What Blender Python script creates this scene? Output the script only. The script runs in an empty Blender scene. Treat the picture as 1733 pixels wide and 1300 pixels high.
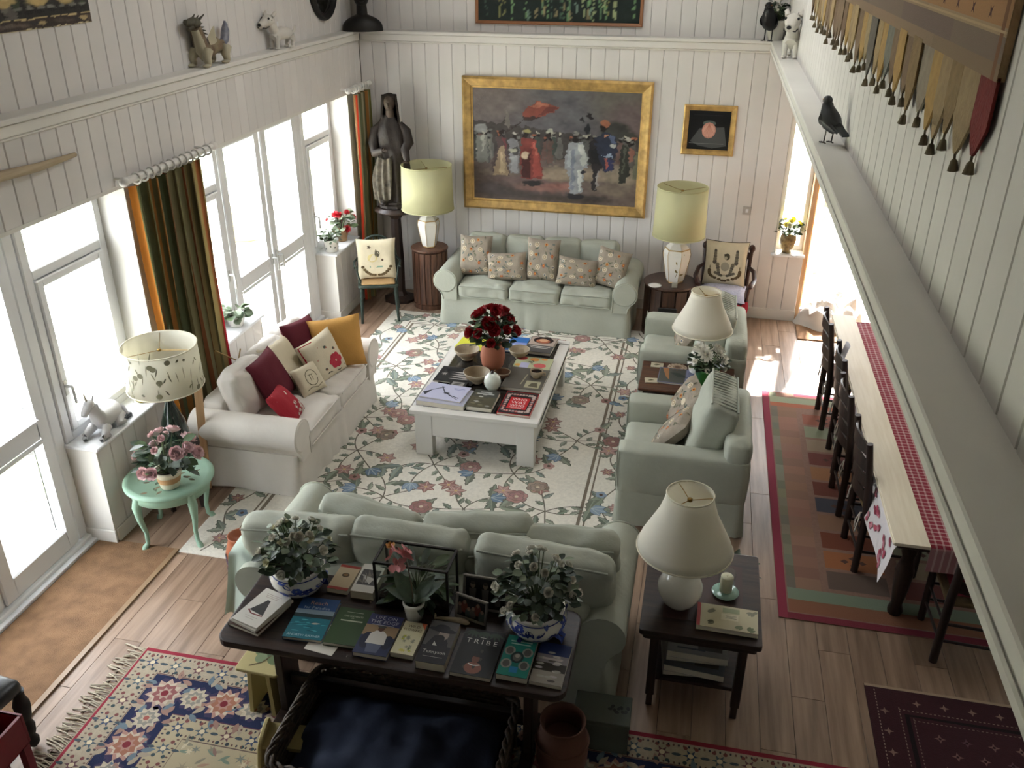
import bpy, bmesh, math, random
import numpy as np
from mathutils import Vector as V, Matrix as MX, Euler, noise as NZ
PI = math.pi
rnd = random.Random(11)
S = bpy.context.scene
C = S.collection
# ---------------------------------------------------------------- camera, sky, sun, exposure
cam = bpy.data.cameras.new('camera'); cam.sensor_width = 36; cam.lens = 31.176; cam.clip_start = .05
co = bpy.data.objects.new('camera', cam); C.objects.link(co); S.camera = co
Rm = MX([[0.9771517, 0.2125086, 0.0038155], [-0.0992385, 0.4402944, 0.8923523], [-0.1879526, 0.8723422, -0.4513234]])
co.matrix_world = MX.Translation((0, 0, 4.0)) @ MX((Rm[0], Rm[1], -Rm[2])).transposed().to_4x4()
S.view_settings.view_transform = 'Standard'; S.view_settings.look = 'None'
S.view_settings.gamma = 1; S.view_settings.use_curve_mapping = False
S.view_settings.exposure = 0.0
w = bpy.data.worlds.new('sky'); S.world = w; w.use_nodes = True
bgn = w.node_tree.nodes['Background']; bgn.inputs[0].default_value = (.9, .95, 1, 1); bgn.inputs[1].default_value = 15.0
sl = bpy.data.lights.new('sun', 'SUN'); sl.energy = 55.0; sl.angle = .03; sl.color = (1, .96, .9)
so = bpy.data.objects.new('sun', sl); C.objects.link(so)
so.rotation_euler = V((-.13, -1, -1.0)).to_track_quat('-Z', 'Y').to_euler()
so.location = (4, 20, 12)
def portal(n, loc, look, sx, sy):
    a = bpy.data.lights.new(n, 'AREA'); a.shape = 'RECTANGLE'; a.size = sx; a.size_y = sy; a.cycles.is_portal = True
    o = bpy.data.objects.new(n, a); C.objects.link(o); o.location = loc
    o.rotation_euler = V(look).to_track_quat('-Z', 'Z').to_euler()
portal('window_daylight', (-4.32, 4.15, 1.25), (1, 0, 0), 2.7, 2.5)
portal('window_daylight', (-4.32, 7.95, 1.25), (1, 0, 0), 3.5, 2.5)
portal('window_daylight', (1.6, 10.4, 1.25), (0, -1, 0), 1.7, 2.5)

al = bpy.data.lights.new('added_overhead_fill', 'AREA'); al.shape = 'RECTANGLE'; al.size = 1.3; al.size_y = 2.0; al.energy = 62; al.color = (.95, .98, 1)  # added fill light under the closed ceiling, brightens upper walls; no roof window built
ao = bpy.data.objects.new('added_overhead_fill', al); C.objects.link(ao); ao.location = (-1.0, 7.0, 5.24)
# ---------------------------------------------------------------- helpers
def lin(h):
    if not isinstance(h, str): return tuple(h)[:3]
    r = []
    for i in (0, 2, 4):
        c = int(h[i:i+2], 16)/255
        r.append(c/12.92 if c <= .04045 else ((c+.055)/1.055)**2.4)
    return tuple(r)
MATS = {}
def mat(n, col='ffffff', rough=.65, metal=0, var=0, sc=6, bump=0, bsc=80, stretch=None, col2=None, spec=.4, rand=0, coat=0, trans=0):
    if n in MATS: return MATS[n]
    m = bpy.data.materials.new(n); m.use_nodes = True; MATS[n] = m
    nt = m.node_tree; N = nt.nodes; K = nt.links; b = N['Principled BSDF']
    c = lin(col); b.inputs['Base Color'].default_value = (*c, 1)
    b.inputs['Roughness'].default_value = rough; b.inputs['Metallic'].default_value = metal
    b.inputs['Specular IOR Level'].default_value = spec
    if coat: b.inputs['Coat Weight'].default_value = coat
    tc = N.new('ShaderNodeTexCoord'); src = tc.outputs['Object']
    if rand:
        oi = N.new('ShaderNodeObjectInfo'); ad = N.new('ShaderNodeVectorMath'); ad.operation = 'ADD'
        sc_ = N.new('ShaderNodeVectorMath'); sc_.operation = 'SCALE'; sc_.inputs['Scale'].default_value = 40
        K.new(oi.outputs['Random'], sc_.inputs[0]); K.new(src, ad.inputs[0]); K.new(sc_.outputs[0], ad.inputs[1]); src = ad.outputs[0]
    if stretch:
        mp = N.new('ShaderNodeMapping'); mp.inputs['Scale'].default_value = stretch
        K.new(src, mp.inputs[0]); src = mp.outputs[0]
    if var or col2:
        nz = N.new('ShaderNodeTexNoise'); nz.inputs['Scale'].default_value = sc; nz.inputs['Detail'].default_value = 5
        K.new(src, nz.inputs['Vector'])
        mx = N.new('ShaderNodeMix'); mx.data_type = 'RGBA'
        c2 = lin(col2) if col2 else tuple(min(1, x*(1+var)) for x in c)
        c1 = c if col2 else tuple(x*(1-var) for x in c)
        mx.inputs[6].default_value = (*c1, 1); mx.inputs[7].default_value = (*c2, 1)
        mr = N.new('ShaderNodeMapRange'); mr.inputs[1].default_value = .3; mr.inputs[2].default_value = .7
        K.new(nz.outputs['Fac'], mr.inputs[0]); K.new(mr.outputs[0], mx.inputs[0])
        out = mx.outputs[2]
        if rand:
            hs = N.new('ShaderNodeHueSaturation'); m2 = N.new('ShaderNodeMapRange')
            m2.inputs[3].default_value = 1-rand; m2.inputs[4].default_value = 1+rand
            K.new(oi.outputs['Random'], m2.inputs[0]); K.new(m2.outputs[0], hs.inputs['Value']); K.new(out, hs.inputs['Color']); out = hs.outputs[0]
        K.new(out, b.inputs['Base Color'])
    if bump:
        n2 = N.new('ShaderNodeTexNoise'); n2.inputs['Scale'].default_value = bsc; n2.inputs['Detail'].default_value = 4
        K.new(src, n2.inputs['Vector']); bp = N.new('ShaderNodeBump'); bp.inputs['Strength'].default_value = bump; bp.inputs['Distance'].default_value = .01
        K.new(n2.outputs['Fac'], bp.inputs['Height']); K.new(bp.outputs[0], b.inputs['Normal'])
    if trans:   # thin cloth or paper that lets some light through
        o = [x for x in N if x.type == 'OUTPUT_MATERIAL'][0]
        tr = N.new('ShaderNodeBsdfTranslucent'); tr.inputs[0].default_value = (*c, 1)
        ms = N.new('ShaderNodeMixShader'); ms.inputs[0].default_value = trans
        K.new(b.outputs[0], ms.inputs[1]); K.new(tr.outputs[0], ms.inputs[2]); K.new(ms.outputs[0], o.inputs[0])
    return m
def wood(n, c1, c2, axis='x', rough=.45, sc=3, rand=0, coat=0):
    st = {'x': (1, 14, 14), 'y': (14, 1, 14), 'z': (14, 14, 1)}[axis]
    return mat(n, c1, rough, col2=c2, sc=sc, stretch=st, bump=.08, bsc=sc*3, rand=rand, coat=coat)
def glass(n, tint=(1, 1, 1), rough=0):
    m = bpy.data.materials.new(n); m.use_nodes = True; nt = m.node_tree; N = nt.nodes; K = nt.links
    N.remove(N['Principled BSDF']); o = [x for x in N if x.type == 'OUTPUT_MATERIAL'][0]
    t = N.new('ShaderNodeBsdfTransparent'); t.inputs[0].default_value = (*tint, 1)
    g = N.new('ShaderNodeBsdfGlossy'); g.inputs[1].default_value = rough
    f = N.new('ShaderNodeLayerWeight'); f.inputs[0].default_value = .5
    pw = N.new('ShaderNodeMath'); pw.operation = 'POWER'; pw.inputs[1].default_value = 5; K.new(f.outputs['Facing'], pw.inputs[0])
    ma = N.new('ShaderNodeMath'); ma.operation = 'MULTIPLY_ADD'; ma.inputs[1].default_value = .8; ma.inputs[2].default_value = .04; K.new(pw.outputs[0], ma.inputs[0])
    ms = N.new('ShaderNodeMixShader'); K.new(ma.outputs[0], ms.inputs[0]); K.new(t.outputs[0], ms.inputs[1]); K.new(g.outputs[0], ms.inputs[2]); K.new(ms.outputs[0], o.inputs[0])
    MATS[n] = m; return m
def vmat(n, rough=.8, bump=0, bsc=150, spec=.3, coat=0, trans=0):
    m = mat(n, 'ffffff', rough, bump=bump, bsc=bsc, spec=spec, coat=coat, trans=trans)
    N = m.node_tree.nodes; a = N.new('ShaderNodeAttribute'); a.attribute_name = 'Col'
    m.node_tree.links.new(a.outputs['Color'], N['Principled BSDF'].inputs['Base Color'])
    for t in N:
        if t.type == 'BSDF_TRANSLUCENT': m.node_tree.links.new(a.outputs['Color'], t.inputs[0])
    return m
def props(o, label=None, cat=None, group=None, kind=None):
    if label: o['label'] = label
    if cat: o['category'] = cat
    if group: o['group'] = group
    if kind: o['kind'] = kind
    return o
def thing(n, label, cat, loc=(0, 0, 0), rz=0, group=None):
    o = bpy.data.objects.new(n, None); o.empty_display_size = .1; C.objects.link(o); o.location = loc; o.rotation_euler = (0, 0, rz)
    return props(o, label, cat, group)
def inst(n, mesh, parent=None, loc=(0, 0, 0), rot=(0, 0, 0), sc=(1, 1, 1)):
    o = bpy.data.objects.new(n, mesh); C.objects.link(o); o.parent = parent
    o.location = loc; o.rotation_euler = rot; o.scale = sc; return o
def dup(r, loc, rz, label, group=None):
    def cp(o, p):
        c = o.copy(); C.objects.link(c); c.parent = p
        for ch in KIDS(o): cp(ch, c)
        return c
    n = cp(r, None); n.location = loc; n.rotation_euler = (0, 0, rz); n['label'] = label
    if group: n['group'] = group
    return n
def KIDS(o): return [x for x in C.objects if x.parent == o]
class MB:
    def __init__(s): s.v = []; s.f = []; s.sm = []; s.mi = []; s.T = MX(); s.m = 0; s.col = []; s.c = None
    def add(s, vs, fs, smooth=False):
        o = len(s.v)
        for q in vs: s.v.append(tuple(s.T @ V(q)))
        for f in fs:
            s.f.append(tuple(i+o for i in f)); s.sm.append(smooth); s.mi.append(s.m)
            if s.c is not None: s.col.append(s.c)
        return s
    def box(s, x0, x1, y0, y1, z0, z1):
        return s.add([(x0, y0, z0), (x1, y0, z0), (x1, y1, z0), (x0, y1, z0), (x0, y0, z1), (x1, y0, z1), (x1, y1, z1), (x0, y1, z1)],
                     [(0, 3, 2, 1), (4, 5, 6, 7), (0, 1, 5, 4), (1, 2, 6, 5), (2, 3, 7, 6), (3, 0, 4, 7)])
    def beam(s, a, b, w, d):      # square bar between two points
        a = V(a); b = V(b); z = (b-a); l = z.length; q = z.to_track_quat('Z', 'Y').to_matrix().to_4x4()
        t = s.T; s.T = t @ MX.Translation(a) @ q; s.box(-w/2, w/2, -d/2, d/2, 0, l); s.T = t; return s
    def lathe(s, prof, n=24, c=(0, 0, 0), smooth=True, a0=0, sx=1, sy=1):
        vs = []; fs = []; k = len(prof)
        for r, z in prof:
            for i in range(n):
                a = a0+2*PI*i/n; vs.append((c[0]+r*math.cos(a)*sx, c[1]+r*math.sin(a)*sy, c[2]+z))
        for j in range(k-1):
            for i in range(n): fs.append((j*n+i, j*n+(i+1) % n, (j+1)*n+(i+1) % n, (j+1)*n+i))
        s.add(vs, fs, smooth)
        if prof[0][0] > 1e-4: s.add(vs[:n], [tuple(range(n-1, -1, -1))])
        if prof[-1][0] > 1e-4: s.add(vs[-n:], [tuple(range(n))])
        return s
    def tube(s, pts, r, n=8, smooth=True, cap=True):
        pts = [V(p) for p in pts]; k = len(pts); rr = r if isinstance(r, (list, tuple)) else [r]*k
        vs = []; up = V((0.013, .02, 1))
        for i, p in enumerate(pts):
            d = (pts[min(i+1, k-1)]-pts[max(i-1, 0)]).normalized()
            if abs(d.dot(up)) > .98: up = V((1, .1, 0))
            x = d.cross(up).normalized(); y = x.cross(d); up = y
            for j in range(n):
                a = 2*PI*j/n; vs.append(p+(x*math.cos(a)+y*math.sin(a))*rr[i])
        fs = [(i*n+j, (i+1)*n+j, (i+1)*n+(j+1) % n, i*n+(j+1) % n) for i in range(k-1) for j in range(n)]
        s.add(vs, fs, smooth)
        if cap: s.add(vs[:n], [tuple(range(n))]); s.add(vs[-n:], [tuple(range(n-1, -1, -1))])
        return s
    def ell(s, c, r, nu=14, nv=9, rot=None):
        vs = []; fs = []; q = rot.to_matrix() if rot else MX.Identity(3)
        for j in range(nv+1):
            t = PI*j/nv
            for i in range(nu):
                a = 2*PI*i/nu; vs.append(V(c)+q @ V((r[0]*math.sin(t)*math.cos(a), r[1]*math.sin(t)*math.sin(a), -r[2]*math.cos(t))))
        for j in range(nv):
            for i in range(nu): fs.append((j*nu+i, j*nu+(i+1) % nu, (j+1)*nu+(i+1) % nu, (j+1)*nu+i))
        return s.add(vs, fs, True)
    def grid(s, fn, nu, nv, cu=False, smooth=True, colfn=None):
        vs = []; fs = []
        for j in range(nv+1):
            for i in range(nu if cu else nu+1): vs.append(fn(i/nu, j/nv))
        w_ = nu if cu else nu+1; o = len(s.v)
        for q in vs: s.v.append(tuple(s.T @ V(q)))
        for j in range(nv):
            for i in range(nu):
                f = (j*w_+i, j*w_+(i+1) % w_, (j+1)*w_+(i+1) % w_, (j+1)*w_+i)
                s.f.append(tuple(x+o for x in f)); s.sm.append(smooth); s.mi.append(s.m)
                if colfn: s.col.append(colfn((i+.5)/nu, (j+.5)/nv))
                elif s.c is not None: s.col.append(s.c)
        return s
    def prism(s, poly, z0, z1):
        n = len(poly); vs = [(x, y, z0) for x, y in poly]+[(x, y, z1) for x, y in poly]
        return s.add(vs, [tuple(range(n-1, -1, -1)), tuple(range(n, 2*n))]+[(i, (i+1) % n, n+(i+1) % n, n+i) for i in range(n)])
    def softbox(s, c, h, r, n=6, bul=(0, 0, 0), wr=0, wf=6, seed=0, rot=None):   # padded box, half sizes h, corner radius r
        q = rot.to_matrix() if rot else MX.Identity(3); h = V(h); c = V(c)
        vs = []; fs = []; mp = {}
        def pt(p):
            k = tuple(round(x, 5) for x in p)
            if k in mp: return mp[k]
            g = V([p[i]*h[i] for i in range(3)]); cl = V([max(-h[i]+r, min(h[i]-r, g[i])) for i in range(3)])
            d = g-cl; g = cl+(d.normalized()*r if d.length > 1e-7 else d)
            for i in range(3):
                a, b = [j for j in range(3) if j != i]
                g[i] += bul[i]*p[i]*(1-p[a]**2)*(1-p[b]**2)
            if wr:
                nn = NZ.noise_vector(g*wf+V((seed, seed*1.7, 0))); g += nn*wr
            vs.append(c+q @ g); mp[k] = len(vs)-1; return mp[k]
        def pm(t):   # denser near the rim
            t = 2*t-1; return math.copysign(1-(1-abs(t))**1.5, t)
        ts = [pm(i/n) for i in range(n+1)]
        for ax in range(3):
            for sg in (-1, 1):
                a, b = [(1, 2), (2, 0), (0, 1)][ax]
                for i in range(n):
                    for j in range(n):
                        f = []
                        for (u, v_) in ((i, j), (i+1, j), (i+1, j+1), (i, j+1)):
                            p = [0, 0, 0]; p[ax] = sg; p[a] = ts[u]; p[b] = ts[v_]; f.append(pt(p))
                        fs.append(tuple(f) if sg > 0 else tuple(f[::-1]))
        return s.add(vs, fs, True)
    def build(s, n, mats, parent=None, bevel=0, loc=None, rot=None, label=None, cat=None, group=None, kind=None, seg=1):
        me = bpy.data.meshes.new(n); me.from_pydata(s.v, [], s.f)
        mats = mats if isinstance(mats, (list, tuple)) else [mats]
        for m in mats: me.materials.append(m)
        me.polygons.foreach_set('use_smooth', s.sm); me.polygons.foreach_set('material_index', s.mi)
        if s.col and len(s.col) == len(s.f):
            at = me.color_attributes.new('Col', 'FLOAT_COLOR', 'CORNER')
            buf = []
            for p, c in zip(me.polygons, s.col): buf += [c[0], c[1], c[2], 1.0]*p.loop_total
            at.data.foreach_set('color', buf)
        me.update()
        if bevel:
            bm = bmesh.new(); bm.from_mesh(me); bmesh.ops.remove_doubles(bm, verts=bm.verts, dist=1e-5)
            es = [e for e in bm.edges if len(e.link_faces) == 2 and e.calc_face_angle(0) > .6]
            bmesh.ops.bevel(bm, geom=es, offset=bevel, segments=seg, affect='EDGES', profile=.7, clamp_overlap=True)
            bm.to_mesh(me); bm.free()
        o = bpy.data.objects.new(n, me); C.objects.link(o); o.parent = parent
        if loc: o.location = loc
        if rot: o.rotation_euler = rot
        return props(o, label, cat, group, kind)
TXT = {}
def text_tris(t):
    if t in TXT: return TXT[t]
    cu = bpy.data.curves.new('t', 'FONT'); cu.body = t; cu.resolution_u = 2; cu.align_x = 'CENTER'
    o = bpy.data.objects.new('t', cu); C.objects.link(o)
    dg = bpy.context.evaluated_depsgraph_get(); e = o.evaluated_get(dg); me = e.to_mesh()
    vs = [tuple(v.co[:2]) for v in me.vertices]; fs = [tuple(p.vertices) for p in me.polygons]
    e.to_mesh_clear(); bpy.data.objects.remove(o); bpy.data.curves.remove(cu)
    TXT[t] = (vs, fs); return TXT[t]
class Art:      # flat print or embroidery: coloured shapes in (u, v), stacked in thin layers
    def __init__(s): s.v = []; s.f = []; s.c = []; s.k = 0
    def up(s): s.k += 1; return s
    def poly(s, pts, col, k=None):
        o = len(s.v); k = (s.k if k is None else k)+(len(s.f) % 40)*.02
        s.v += [(p[0], p[1], k) for p in pts]; s.f.append(tuple(range(o, o+len(pts)))); s.c.append(lin(col)); return s
    def rect(s, x0, y0, x1, y1, col, k=None): return s.poly([(x0, y0), (x1, y0), (x1, y1), (x0, y1)], col, k)
    def ell(s, x, y, a, b, col, t=0, n=12, k=None):
        c, d = math.cos(t), math.sin(t); P = []
        for i in range(n):
            q = 2*PI*i/n; e, f = a*math.cos(q), b*math.sin(q); P.append((x+e*c-f*d, y+e*d+f*c))
        return s.poly(P, col, k)
    def line(s, pts, w, col, k=None):
        L = []; Rr = []
        for i, p in enumerate(pts):
            a = pts[max(i-1, 0)]; b = pts[min(i+1, len(pts)-1)]; dx, dy = b[0]-a[0], b[1]-a[1]; l = math.hypot(dx, dy) or 1
            nx, ny = -dy/l*w/2, dx/l*w/2; L.append((p[0]+nx, p[1]+ny)); Rr.append((p[0]-nx, p[1]-ny))
        for i in range(len(pts)-1): s.poly([L[i], L[i+1], Rr[i+1], Rr[i]], col, k)
        return s
    def leaf(s, x, y, L, w, t, col, vein=None, k=None, ser=0, fold=None):
        k = s.k if k is None else k; c, d = math.cos(t), math.sin(t); up_ = []; dn = []
        n = 8
        for i in range(n+1):
            q = i/n; h = w*math.sin(PI*q**.8)*(1+(ser if i % 2 else -ser))/2
            up_.append((L*q+(ser*.05*L if i % 2 else 0), h)); dn.append((L*q+(ser*.05*L if i % 2 else 0), -h))
        tr = lambda p: (x+p[0]*c-p[1]*d, y+p[0]*d+p[1]*c)
        s.poly([tr(p) for p in up_+[(L, 0)]][:-1]+[tr((0, 0))], col, k)
        s.poly([tr(p) for p in dn[::-1]]+[tr((L, 0))], fold or col, k)
        if vein: s.line([tr((0, 0)), tr((L*.9, 0))], w*.12, vein, k+1)
        return s
    def star(s, x, y, r0, r1, n, col, t=0, k=None):
        P = []
        for i in range(2*n):
            r = r1 if i % 2 == 0 else r0; a = t+PI*i/n; P.append((x+r*math.cos(a), y+r*math.sin(a)))
        return s.poly(P, col, k)
    def text(s, t, x, y, size, col, wmax=None, rot=0):
        s.k += 1; vs, fs = text_tris(t)
        if not vs: return s
        wd = max(v[0] for v in vs)-min(v[0] for v in vs); sx = size
        if wmax and wd*size > wmax: sx = wmax/wd
        o = len(s.v); c, d = math.cos(rot), math.sin(rot)
        s.v += [(x+v[0]*sx*c-v[1]*size*d, y+v[0]*sx*d+v[1]*size*c, s.k) for v in vs]
        for f in fs: s.f.append(tuple(i+o for i in f)); s.c.append(lin(col))
        return s
    def build(s, n, m, parent=None, fn=None, eps=1e-4, loc=None, rot=None, **kw):
        fn = fn or (lambda u, v, k: (u, v, k*eps))
        me = bpy.data.meshes.new(n); me.from_pydata([fn(*q) for q in s.v], [], s.f); me.materials.append(m)
        at = me.color_attributes.new('Col', 'FLOAT_COLOR', 'CORNER'); buf = []
        for p, c in zip(me.polygons, s.c): buf += [c[0], c[1], c[2], 1.0]*p.loop_total
        at.data.foreach_set('color', buf); me.update()
        o = bpy.data.objects.new(n, me); C.objects.link(o); o.parent = parent
        if loc: o.location = loc
        if rot: o.rotation_euler = rot
        return props(o, **kw)
def jit(c, a=.12):
    c = lin(c); k = 1+rnd.uniform(-a, a); return tuple(max(0, min(1, x*k*(1+rnd.uniform(-a, a)*.4))) for x in c)
# ---------------------------------------------------------------- materials
WHITE = mat('white_paint', 'dcd9d2', .55, var=.04, sc=2)
BOARD = mat('board_paint', 'd9d5d1', .6, var=.05, sc=1.5, rand=.03)
GROOVE = mat('groove_paint', 'b5b1a9', .8)
UPVC = mat('white_frame', 'e4e5e6', .35)
GLASS = glass('window_glass')
SAGE = mat('sage_slipcover', 'a7aa9c', .92, var=.06, sc=5, bump=.25, bsc=35)
CREAMF = mat('white_slipcover', 'd8d2c9', .92, var=.04, sc=5, bump=.25, bsc=35)
PIPE = mat('sage_piping', 'b9c0ac', .9)
DARKW = wood('dark_oak', '1c1411', '3a2922', 'x', .4)
DARKZ = wood('dark_oak_upright', '1c1411', '38281f', 'z', .4)
REDW = wood('reddish_wood', '3c2219', '5e3a29', 'x', .35)
WALNUT = wood('walnut', '3a261c', '6a4836', 'z', .45)
PINE = wood('pine_board', 'e0d4bc', 'ebe1cc', 'y', .6)
ORANGEW = wood('door_wood', 'c0966c', 'd8b48c', 'z', .5)
PAGES = mat('book_pages', 'cfc8b8', .9, var=.06, sc=3, stretch=(1, 1, 300))
PRINT = vmat('printed_paper', .5)
GLOSSP = vmat('glossy_print', .5)
STITCH = vmat('stitched_wool', .95, bump=.5, bsc=300)
CERAM = mat('white_ceramic', 'e6e3da', .18, coat=.5)
BLACK = mat('black_iron', '141312', .5, metal=.2)
GOLD = mat('gilt', 'bf9d62', .38, metal=.45, var=.3, sc=12)
SOIL = mat('potting_soil', '2a1f18', .95, var=.3, sc=60)
# ---------------------------------------------------------------- the room shell
H = 5.25
XL, XR, YB = -3.95, .685, 10.05
def struct(n, mb, m, bevel=0, parent=None): return mb.build(n, m, parent, bevel=bevel, kind=None if parent else 'structure')
wl = MB()
wl.box(-4.3, XL, -3, 2.85, 0, 2.44).box(-4.3, XL-.016, 5.44, 6.26, 0, 2.44).box(-4.3, XL-.016, 9.6, 10.5, 0, 2.44)
wl.box(-4.3, XL-.016, 4.58, 5.44, 0, .78).box(-4.3, XL-.016, 6.26, 7.06, 0, .78).box(-4.3, XL-.016, 8.9, 9.6, 0, .78)
wl.box(-4.3, XL-.016, -3, 10.5, 2.44, 2.96).box(-4.4, -4.076, -3, 10.5, 2.96, H)
wall_left = struct('wall_left', wl, GROOVE)
wb = MB().box(-3.97, .86, YB+.016, 10.45, 0, 2.96).box(.86, 1.19, YB+.016, 10.45, 0, .78).box(.86, 2.35, YB+.016, 10.45, 2.4, 2.96)
wb.box(2.35, 3.6, YB+.016, 10.45, 0, 2.96).box(-4.4, XR, 10.176, 10.5, 2.96, H)
wall_back = struct('wall_back', wb, GROOVE)
wall_right = struct('wall_right', MB().box(XR+.016, .95, -3, 10.5, 2.95, H), GROOVE)
wd = MB().box(3.3, 3.5, -3, 10.5, 0, 2.95)
struct('wall_dining', wd, WHITE)
struct('wall_front', MB().box(-4.4, 3.5, -3.2, -3, 0, H), WHITE)
struct('floor', MB().box(-4.3, 3.5, -3, 10.5, -.2, -.012), mat('floor_base', '3b2a20', .8))
cl = MB().box(-4.4, .95, -3.2, 10.6, H, H+.1)
struct('ceiling', cl, WHITE)
struct('ceiling_dining', MB().box(.7, 3.5, -3, 10.5, 2.95, 3.05), WHITE)
struct('floor_gallery', MB().box(-4.3, 3.4, -3, .75, 2.2, 2.4), WHITE)
# boards, one object each
BM = {}
def board_mesh(wd_, h, m=BOARD):
    k = (round(wd_, 3), round(h, 3), m.name)
    if k not in BM:
        a = wd_/2-.001; t = .016; e = .006
        mb = MB().prism([(-a, 0), (-a, -t+e), (-a+e, -t), (a-e, -t), (a, -t+e), (a, 0)], 0, h)
        o = mb.build('board', m); BM[k] = o.data; bpy.data.objects.remove(o)
    return BM[k]
PIT = .153
def boards(parent, a0, a1, z0, z1, plane, axis):
    n = max(1, round((a1-a0)/PIT)); p = (a1-a0)/n
    for i in range(n):
        a = a0+(i+.5)*p; me = board_mesh(p, z1-z0)
        if axis == 'x': inst('board', me, parent, (a, plane, z0), (0, 0, 0))
        elif axis == 'L': inst('board', me, parent, (plane, a, z0), (0, 0, PI/2))
        elif axis == 'R': inst('board', me, parent, (plane, a, z0), (0, 0, -PI/2))
boards(wall_back, XL, .86, 0, 2.96, YB+.016, 'x')
boards(wall_back, .86, 1.19, 0, .78, YB+.016, 'x')
boards(wall_back, XL, XR, 3.05, 4.6, 10.176, 'x')
boards(wall_left, 2.0, YB, 2.44, 2.96, XL-.016, 'L')
boards(wall_left, 3.2, 10.16, 3.05, 4.6, -4.076, 'L')
boards(wall_left, 4.58, 5.44, 0, .78, XL-.016, 'L'); boards(wall_left, 8.9, 9.6, 0, .78, XL-.016, 'L'); boards(wall_left, 6.26, 7.06, 0, .78, XL-.016, 'L')
boards(wall_left, 5.44, 6.26, 0, 2.44, XL-.016, 'L'); boards(wall_left, 9.6, 10.05, 0, 2.44, XL-.016, 'L')
boards(wall_right, 1.3, 10.16, 3.05, 4.6, XR+.016, 'R')
# reveals of the openings and end faces of the low walls
tr = MB().box(-4.29, XL+.002, 5.425, 5.44, .8, 2.42).box(-4.29, XL+.002, 6.26, 6.275, .8, 2.42).box(-4.29, XL+.002, 9.585, 9.6, .8, 2.42)
tr.box(-4.29, XL+.002, 4.565, 4.58, 0, .78).box(-4.29, XL+.002, 7.06, 7.075, 0, .78).box(-4.29, XL+.002, 8.885, 8.9, 0, .78)
tr.box(-4.29, XL+.002, 2.85, 9.6, 2.42, 2.445)
struct('trim_1', tr, WHITE)
for i, (a, b) in enumerate(((4.55, 5.43), (6.27, 7.09), (8.87, 9.59))):
    struct('sill_%d' % (i+1), MB().box(-4.2, XL+.03, a, b, .78, .805), UPVC, .006)
sk = MB()
for a, b in ((4.58, 5.44), (5.44, 6.26), (6.26, 7.06), (8.9, 9.6), (9.6, 10.04)): sk.box(XL, XL+.016, a, b, 0, .11)
for y in (4.565, 8.885): sk.box(-4.19, XL+.016, y-.016, y, 0, .11)
struct('baseboard_left', sk, WHITE, .004)
struct('baseboard_back', MB().box(XL, 1.19, YB-.018, YB, 0, .13), WHITE, .004)
# ledge that runs round the room
def ledge(n, x0, x1, y0, y1, fx, fy):
    mb = MB().box(x0, x1, y0, y1, 3.015, 3.05)
    return mb
e = MB().box(-4.076, -3.905, -1, 10.02, 3.02, 3.055).box(-4.0, -3.925, -1, 10.02, 2.95, 3.02).box(-4.0, -3.935, -1, 10.02, 2.93, 2.95)
struct('trim_2', e, WHITE, .006)
e = MB().box(-3.92, .56, 9.99, 10.176, 3.02, 3.055).box(-3.92, .56, 10.01, 10.1, 2.95, 3.02).box(-3.93, .56, 10.025, 10.1, 2.93, 2.95)
struct('trim_3', e, WHITE, .006)
e = MB().box(.53, XR+.02, -1, 10.17, 3.035, 3.055).box(.545, .95, -1, 10.17, 2.955, 3.035).box(.535, .545, -1, 10.17, 2.955, 2.985)
struct('trim_4', e, WHITE, .005)
# floor planks
PL = wood('floor_laminate', '7c6553', 'a58b76', 'y', .36, sc=1.6, rand=.09)
PW, PLN = .19, 1.29
pm = MB().box(-PW/2+.0012, PW/2-.0012, -PLN/2+.0012, PLN/2-.0012, -.012, 0).build('plank', PL, bevel=.001); pme = pm.data; bpy.data.objects.remove(pm)
FL = bpy.data.objects['floor']
for i in range(38):
    x = -4.13+(i+.5)*PW
    if x > 2.75: break
    off = (i*.43) % PLN
    for j in range(-1, 7):
        y = 2.6+off+j*PLN
        if y > 10.7 or y < 2.2: continue
        if -3.3 < x < -.5 and 5.3 < y < 8.7: continue          # wholly under the big rug
        inst('plank', pme, FL, (x, y, 0))
# windows and glazed doors in the left wall
XF0, XF1 = -4.25, -4.17
def frame(mb, y0, y1, z0, z1, t, x0=XF0, x1=XF1, tb=None, tt=None):
    tb = t if tb is None else tb; tt = t if tt is None else tt
    return mb.box(x0, x1, y0, y0+t, z0, z1).box(x0, x1, y1-t, y1, z0, z1).box(x0, x1, y0+t, y1-t, z0, z0+tb).box(x0, x1, y0+t, y1-t, z1-tt, z1)
def pane(y0, y1, z0, z1, par, x=-4.215): return MB().box(x-.004, x+.004, y0, y1, z0, z1).build('pane', GLASS, par)
def handle(par, y, z, d=1):
    mb = MB().tube([(-4.15, y, z+.02), (-4.1, y, z+.02), (-4.1, y, z+.01), (-4.1, y+.005*d, z-.11)], .011, 8).box(-4.165, -4.15, y-.014, y+.014, z-.05, z+.06)
    return mb.build('handle', mat('handle_metal', 'c9c9c6', .3, metal=.3), par)
def lwindow(n, y0, y1, hs):
    f = MB(); frame(f, y0, y1, .8, 2.42, .07); f.box(XF0, XF1, y0+.07, y1-.07, 1.99, 2.06)
    o = f.build(n, UPVC, bevel=.008, kind='structure')
    pane(y0+.07, y1-.07, 2.06, 2.35, o)
    sa = frame(MB(), y0+.075, y1-.075, .875, 1.985, .055, -4.23, -4.155).build('sash', UPVC, o, bevel=.008)
    pane(y0+.12, y1-.12, .92, 1.94, o); handle(o, (y1-.1) if hs > 0 else (y0+.1), 1.2); return o
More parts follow.
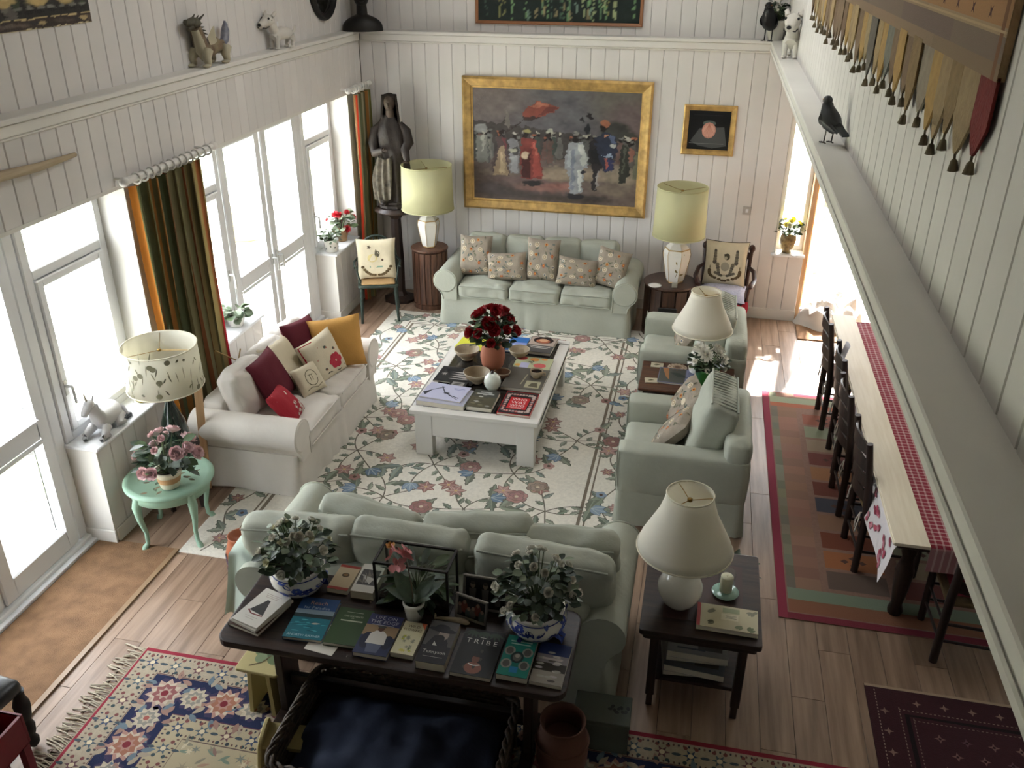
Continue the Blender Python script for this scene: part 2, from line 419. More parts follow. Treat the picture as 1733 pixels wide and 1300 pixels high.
def ldoor(n, y0, y1, hs=0):
    f = frame(MB(), y0, y1, .06, 2.4, .1, tb=.16, tt=.09).box(XF0, XF1, y0+.1, y1-.1, .965, 1.11)
    o = f.build(n, UPVC, bevel=.01, kind='structure')
    pane(y0+.1, y1-.1, 1.11, 2.31, o); pane(y0+.1, y1-.1, .22, .965, o)
    if hs: handle(o, y0+.045 if hs < 0 else y1-.045, 1.08)
    MB().box(-4.17, -4.15, y0+.1, y1-.1, 1.1, 1.12).box(-4.17, -4.15, y0+.1, y1-.1, .95, .97).build('glazing_bead', UPVC, o)
    return o
ldoor('door_1', 3.72, 4.46, 0); ldoor('door_5', 2.93, 3.69, 0); lwindow('window_1', 4.57, 5.42, -1)
lwindow('window_2', 6.28, 7.07, 1); ldoor('door_2', 7.09, 7.87, 1); ldoor('door_3', 7.9, 8.69, -1); lwindow('window_3', 8.79, 9.58, -1)
f = MB().box(XF0-.02, XF1-.02, 2.83, 2.92, 0, 2.42).box(XF0-.02, XF1-.02, 3.685, 3.725, 0, 2.42).box(XF0, XF1-.01, 4.47, 4.565, 0, 2.42).box(XF0-.02, XF1+.03, 2.85, 4.57, 0, .06)
f.box(XF0, XF1-.01, 8.7, 8.885, 0, 2.42).box(XF0-.02, XF1+.03, 7.08, 8.89, 0, .06)
struct('trim_5', f, UPVC, .008)
struct('trim_6', MB().box(-4.16, -4.1, 2.85, 4.6, 0, .03).box(-4.12, -4.1, 7.08, 8.88, 0, .03), UPVC, .004)
# window and open doorway in the back wall
f = MB()
f.box(.875, .92, 10.22, 10.3, .8, 2.4).box(1.14, 1.185, 10.22, 10.3, .8, 2.4).box(.92, 1.14, 10.22, 10.3, .8, .86).box(.92, 1.14, 10.22, 10.3, 2.34, 2.4)
o = f.build('window_4', UPVC, bevel=.006, kind='structure')
MB().box(.92, 1.14, 10.255, 10.262, .86, 2.34).build('pane', GLASS, o)
struct('sill_4', MB().box(.83, 1.2, 9.99, 10.24, .78, .805), UPVC, .006)
struct('trim_7', MB().box(.86, .875, YB+.005, 10.3, .8, 2.4), WHITE)
struct('trim_8', MB().box(1.185, 1.235, 10.06, 10.42, 0, 2.4).box(2.28, 2.35, 10.06, 10.42, 0, 2.4).box(1.235, 2.28, 10.06, 10.42, 2.33, 2.4), ORANGEW, .004)
d = MB().box(0, .1, -.022, .022, 0, 2.25).box(.72, .82, -.022, .022, 0, 2.25).box(.1, .72, -.022, .022, 0, .2).box(.1, .72, -.022, .022, 2.13, 2.25).box(.1, .72, -.022, .022, .95, 1.05)
d = d.build('door_4', ORANGEW, bevel=.004, loc=(1.265, 10.4, .04), rot=(0, 0, 1.28), kind='structure')
MB().box(.1, .72, -.004, .004, .2, .95).box(.1, .72, -.004, .004, 1.05, 2.13).build('pane', GLASS, d)
MB().tube([(.77, -.022, 1.0), (.77, -.07, 1.0), (.66, -.07, 1.0)], .011).box(.745, .795, -.03, -.022, .9, 1.1).build('door_handle', UPVC, d)
# outside: paving, lawn, pots
PAV = mat('pale_paving', 'cfcac0', .9, var=.08, sc=3)
struct('patio', MB().box(-9, -4.26, -3, 14, -.14, -.04).box(.3, 8, 10.45, 15, -.14, -.04), PAV)
struct('lawn', MB().box(-40, -9, -20, 40, -.2, -.08).box(-9, 30, 15, 40, -.2, -.08), mat('lawn_grass', '909a80', .95, var=.2, sc=20, bump=.5, bsc=60))
# ---------------------------------------------------------------- rugs and mats
def rugbase(n, x0, x1, y0, y1, col, label, cat='rug', t=.008, group=None, bump=.4):
    m = mat(n+'_wool', col, .97, var=.08, sc=40, bump=bump, bsc=160)
    o = MB().box(x0, x1, y0, y1, .0005, t).build(n, m, label=label, cat=cat, group=group); return o
def curve(x, y, t, L, bend, n=7):
    P = []; a = t
    for i in range(n+1):
        P.append((x, y)); x += L/n*math.cos(a); y += L/n*math.sin(a); a += bend/n
    return P, a
GR = ['757b6c', '6a7265', '84887a', '737d76']; BL = ['7f92a8', '8a9aaa', '708498']; RD = ['a8847e', '9c7670', 'b4928a']; TP = ['8d7a6c', '77675b', '9a8a7c']
OUT = '66645a'
def sleaf(A, x, y, L, w, t, col):
    c2 = jit(col, .1); A.leaf(x, y, L*1.06, w*1.18, t, OUT, k=2, ser=.22); A.leaf(x, y, L, w*.95, t, col, vein='8f9684', k=3, ser=.22, fold=tuple(v*1.5 for v in lin(c2)))
def lily(A, x, y, r, col, t):
    for i in range(6):
        a = t+i*PI/3; A.leaf(x, y, r*1.05, r*.6, a, '6e5a54', k=4); A.leaf(x, y, r*.98, r*.5, a, col, vein='c9b3a4', k=5)
    A.ell(x, y, r*.16, r*.16, 'c8ab7a', k=7)
def peony(A, x, y, r, col, t):
    for rr, k, n in ((1, 4, 7), (.68, 6, 6), (.36, 8, 5)):
        for i in range(n):
            a = t+i*2*PI/n+rr; A.ell(x+r*rr*.55*math.cos(a), y+r*rr*.55*math.sin(a), r*rr*.42, r*rr*.4, OUT, k=k)
            A.ell(x+r*rr*.55*math.cos(a), y+r*rr*.55*math.sin(a), r*rr*.37, r*rr*.35, jit(col, .15), k=k+1)
    A.ell(x, y, r*.16, r*.16, 'cdbfa8', k=10)
def tulip(A, x, y, r, col, t):
    for da, s_ in ((-.7, 1), (.7, 1), (0, 1.15)):
        A.leaf(x, y, r*1.5*s_, r*.95, t+da*.8, '56606a', k=4, ser=.1); A.leaf(x, y, r*1.42*s_, r*.85, t+da*.8, col, vein='a8b4bc', k=5)
def bud(A, x, y, r, col, t):
    for i in range(5): A.ell(x+r*.5*math.cos(t+i*1.257), y+r*.5*math.sin(t+i*1.257), r*.45, r*.45, col, k=4)
    A.ell(x, y, r*.3, r*.3, '5a4a3f', k=5)
rug = rugbase('crewel_rug', -3.45, -.33, 4.56, 9.33, 'dcd7ca', 'large cream rug stitched with flowers and leaves under the coffee table and sofas')
A = Art(); rr = random.Random(5)
for q0, q1, wd_ in ((.30, .30, .016), (.345, .345, .03)):
    X0, X1, Y0, Y1 = -3.45+q0, -.33-q0, 4.56+q0, 9.33-q0
    A.line([(X0, Y0), (X1, Y0), (X1, Y1), (X0, Y1), (X0, Y0)], wd_, '7d7264', k=1)
def node(x, y, sc, t0, seed):
    r2 = random.Random(seed)
    for i in range(6):
        a = t0+i*PI/3+r2.uniform(-.15, .15); L = sc*r2.uniform(.8, 1.15); P, e = curve(x, y, a, L, r2.uniform(-1.1, 1.1))
        A.line(P, .011, '6e665a', k=1); q = P[-1]; kd = (i+seed) % 6
        for m in (2, 4):
            s_ = r2.choice((-1, 1)); sleaf(A, *P[m], r2.uniform(.08, .13), .04, a+s_*.9, r2.choice(GR))
        if kd in (0, 3): lily(A, *q, .085, r2.choice(RD), a)
        elif kd == 1: sleaf(A, *q, .24, .075, e+.5, r2.choice(GR)); sleaf(A, *q, .2, .065, e-.6, r2.choice(GR))
        elif kd == 2: tulip(A, *q, .08, r2.choice(BL), e); sleaf(A, *q, .19, .065, e+1.4, GR[0]); sleaf(A, *q, .19, .065, e-1.5, GR[1])
        elif kd == 4: peony(A, *q, .1, r2.choice(RD[:2]+TP[2:]), a); sleaf(A, *q, .2, .07, e+2.2, GR[2])
        else: bud(A, *q, .055, r2.choice(RD), a); sleaf(A, *q, .19, .065, e+.7, r2.choice(BL+GR))
sd = 0
for j in range(8):
    for i in range(4):
        sd += 1; x = -2.9+i*.66+(.0 if j % 2 else .24); y = 5.02+j*.56
        if -2.98 < x < -.8 and 4.95 < y < 8.95: node(x+rr.uniform(-.06, .06), y+rr.uniform(-.06, .06), .33, rr.uniform(0, 1), sd)
def bordervine(P0, P1, nrm):
    dx, dy = P1[0]-P0[0], P1[1]-P0[1]; L = math.hypot(dx, dy); ux, uy = dx/L, dy/L; n = int(L/.05)
    at = lambda s_, o: (P0[0]+ux*s_+nrm[0]*o, P0[1]+uy*s_+nrm[1]*o)
    A.line([at(L*i/n, .06*math.sin(L*i/n*9)) for i in range(n+1)], .011, '6e665a', k=1)
    b = math.atan2(uy, ux); i = 0; s_ = .1
    while s_ < L-.05:
        sg = 1 if i % 2 else -1; q = at(s_, .06*math.sin(s_*9))
        sleaf(A, *q, .14, .06, b+sg*.8, GR[i % 4]); sleaf(A, *q, .12, .05, b+sg*1.9, GR[(i+1) % 4])
        if i % 3 == 0: lily(A, *at(s_+.07, -sg*.06), .06, RD[i % 2], 1)
        if i % 5 == 2: bud(A, *at(s_+.06, -sg*.07), .05, BL[i % 3], 0)
        s_ += .17; i += 1
bordervine((-3.3, 4.6), (-3.3, 9.28), (1, 0)); bordervine((-.48, 4.6), (-.48, 9.28), (1, 0)); bordervine((-3.2, 4.71), (-.55, 4.71), (0, 1)); bordervine((-3.2, 9.18), (-.55, 9.18), (0, 1))
A.build('embroidery', STITCH, rug, fn=lambda u, v, k: (u, v, .0082+k*1.2e-4), kind='stuff')
# Persian rug in the foreground
PX0, PX1, PY1, PY0 = -3.12, 1.15, 3.64, 1.7
prs = rugbase('persian_rug', PX0, PX1, PY0, PY1, 'aa9d88', 'cream and navy Persian rug with red edge and fringe, under the dark desk', bump=.5)
A = Art()
A.line([(PX0+.015, PY0), (PX0+.015, PY1-.015), (PX1, PY1-.015)], .03, '8e2a3a', k=1)
A.rect(PX0+.19, PY0, PX1, PY1-.46, '1f2748', k=1); A.rect(PX0+.19, PY1-.46, PX1, PY1-.19, '1f2748', k=1); A.rect(PX0+.45, PY0, PX1, PY1-.45, 'b3a588', k=2)
for q, c in ((.185, '6a4a48'), (.45, '5c3a4a'), (.6, '6a5a52')): A.line([(PX0+q, PY0), (PX0+q, PY1-q), (PX1, PY1-q)], .008, c, k=3)
rr = random.Random(8)
def rosette(x, y, r, c1, c2, c3):
    A.star(x, y, r*.95, r*1.12, 9, '3a3450', k=3); A.star(x, y, r*.72, r, 11, c1, k=4); A.star(x, y, r*.6, r*.82, 11, 'c2b4a0', .15, k=4.5); A.star(x, y, r*.5, r*.68, 8, c2, .3, k=5); A.star(x, y, r*.26, r*.45, 7, c1, .1, k=6); A.ell(x, y, r*.2, r*.2, c3, k=7)
def band(q, step, fn):
    n = int((PX1-PX0-q*2)/step)
    for i in range(n+1): fn(PX0+q+i*step, PY1-q, i)
    for i in range(1, int(1.8/step)): fn(PX0+q, PY1-q-i*step, i)
def small(x, y, i):
    A.star(x, y, .018, .045, 6, ('3a4a66', '51606a', '6a4a50')[i % 3], k=4); A.ell(x, y, .016, .016, 'd2c4a6', k=5)
    for s_ in (-1, 1):
        A.leaf(x+s_*.05, y, .05, .02, 0 if s_ > 0 else PI, '46525a', k=4); A.ell(x+s_*.03, y+.05, .012, .012, '7a4a48', k=4); A.ell(x-s_*.03, y-.05, .012, .012, '3c4c50', k=4)
band(.11, .155, small); band(.53, .15, small)
def big(x, y, i):
    if i % 2 == 0: rosette(x, y, .115, ('b59a8c', 'ab8478', 'b2a08e')[i//2 % 3], ('8e5a58', '9c6a55')[i//2 % 2], '7a2a34')
    else: rosette(x, y, .085, 'b9ad97', '8d8a80', 'a05a50')
    for a in range(9): A.leaf(x+.1*math.cos(a*1.3+i), y+.12*math.sin(a*1.3+i), .08, .034, a*1.3+i+.5, ('a89a86', '9a7a6e', '6a7a84')[a % 3], k=4)
band(.32, .19, big)
for i in range(1500):
    x, y = rr.uniform(PX0+.615, PX1), rr.uniform(PY0, PY1-.615); c = rr.choice(('9a8f7a', '8a8674', 'a88a76', '7d8278', '8e7068', 'c9bda0', '7a8a7a'))
    A.star(x, y, .01, rr.uniform(.015, .04), 6, c, rr.random(), k=3) if i % 2 else A.leaf(x, y, .07, .02, rr.uniform(0, 6), c, k=3)
for i in range(9): rosette(PX0+1.0+i*.42, PY1-1.15+(i % 2)*.2, .2, '7a3a42', '9c7a66', '39405a')
for q in (.05, .17, .47, .58):
    for i in range(150):
        A.ell(PX0+q+i*.028, PY1-q, .006, .009, ('3b3a44', '6a5048')[i % 2], k=4, n=6)
        if i < 60: A.ell(PX0+q, PY1-q-i*.03, .009, .006, ('3b3a44', '6a5048')[i % 2], k=4, n=6)
A.build('woven_pattern', STITCH, prs, fn=lambda u, v, k: (u, v, .0082+k*1.2e-4), kind='stuff')
fr = MB()
for i in range(150):
    y = PY1-.01-i*.0125
    if y < 1.9: break
    L = rr.uniform(.07, .15); dy = rr.uniform(-.05, .05)
    fr.tube([(PX0, y, .006), (PX0-L*.5, y+dy*.6, .012), (PX0-L, y+dy, .006)], [.004, .004, .006], 4)
fr.build('fringe', mat('rug_fringe', 'c4b9a4', .95), prs, kind='stuff')
# kilim runner
RX0, RX1, RY0, RY1 = .77, 3.0, 4.79, 8.12
kil = rugbase('kilim_runner', RX0, RX1, RY0, RY1, '8a6c5e', 'long terracotta kilim rug with crimson border under the dining table', bump=.3)
A = Art(); rr = random.Random(3)
A.line([(RX0+.03, RY0+.03), (RX1, RY0+.03)], .06, '7a2f3c'); A.line([(RX0+.03, RY0), (RX0+.03, RY1)], .06, '8a3446'); A.line([(RX0, RY1-.03), (RX1, RY1-.03)], .06, '9a3c4a')
for i in range(26):
    y = RY0+.07+i*.125; A.rect(RX0+.07, y, RX0+.13, y+.125, jit('7e7a68', .2), 1); A.rect(RX0+.13, y, RX0+.3, y+.125, jit('8f6d5c', .1), 1)
A.rect(RX0+.07, RY0+.07, RX1, RY0+.2, '8a5f48', 2); A.rect(RX0+.07, RY0+.2, RX1, RY0+.32, '7d8a76', 2); A.rect(RX0+.07, RY1-.22, RX1, RY1-.1, '9aa086', 2); A.rect(RX0+.07, RY1-.3, RX1, RY1-.22, 'a8674e', 2)
cols = ['8f5a48', '8f9077', '9c8a70', '6f423c', '93694c', '744238', '4a4a50', '8a6a55', '7a4434', '96603f', '6a5a50']
y = RY1-.42; i = 0
while y > RY0+.45:
    h = .2; x = RX0+.3
    for j in range(4):
        c = cols[(i+j*4) % 11]; A.rect(x+.05+j*.5, y-h, x+.45+j*.5, y, jit(c, .1), 2); q = (x+.25+j*.5, y-h/2)
        if (i+j) % 3 == 0:
            for a in ((0, .04), (0, -.04), (.06, 0), (-.06, 0)): A.poly([(q[0]+a[0]-.03, q[1]+a[1]), (q[0]+a[0], q[1]+a[1]-.025), (q[0]+a[0]+.03, q[1]+a[1]), (q[0]+a[0], q[1]+a[1]+.025)], '5a4038', 3)
    y -= .235; i += 1
A.build('woven_pattern', STITCH, kil, fn=lambda u, v, k: (u, v, .0082+k*1.2e-4), kind='stuff')
# dark red rug at bottom right
drk = rugbase('maroon_rug', 1.24, 2.5, 2.3, 4.3, '3a1a20', 'dark maroon patterned rug on the bare boards, lower right of the picture')
A = Art(); rr = random.Random(4)
A.line([(1.24, 4.29), (2.5, 4.29)], .02, 'b09a84')
for q, c in ((.05, '9a8478'), (.17, '8a7468'), (.24, '7a645c')):
    for i in range(90):
        A.rect(1.24+q, 4.3-q-i*.024, 1.246+q, 4.312-q-i*.024, c, 1)
        if q != .05: A.rect(1.24+q+i*.024, 4.294-q, 1.252+q+i*.024, 4.3-q, c, 1)
A.line([(1.24+.21, 2.3), (1.24+.21, 4.3-.21), (2.5, 4.3-.21)], .03, '1c1014', 1)
for j in range(14):
    for i in range(8):
        x, y = 1.6+i*.14+(j % 2)*.07, 3.95-j*.11; A.star(x, y, .012, .032, 4, rr.choice(('7c5a56', '5f4048', '8a6a60')), 0, 1); A.ell(x, y, .008, .008, '2a1418', k=2)
for i in range(10): A.star(1.52+i*.15, 4.19, .01, .028, 4, '8a6e62', k=1); A.star(1.33, 4.1-i*.15, .01, .028, 4, '8a6e62', k=1)
A.build('woven_pattern', STITCH, drk, fn=lambda u, v, k: (u, v, .0082+k*1.2e-4), kind='stuff')
COIR = mat('coir', '86664a', .98, var=.22, sc=9, bump=.9, bsc=220)
m = MB().box(-4.09, -3.49, 2.2, 4.58, -.002, .012).build('coir_mat', COIR, label='long brown coir doormat laid along the foot of the glazed door', cat='doormat')
MB().box(-3.49, -3.455, 2.2, 4.58, 0, .014).build('edge_strip', mat('edge_strip', '8e7558', .4), m)
MB().box(1.2, 1.85, 9.5, 9.92, .0005, .014).build('coir_mat', COIR, label='small orange brown coir doormat inside the open back door', cat='doormat')
# ---------------------------------------------------------------- sofas
def arm_profile(r, zc, inn, low):   # from the inside foot over the roll to the outside foot, x outward
    P = [(inn, low), (inn, zc-r*.2)]
    for i in range(15):
        a = PI-.25-(PI+.75)*i/14; P.append((inn+r*.98+r*math.cos(a), zc+r*math.sin(a)))
    P += [(inn+r*1.25, zc-r*1.25), (inn+r*1.2, low)]
    return P
def skirt(w_, d, h, fl, seed, pleats=()):
    mb = MB(); per = 2*(w_+d); N_ = 150
    def ring(s_):
        s_ = (s_ % 1)*per
        if s_ < w_: return (-w_/2+s_, -d, 0, -1, s_/w_)
        s_ -= w_
        if s_ < d: return (w_/2, -d+s_, 1, 0, s_/d)
        s_ -= d
        if s_ < w_: return (w_/2-s_, 0, 0, 1, s_/w_)
        s_ -= w_; return (-w_/2, -s_, -1, 0, s_/d)
    def fn(u, v):
        x, y, nx, ny, q = ring(u); e = min(q, 1-q); f = (1-v)
        o = fl*f+.012*f*math.sin(u*per*9+seed+2*math.sin(u*per*3))+.01*f*NZ.noise(V((u*per*3, v*2, seed)))
        for p in pleats:
            dd = abs(u*per-p)
            if dd < .12: o += .02*f*math.cos(dd/.12*PI)*(1-v*.5)
        cx = .03*max(0, 1-e/.04)
        return (x+nx*(o-cx*.0), y+ny*(o), .012+v*(h-.012))
    mb.grid(fn, N_, 7, cu=True); k = len(mb.v)
    mb.add([(-w_/2, -d, h), (w_/2, -d, h), (w_/2, 0, h), (-w_/2, 0, h)], [(0, 1, 2, 3)]); return mb
def sofa(n, label, cat, loc, rz, w_, d, fab, seats, backs, seed, armw=.24, pipe=None, group=None, loose=0, zc=.52):
    t = thing(n, label, cat, loc, rz, group); r = armw*.56; iw = w_-2*armw
    skirt(w_-.1, d-.06, .36, .03, seed, (w_/2-.05, w_*.28)).build('skirt', fab, t, loc=(0, -.03, 0))
    P = arm_profile(r, zc, 0, .3)
    for sg in (-1, 1):
        mb = MB(); n_ = 14
        def fn(u, v, sg=sg):
            k = u*(len(P)-1); i = min(int(k), len(P)-2); f = k-i; a, b = P[i], P[i+1]
            x = a[0]+(b[0]-a[0])*f; z = a[1]+(b[1]-a[1])*f; y = -.02-(d-.02)*v
            z += .006*NZ.noise(V((x*5, y*5, seed+sg)))-.0*v
            return (sg*(iw/2+x), y, z)
        mb.grid(fn, 24, n_); ev = [(sg*(iw/2+x), -d, z) for x, z in P]
        mid = (sg*(iw/2+r*.8), -d-.015, zc)
        # padded front face of the roll
        k = len(ev); fc = [( (p[0]+mid[0])/2, -d-.014, (p[2]+mid[2])/2) for p in ev]
        mb.add(ev, [tuple(range(k))])
        rc = [(sg*(iw/2+r*.98)+r*.9*math.cos(a*PI/10), -d-.012, zc+r*.9*math.sin(a*PI/10)) for a in range(20)]; re_ = [(sg*(iw/2+r*.98)+r*math.cos(a*PI/10), -d, zc+r*math.sin(a*PI/10)) for a in range(20)]
        mb.add(rc+re_, [tuple(range(20))]+[(a, (a+1) % 20, 20+(a+1) % 20, 20+a) for a in range(20)])
        bk = [(p[0], -.02, p[2]) for p in ev]; mb.add(bk, [tuple(range(len(bk)))])
        mb.tube([(p[0]*1.002, -d-.003, p[2]) for p in ev], .006, 5)
        mb.build('armrest', fab, t)
    MB().softbox((0, -.13, .5), (iw/2+.05, .11, .2), .07, 8, wr=.008, seed=seed).build('backrest', fab, t)
    sw = iw/seats
    for i in range(seats):
        x = -iw/2+sw*(i+.5); mb = MB().softbox((x, -d/2-.1, .41), (sw/2-.004, d/2-.1, .08), .045, 22, bul=(0, 0, .035), wr=.017, wf=13, seed=seed+i)
        for z in (.475, .345): mb.tube([(x-sw/2+.03, -d-.002, z), (x+sw/2-.03, -d-.002, z)], .006, 5)
        mb.build('seat_cushion', fab, t)
    bw = iw/backs
    for i in range(backs):
        x = -iw/2+bw*(i+.5)+rnd.uniform(-.01, .01)
        MB().softbox((0, 0, 0), (bw/2+.012, .1, .22), .075, 18, bul=(0, .035, .01), wr=.015, wf=10, seed=seed+10+i).build('back_cushion', fab, t, loc=(x, -.29, .69+.0*i), rot=(-.22, rnd.uniform(-.04, .04), rnd.uniform(-.05, .05)))
    return t
sofa('sofa', 'three seat sage green sofa with rolled arms against the back wall', 'sofa', (-1.72, 9.98, 0), 0, 2.24, .9, SAGE, 3, 4, 1, group='sage green sofas')
sofa('sofa', 'two seat white slipcovered sofa under the windows', 'sofa', (-3.775, 6.28, 0), PI/2, 1.8, .92, CREAMF, 2, 3, 31)
# the sofa seen from behind: loose cushions flop over its back
def backsofa():
    w_, d, sd_ = 2.3, .95, 60
    t = thing('sofa', 'sage green sofa seen from behind, nearest the camera behind the desk', 'sofa', (-1.34, 3.76, 0), PI, 'sage green sofas')
    s2 = sofa('sofa_tmp', '', '', (0, 0, 0), 0, w_, d, SAGE, 3, 3, sd_)
    for ch in KIDS(s2):
        if ch.name.startswith('back_cushion'): bpy.data.objects.remove(ch)
        else: ch.parent = t
    bpy.data.objects.remove(s2)
    for i, (x, y, z, hw, ry, rz, rx) in enumerate(((.78, -.2, .75, .36, .05, .06, -.3), (.42, -.42, .76, .33, -.06, -.1, -.45), (.12, -.24, .76, .36, -.03, .04, -.3), (-.24, -.44, .77, .33, .05, .12, -.45), (-.42, -.3, .7, .22, .2, .0, -.3), (-.68, -.2, .77, .4, -.02, -.04, -.25), (-.74, -.46, .74, .34, .03, .05, -.5))):
        mb = MB().softbox((0, 0, 0), (hw, .095, .2), .07, 18, bul=(0, .03, .01), wr=.015, wf=10, seed=sd_+i)
        q = [(a*(hw-.03), -.075*0+b, .185) for a, b in ((-1, .07), (1, .07))]; mb.tube(q, .007, 5)
        mb.build('back_cushion', SAGE, t, loc=(x, y, z), rot=(rx, ry, rz))
    return t
backsofa()
def armchair(label, y):
    t = thing('armchair', label, 'armchair', (.54, y, 0), -PI/2, 'sage green armchairs'); w_, d = .99, .96; sd_ = int(y*10)
    skirt(w_-.03, d-.04, .36, .02, sd_).build('skirt', SAGE, t, loc=(0, -.02, 0))
    for sg in (-1, 1):
        MB().softbox((sg*(w_/2-.1), -d/2-.0, .46), (.1, d/2, .19), .045, 8, wr=.006, seed=sd_+sg).tube([(sg*(w_/2-.195), -d+.004, .33), (sg*(w_/2-.195), -d+.004, .63), (sg*(w_/2-.005), -d+.004, .63), (sg*(w_/2-.005), -d+.004, .33)], .006, 5).build('armrest', SAGE, t)
    MB().softbox((0, -.1, .54), (w_/2-.01, .1, .25), .06, 8, wr=.008, seed=sd_).build('backrest', SAGE, t)
    MB().softbox((0, -d/2-.12, .4), (w_/2-.2, d/2-.13, .085), .05, 10, bul=(0, 0, .025), wr=.01, wf=4, seed=sd_+3).build('seat_cushion', SAGE, t)
    mb = MB().softbox((0, 0, 0), (w_/2-.17, .12, .27), .06, 12, bul=(0, .03, 0), wr=.014, wf=6, seed=sd_+4)
    for i in range(13):
        x = -w_/2+.22+i*.045; mb.tube([(x, -.09, .262), (x+.012, 0, .274), (x, .09, .262)], .006, 4)
    for y_ in (-.1, .1): mb.tube([(-w_/2+.2, y_, .265), (w_/2-.2, y_, .265)], .008, 5)
    mb.build('back_cushion', SAGE, t, loc=(0, -.3, .72), rot=(-.3, 0, 0))
    return t
armchair('sage green armchair nearer the camera, beside the kilim runner', 6.1); armchair('sage green armchair farther away, in front of the eagle cushion chair', 7.9)
# ---------------------------------------------------------------- coffee table
ct = thing('coffee_table', 'large low white coffee table with dark inset top', 'coffee table', (0, 0, 0))
x0, x1, y0, y1 = -2.22, -1.12, 6.2, 7.9
WL = mat('white_lacquer', 'd9d6cf', .45)
MB().box(x0, x1, y0, y0+.09, .41, .45).box(x0, x1, y1-.09, y1, .41, .45).box(x0, x0+.09, y0+.09, y1-.09, .41, .45).box(x1-.09, x1, y0+.09, y1-.09, .41, .45).build('top_frame', WL, ct, bevel=.008, seg=2)
MB().box(x0+.09, x1-.09, y0+.09, y1-.09, .425, .444).build('inset_top', mat('smoked_glass', '24221f', .12, coat=.3), ct)
MB().box(x0+.04, x1-.04, y0+.04, y0+.065, .2, .41).box(x0+.04, x1-.04, y1-.065, y1-.04, .2, .41).box(x0+.04, x0+.065, y0+.065, y1-.065, .2, .41).box(x1-.065, x1-.04, y0+.065, y1-.065, .2, .41).build('apron', WL, ct, bevel=.003)
for x in (x0+.035, x1-.185):
    for y in (y0+.035, y1-.13): MB().box(x, x+.15, y, y+.095, .008, .41).build('leg', WL, ct, bevel=.004)
# ---------------------------------------------------------------- desk, side table, end table
ds = thing('desk', 'dark wooden desk table with rounded corners behind the near sofa', 'desk', (0, 0, 0))
def rrect(x0, x1, y0, y1, r, n=5):
    P = []
    for cx, cy, a in ((x1-r, y1-r, 0), (x0+r, y1-r, PI/2), (x0+r, y0+r, PI), (x1-r, y0+r, 1.5*PI)):
        for i in range(n+1): P.append((cx+r*math.cos(a+i*PI/2/n), cy+r*math.sin(a+i*PI/2/n)))
    return P
MB().prism(rrect(-2.23, -.4, 3.08, 3.7, .07), .715, .755).build('top', DARKW, ds, bevel=.008, seg=2)
for x in (-2.02, -.62):
    MB().box(x-.03, x+.03, 3.2, 3.58, .62, .715).box(x-.025, x+.025, 3.3, 3.48, .07, .62).box(x-.035, x+.035, 3.18, 3.6, .008, .07).build('trestle', DARKZ, ds, bevel=.006)
MB().box(-1.995, -.645, 3.37, 3.41, .2, .28).build('stretcher', DARKW, ds, bevel=.004)
st = thing('side_table', 'dark wooden two tier side table beside the near sofa arm', 'side table', (0, 0, 0))
MB().prism(rrect(-.1, .56, 3.8, 4.6, .02), .57, .605).prism(rrect(-.08, .54, 3.82, 4.58, .02), .53, .57).build('top', DARKW, st, bevel=.006, seg=2)
MB().box(-.02, .48, 3.9, 4.5, .16, .185).build('shelf', DARKW, st, bevel=.004)
MB().box(.02, .46, 3.93, 4.47, .6055, .6075).build('inlay', mat('inlay_leather', '3a2420', .5), st)
for x in (-.01, .47):
    for y in (3.87, 4.53):
        MB().box(x-.025, x+.025, y-.025, y+.025, .09, .53).box(x-.018, x+.018, y-.018, y+.018, 0, .09).build('leg', DARKZ, st, bevel=.004)
et = thing('end_table', 'brown wooden end table between the two sage armchairs', 'end table', (0, 0, 0))
MB().box(-.37, .44, 6.82, 7.39, .53, .555).build('top', REDW, et, bevel=.006)
MB().box(-.33, .4, 6.86, 7.35, .42, .53).build('apron', DARKW, et)
for x in (-.32, .37):
    for y in (6.87, 7.29): MB().box(x, x+.05, y, y+.05, .008 if x < 0 else .0, .42).build('leg', DARKZ, et, bevel=.003)
# ---------------------------------------------------------------- cushions
def pil(w_, h, t):
    def P(u, v, s_, off=0):
        T = t/2*(max(0, 1-u**4)*max(0, 1-v**4))**.5+off
        wv = .008*NZ.noise(V((u*2.2+w_*31, v*2.2+h*17, s_)))*(1-abs(u)**3)*(1-abs(v)**3)
        return (w_/2*u*(1-.07*u*u*(1-v*v)), -s_*(T+wv), h/2*v*(1-.07*v*v*(1-u*u)))
    return P
def cushion(label, loc, w_, h, t, rot, m, art=None, group=None, n='cushion', back=None, pipe=None, cat='cushion'):
    P = pil(w_, h, t); mb = MB(); ms = [m]
    mb.grid(lambda u, v: P(2*u-1, 2*v-1, 1), 16, 16)
    mb.m = 1 if back else 0
    mb.grid(lambda u, v: P(1-2*u, 2*v-1, -1), 16, 16)
    if back: ms.append(back)
    o = mb.build(n, ms, loc=loc, rot=rot, label=label, cat=cat, group=group)
    if pipe:
        q = [(-1, -1), (1, -1), (1, 1), (-1, 1), (-1, -1)]; pts = []
        for a, b in zip(q[:-1], q[1:]):
            for i in range(8): pts.append(P(a[0]+(b[0]-a[0])*i/8, a[1]+(b[1]-a[1])*i/8, 1))
        MB().tube(pts+[pts[0]], .005, 5).build('piping', pipe, o)
    if art: art.build('embroidery', STITCH, o, fn=lambda u, v, k: P(u, v, 1, .0015+k*3e-4), kind='stuff')
    return o
FLC = mat('flowered_cushion_cloth', '968b7c', .95, var=.12, sc=14, bump=.3, bsc=120)
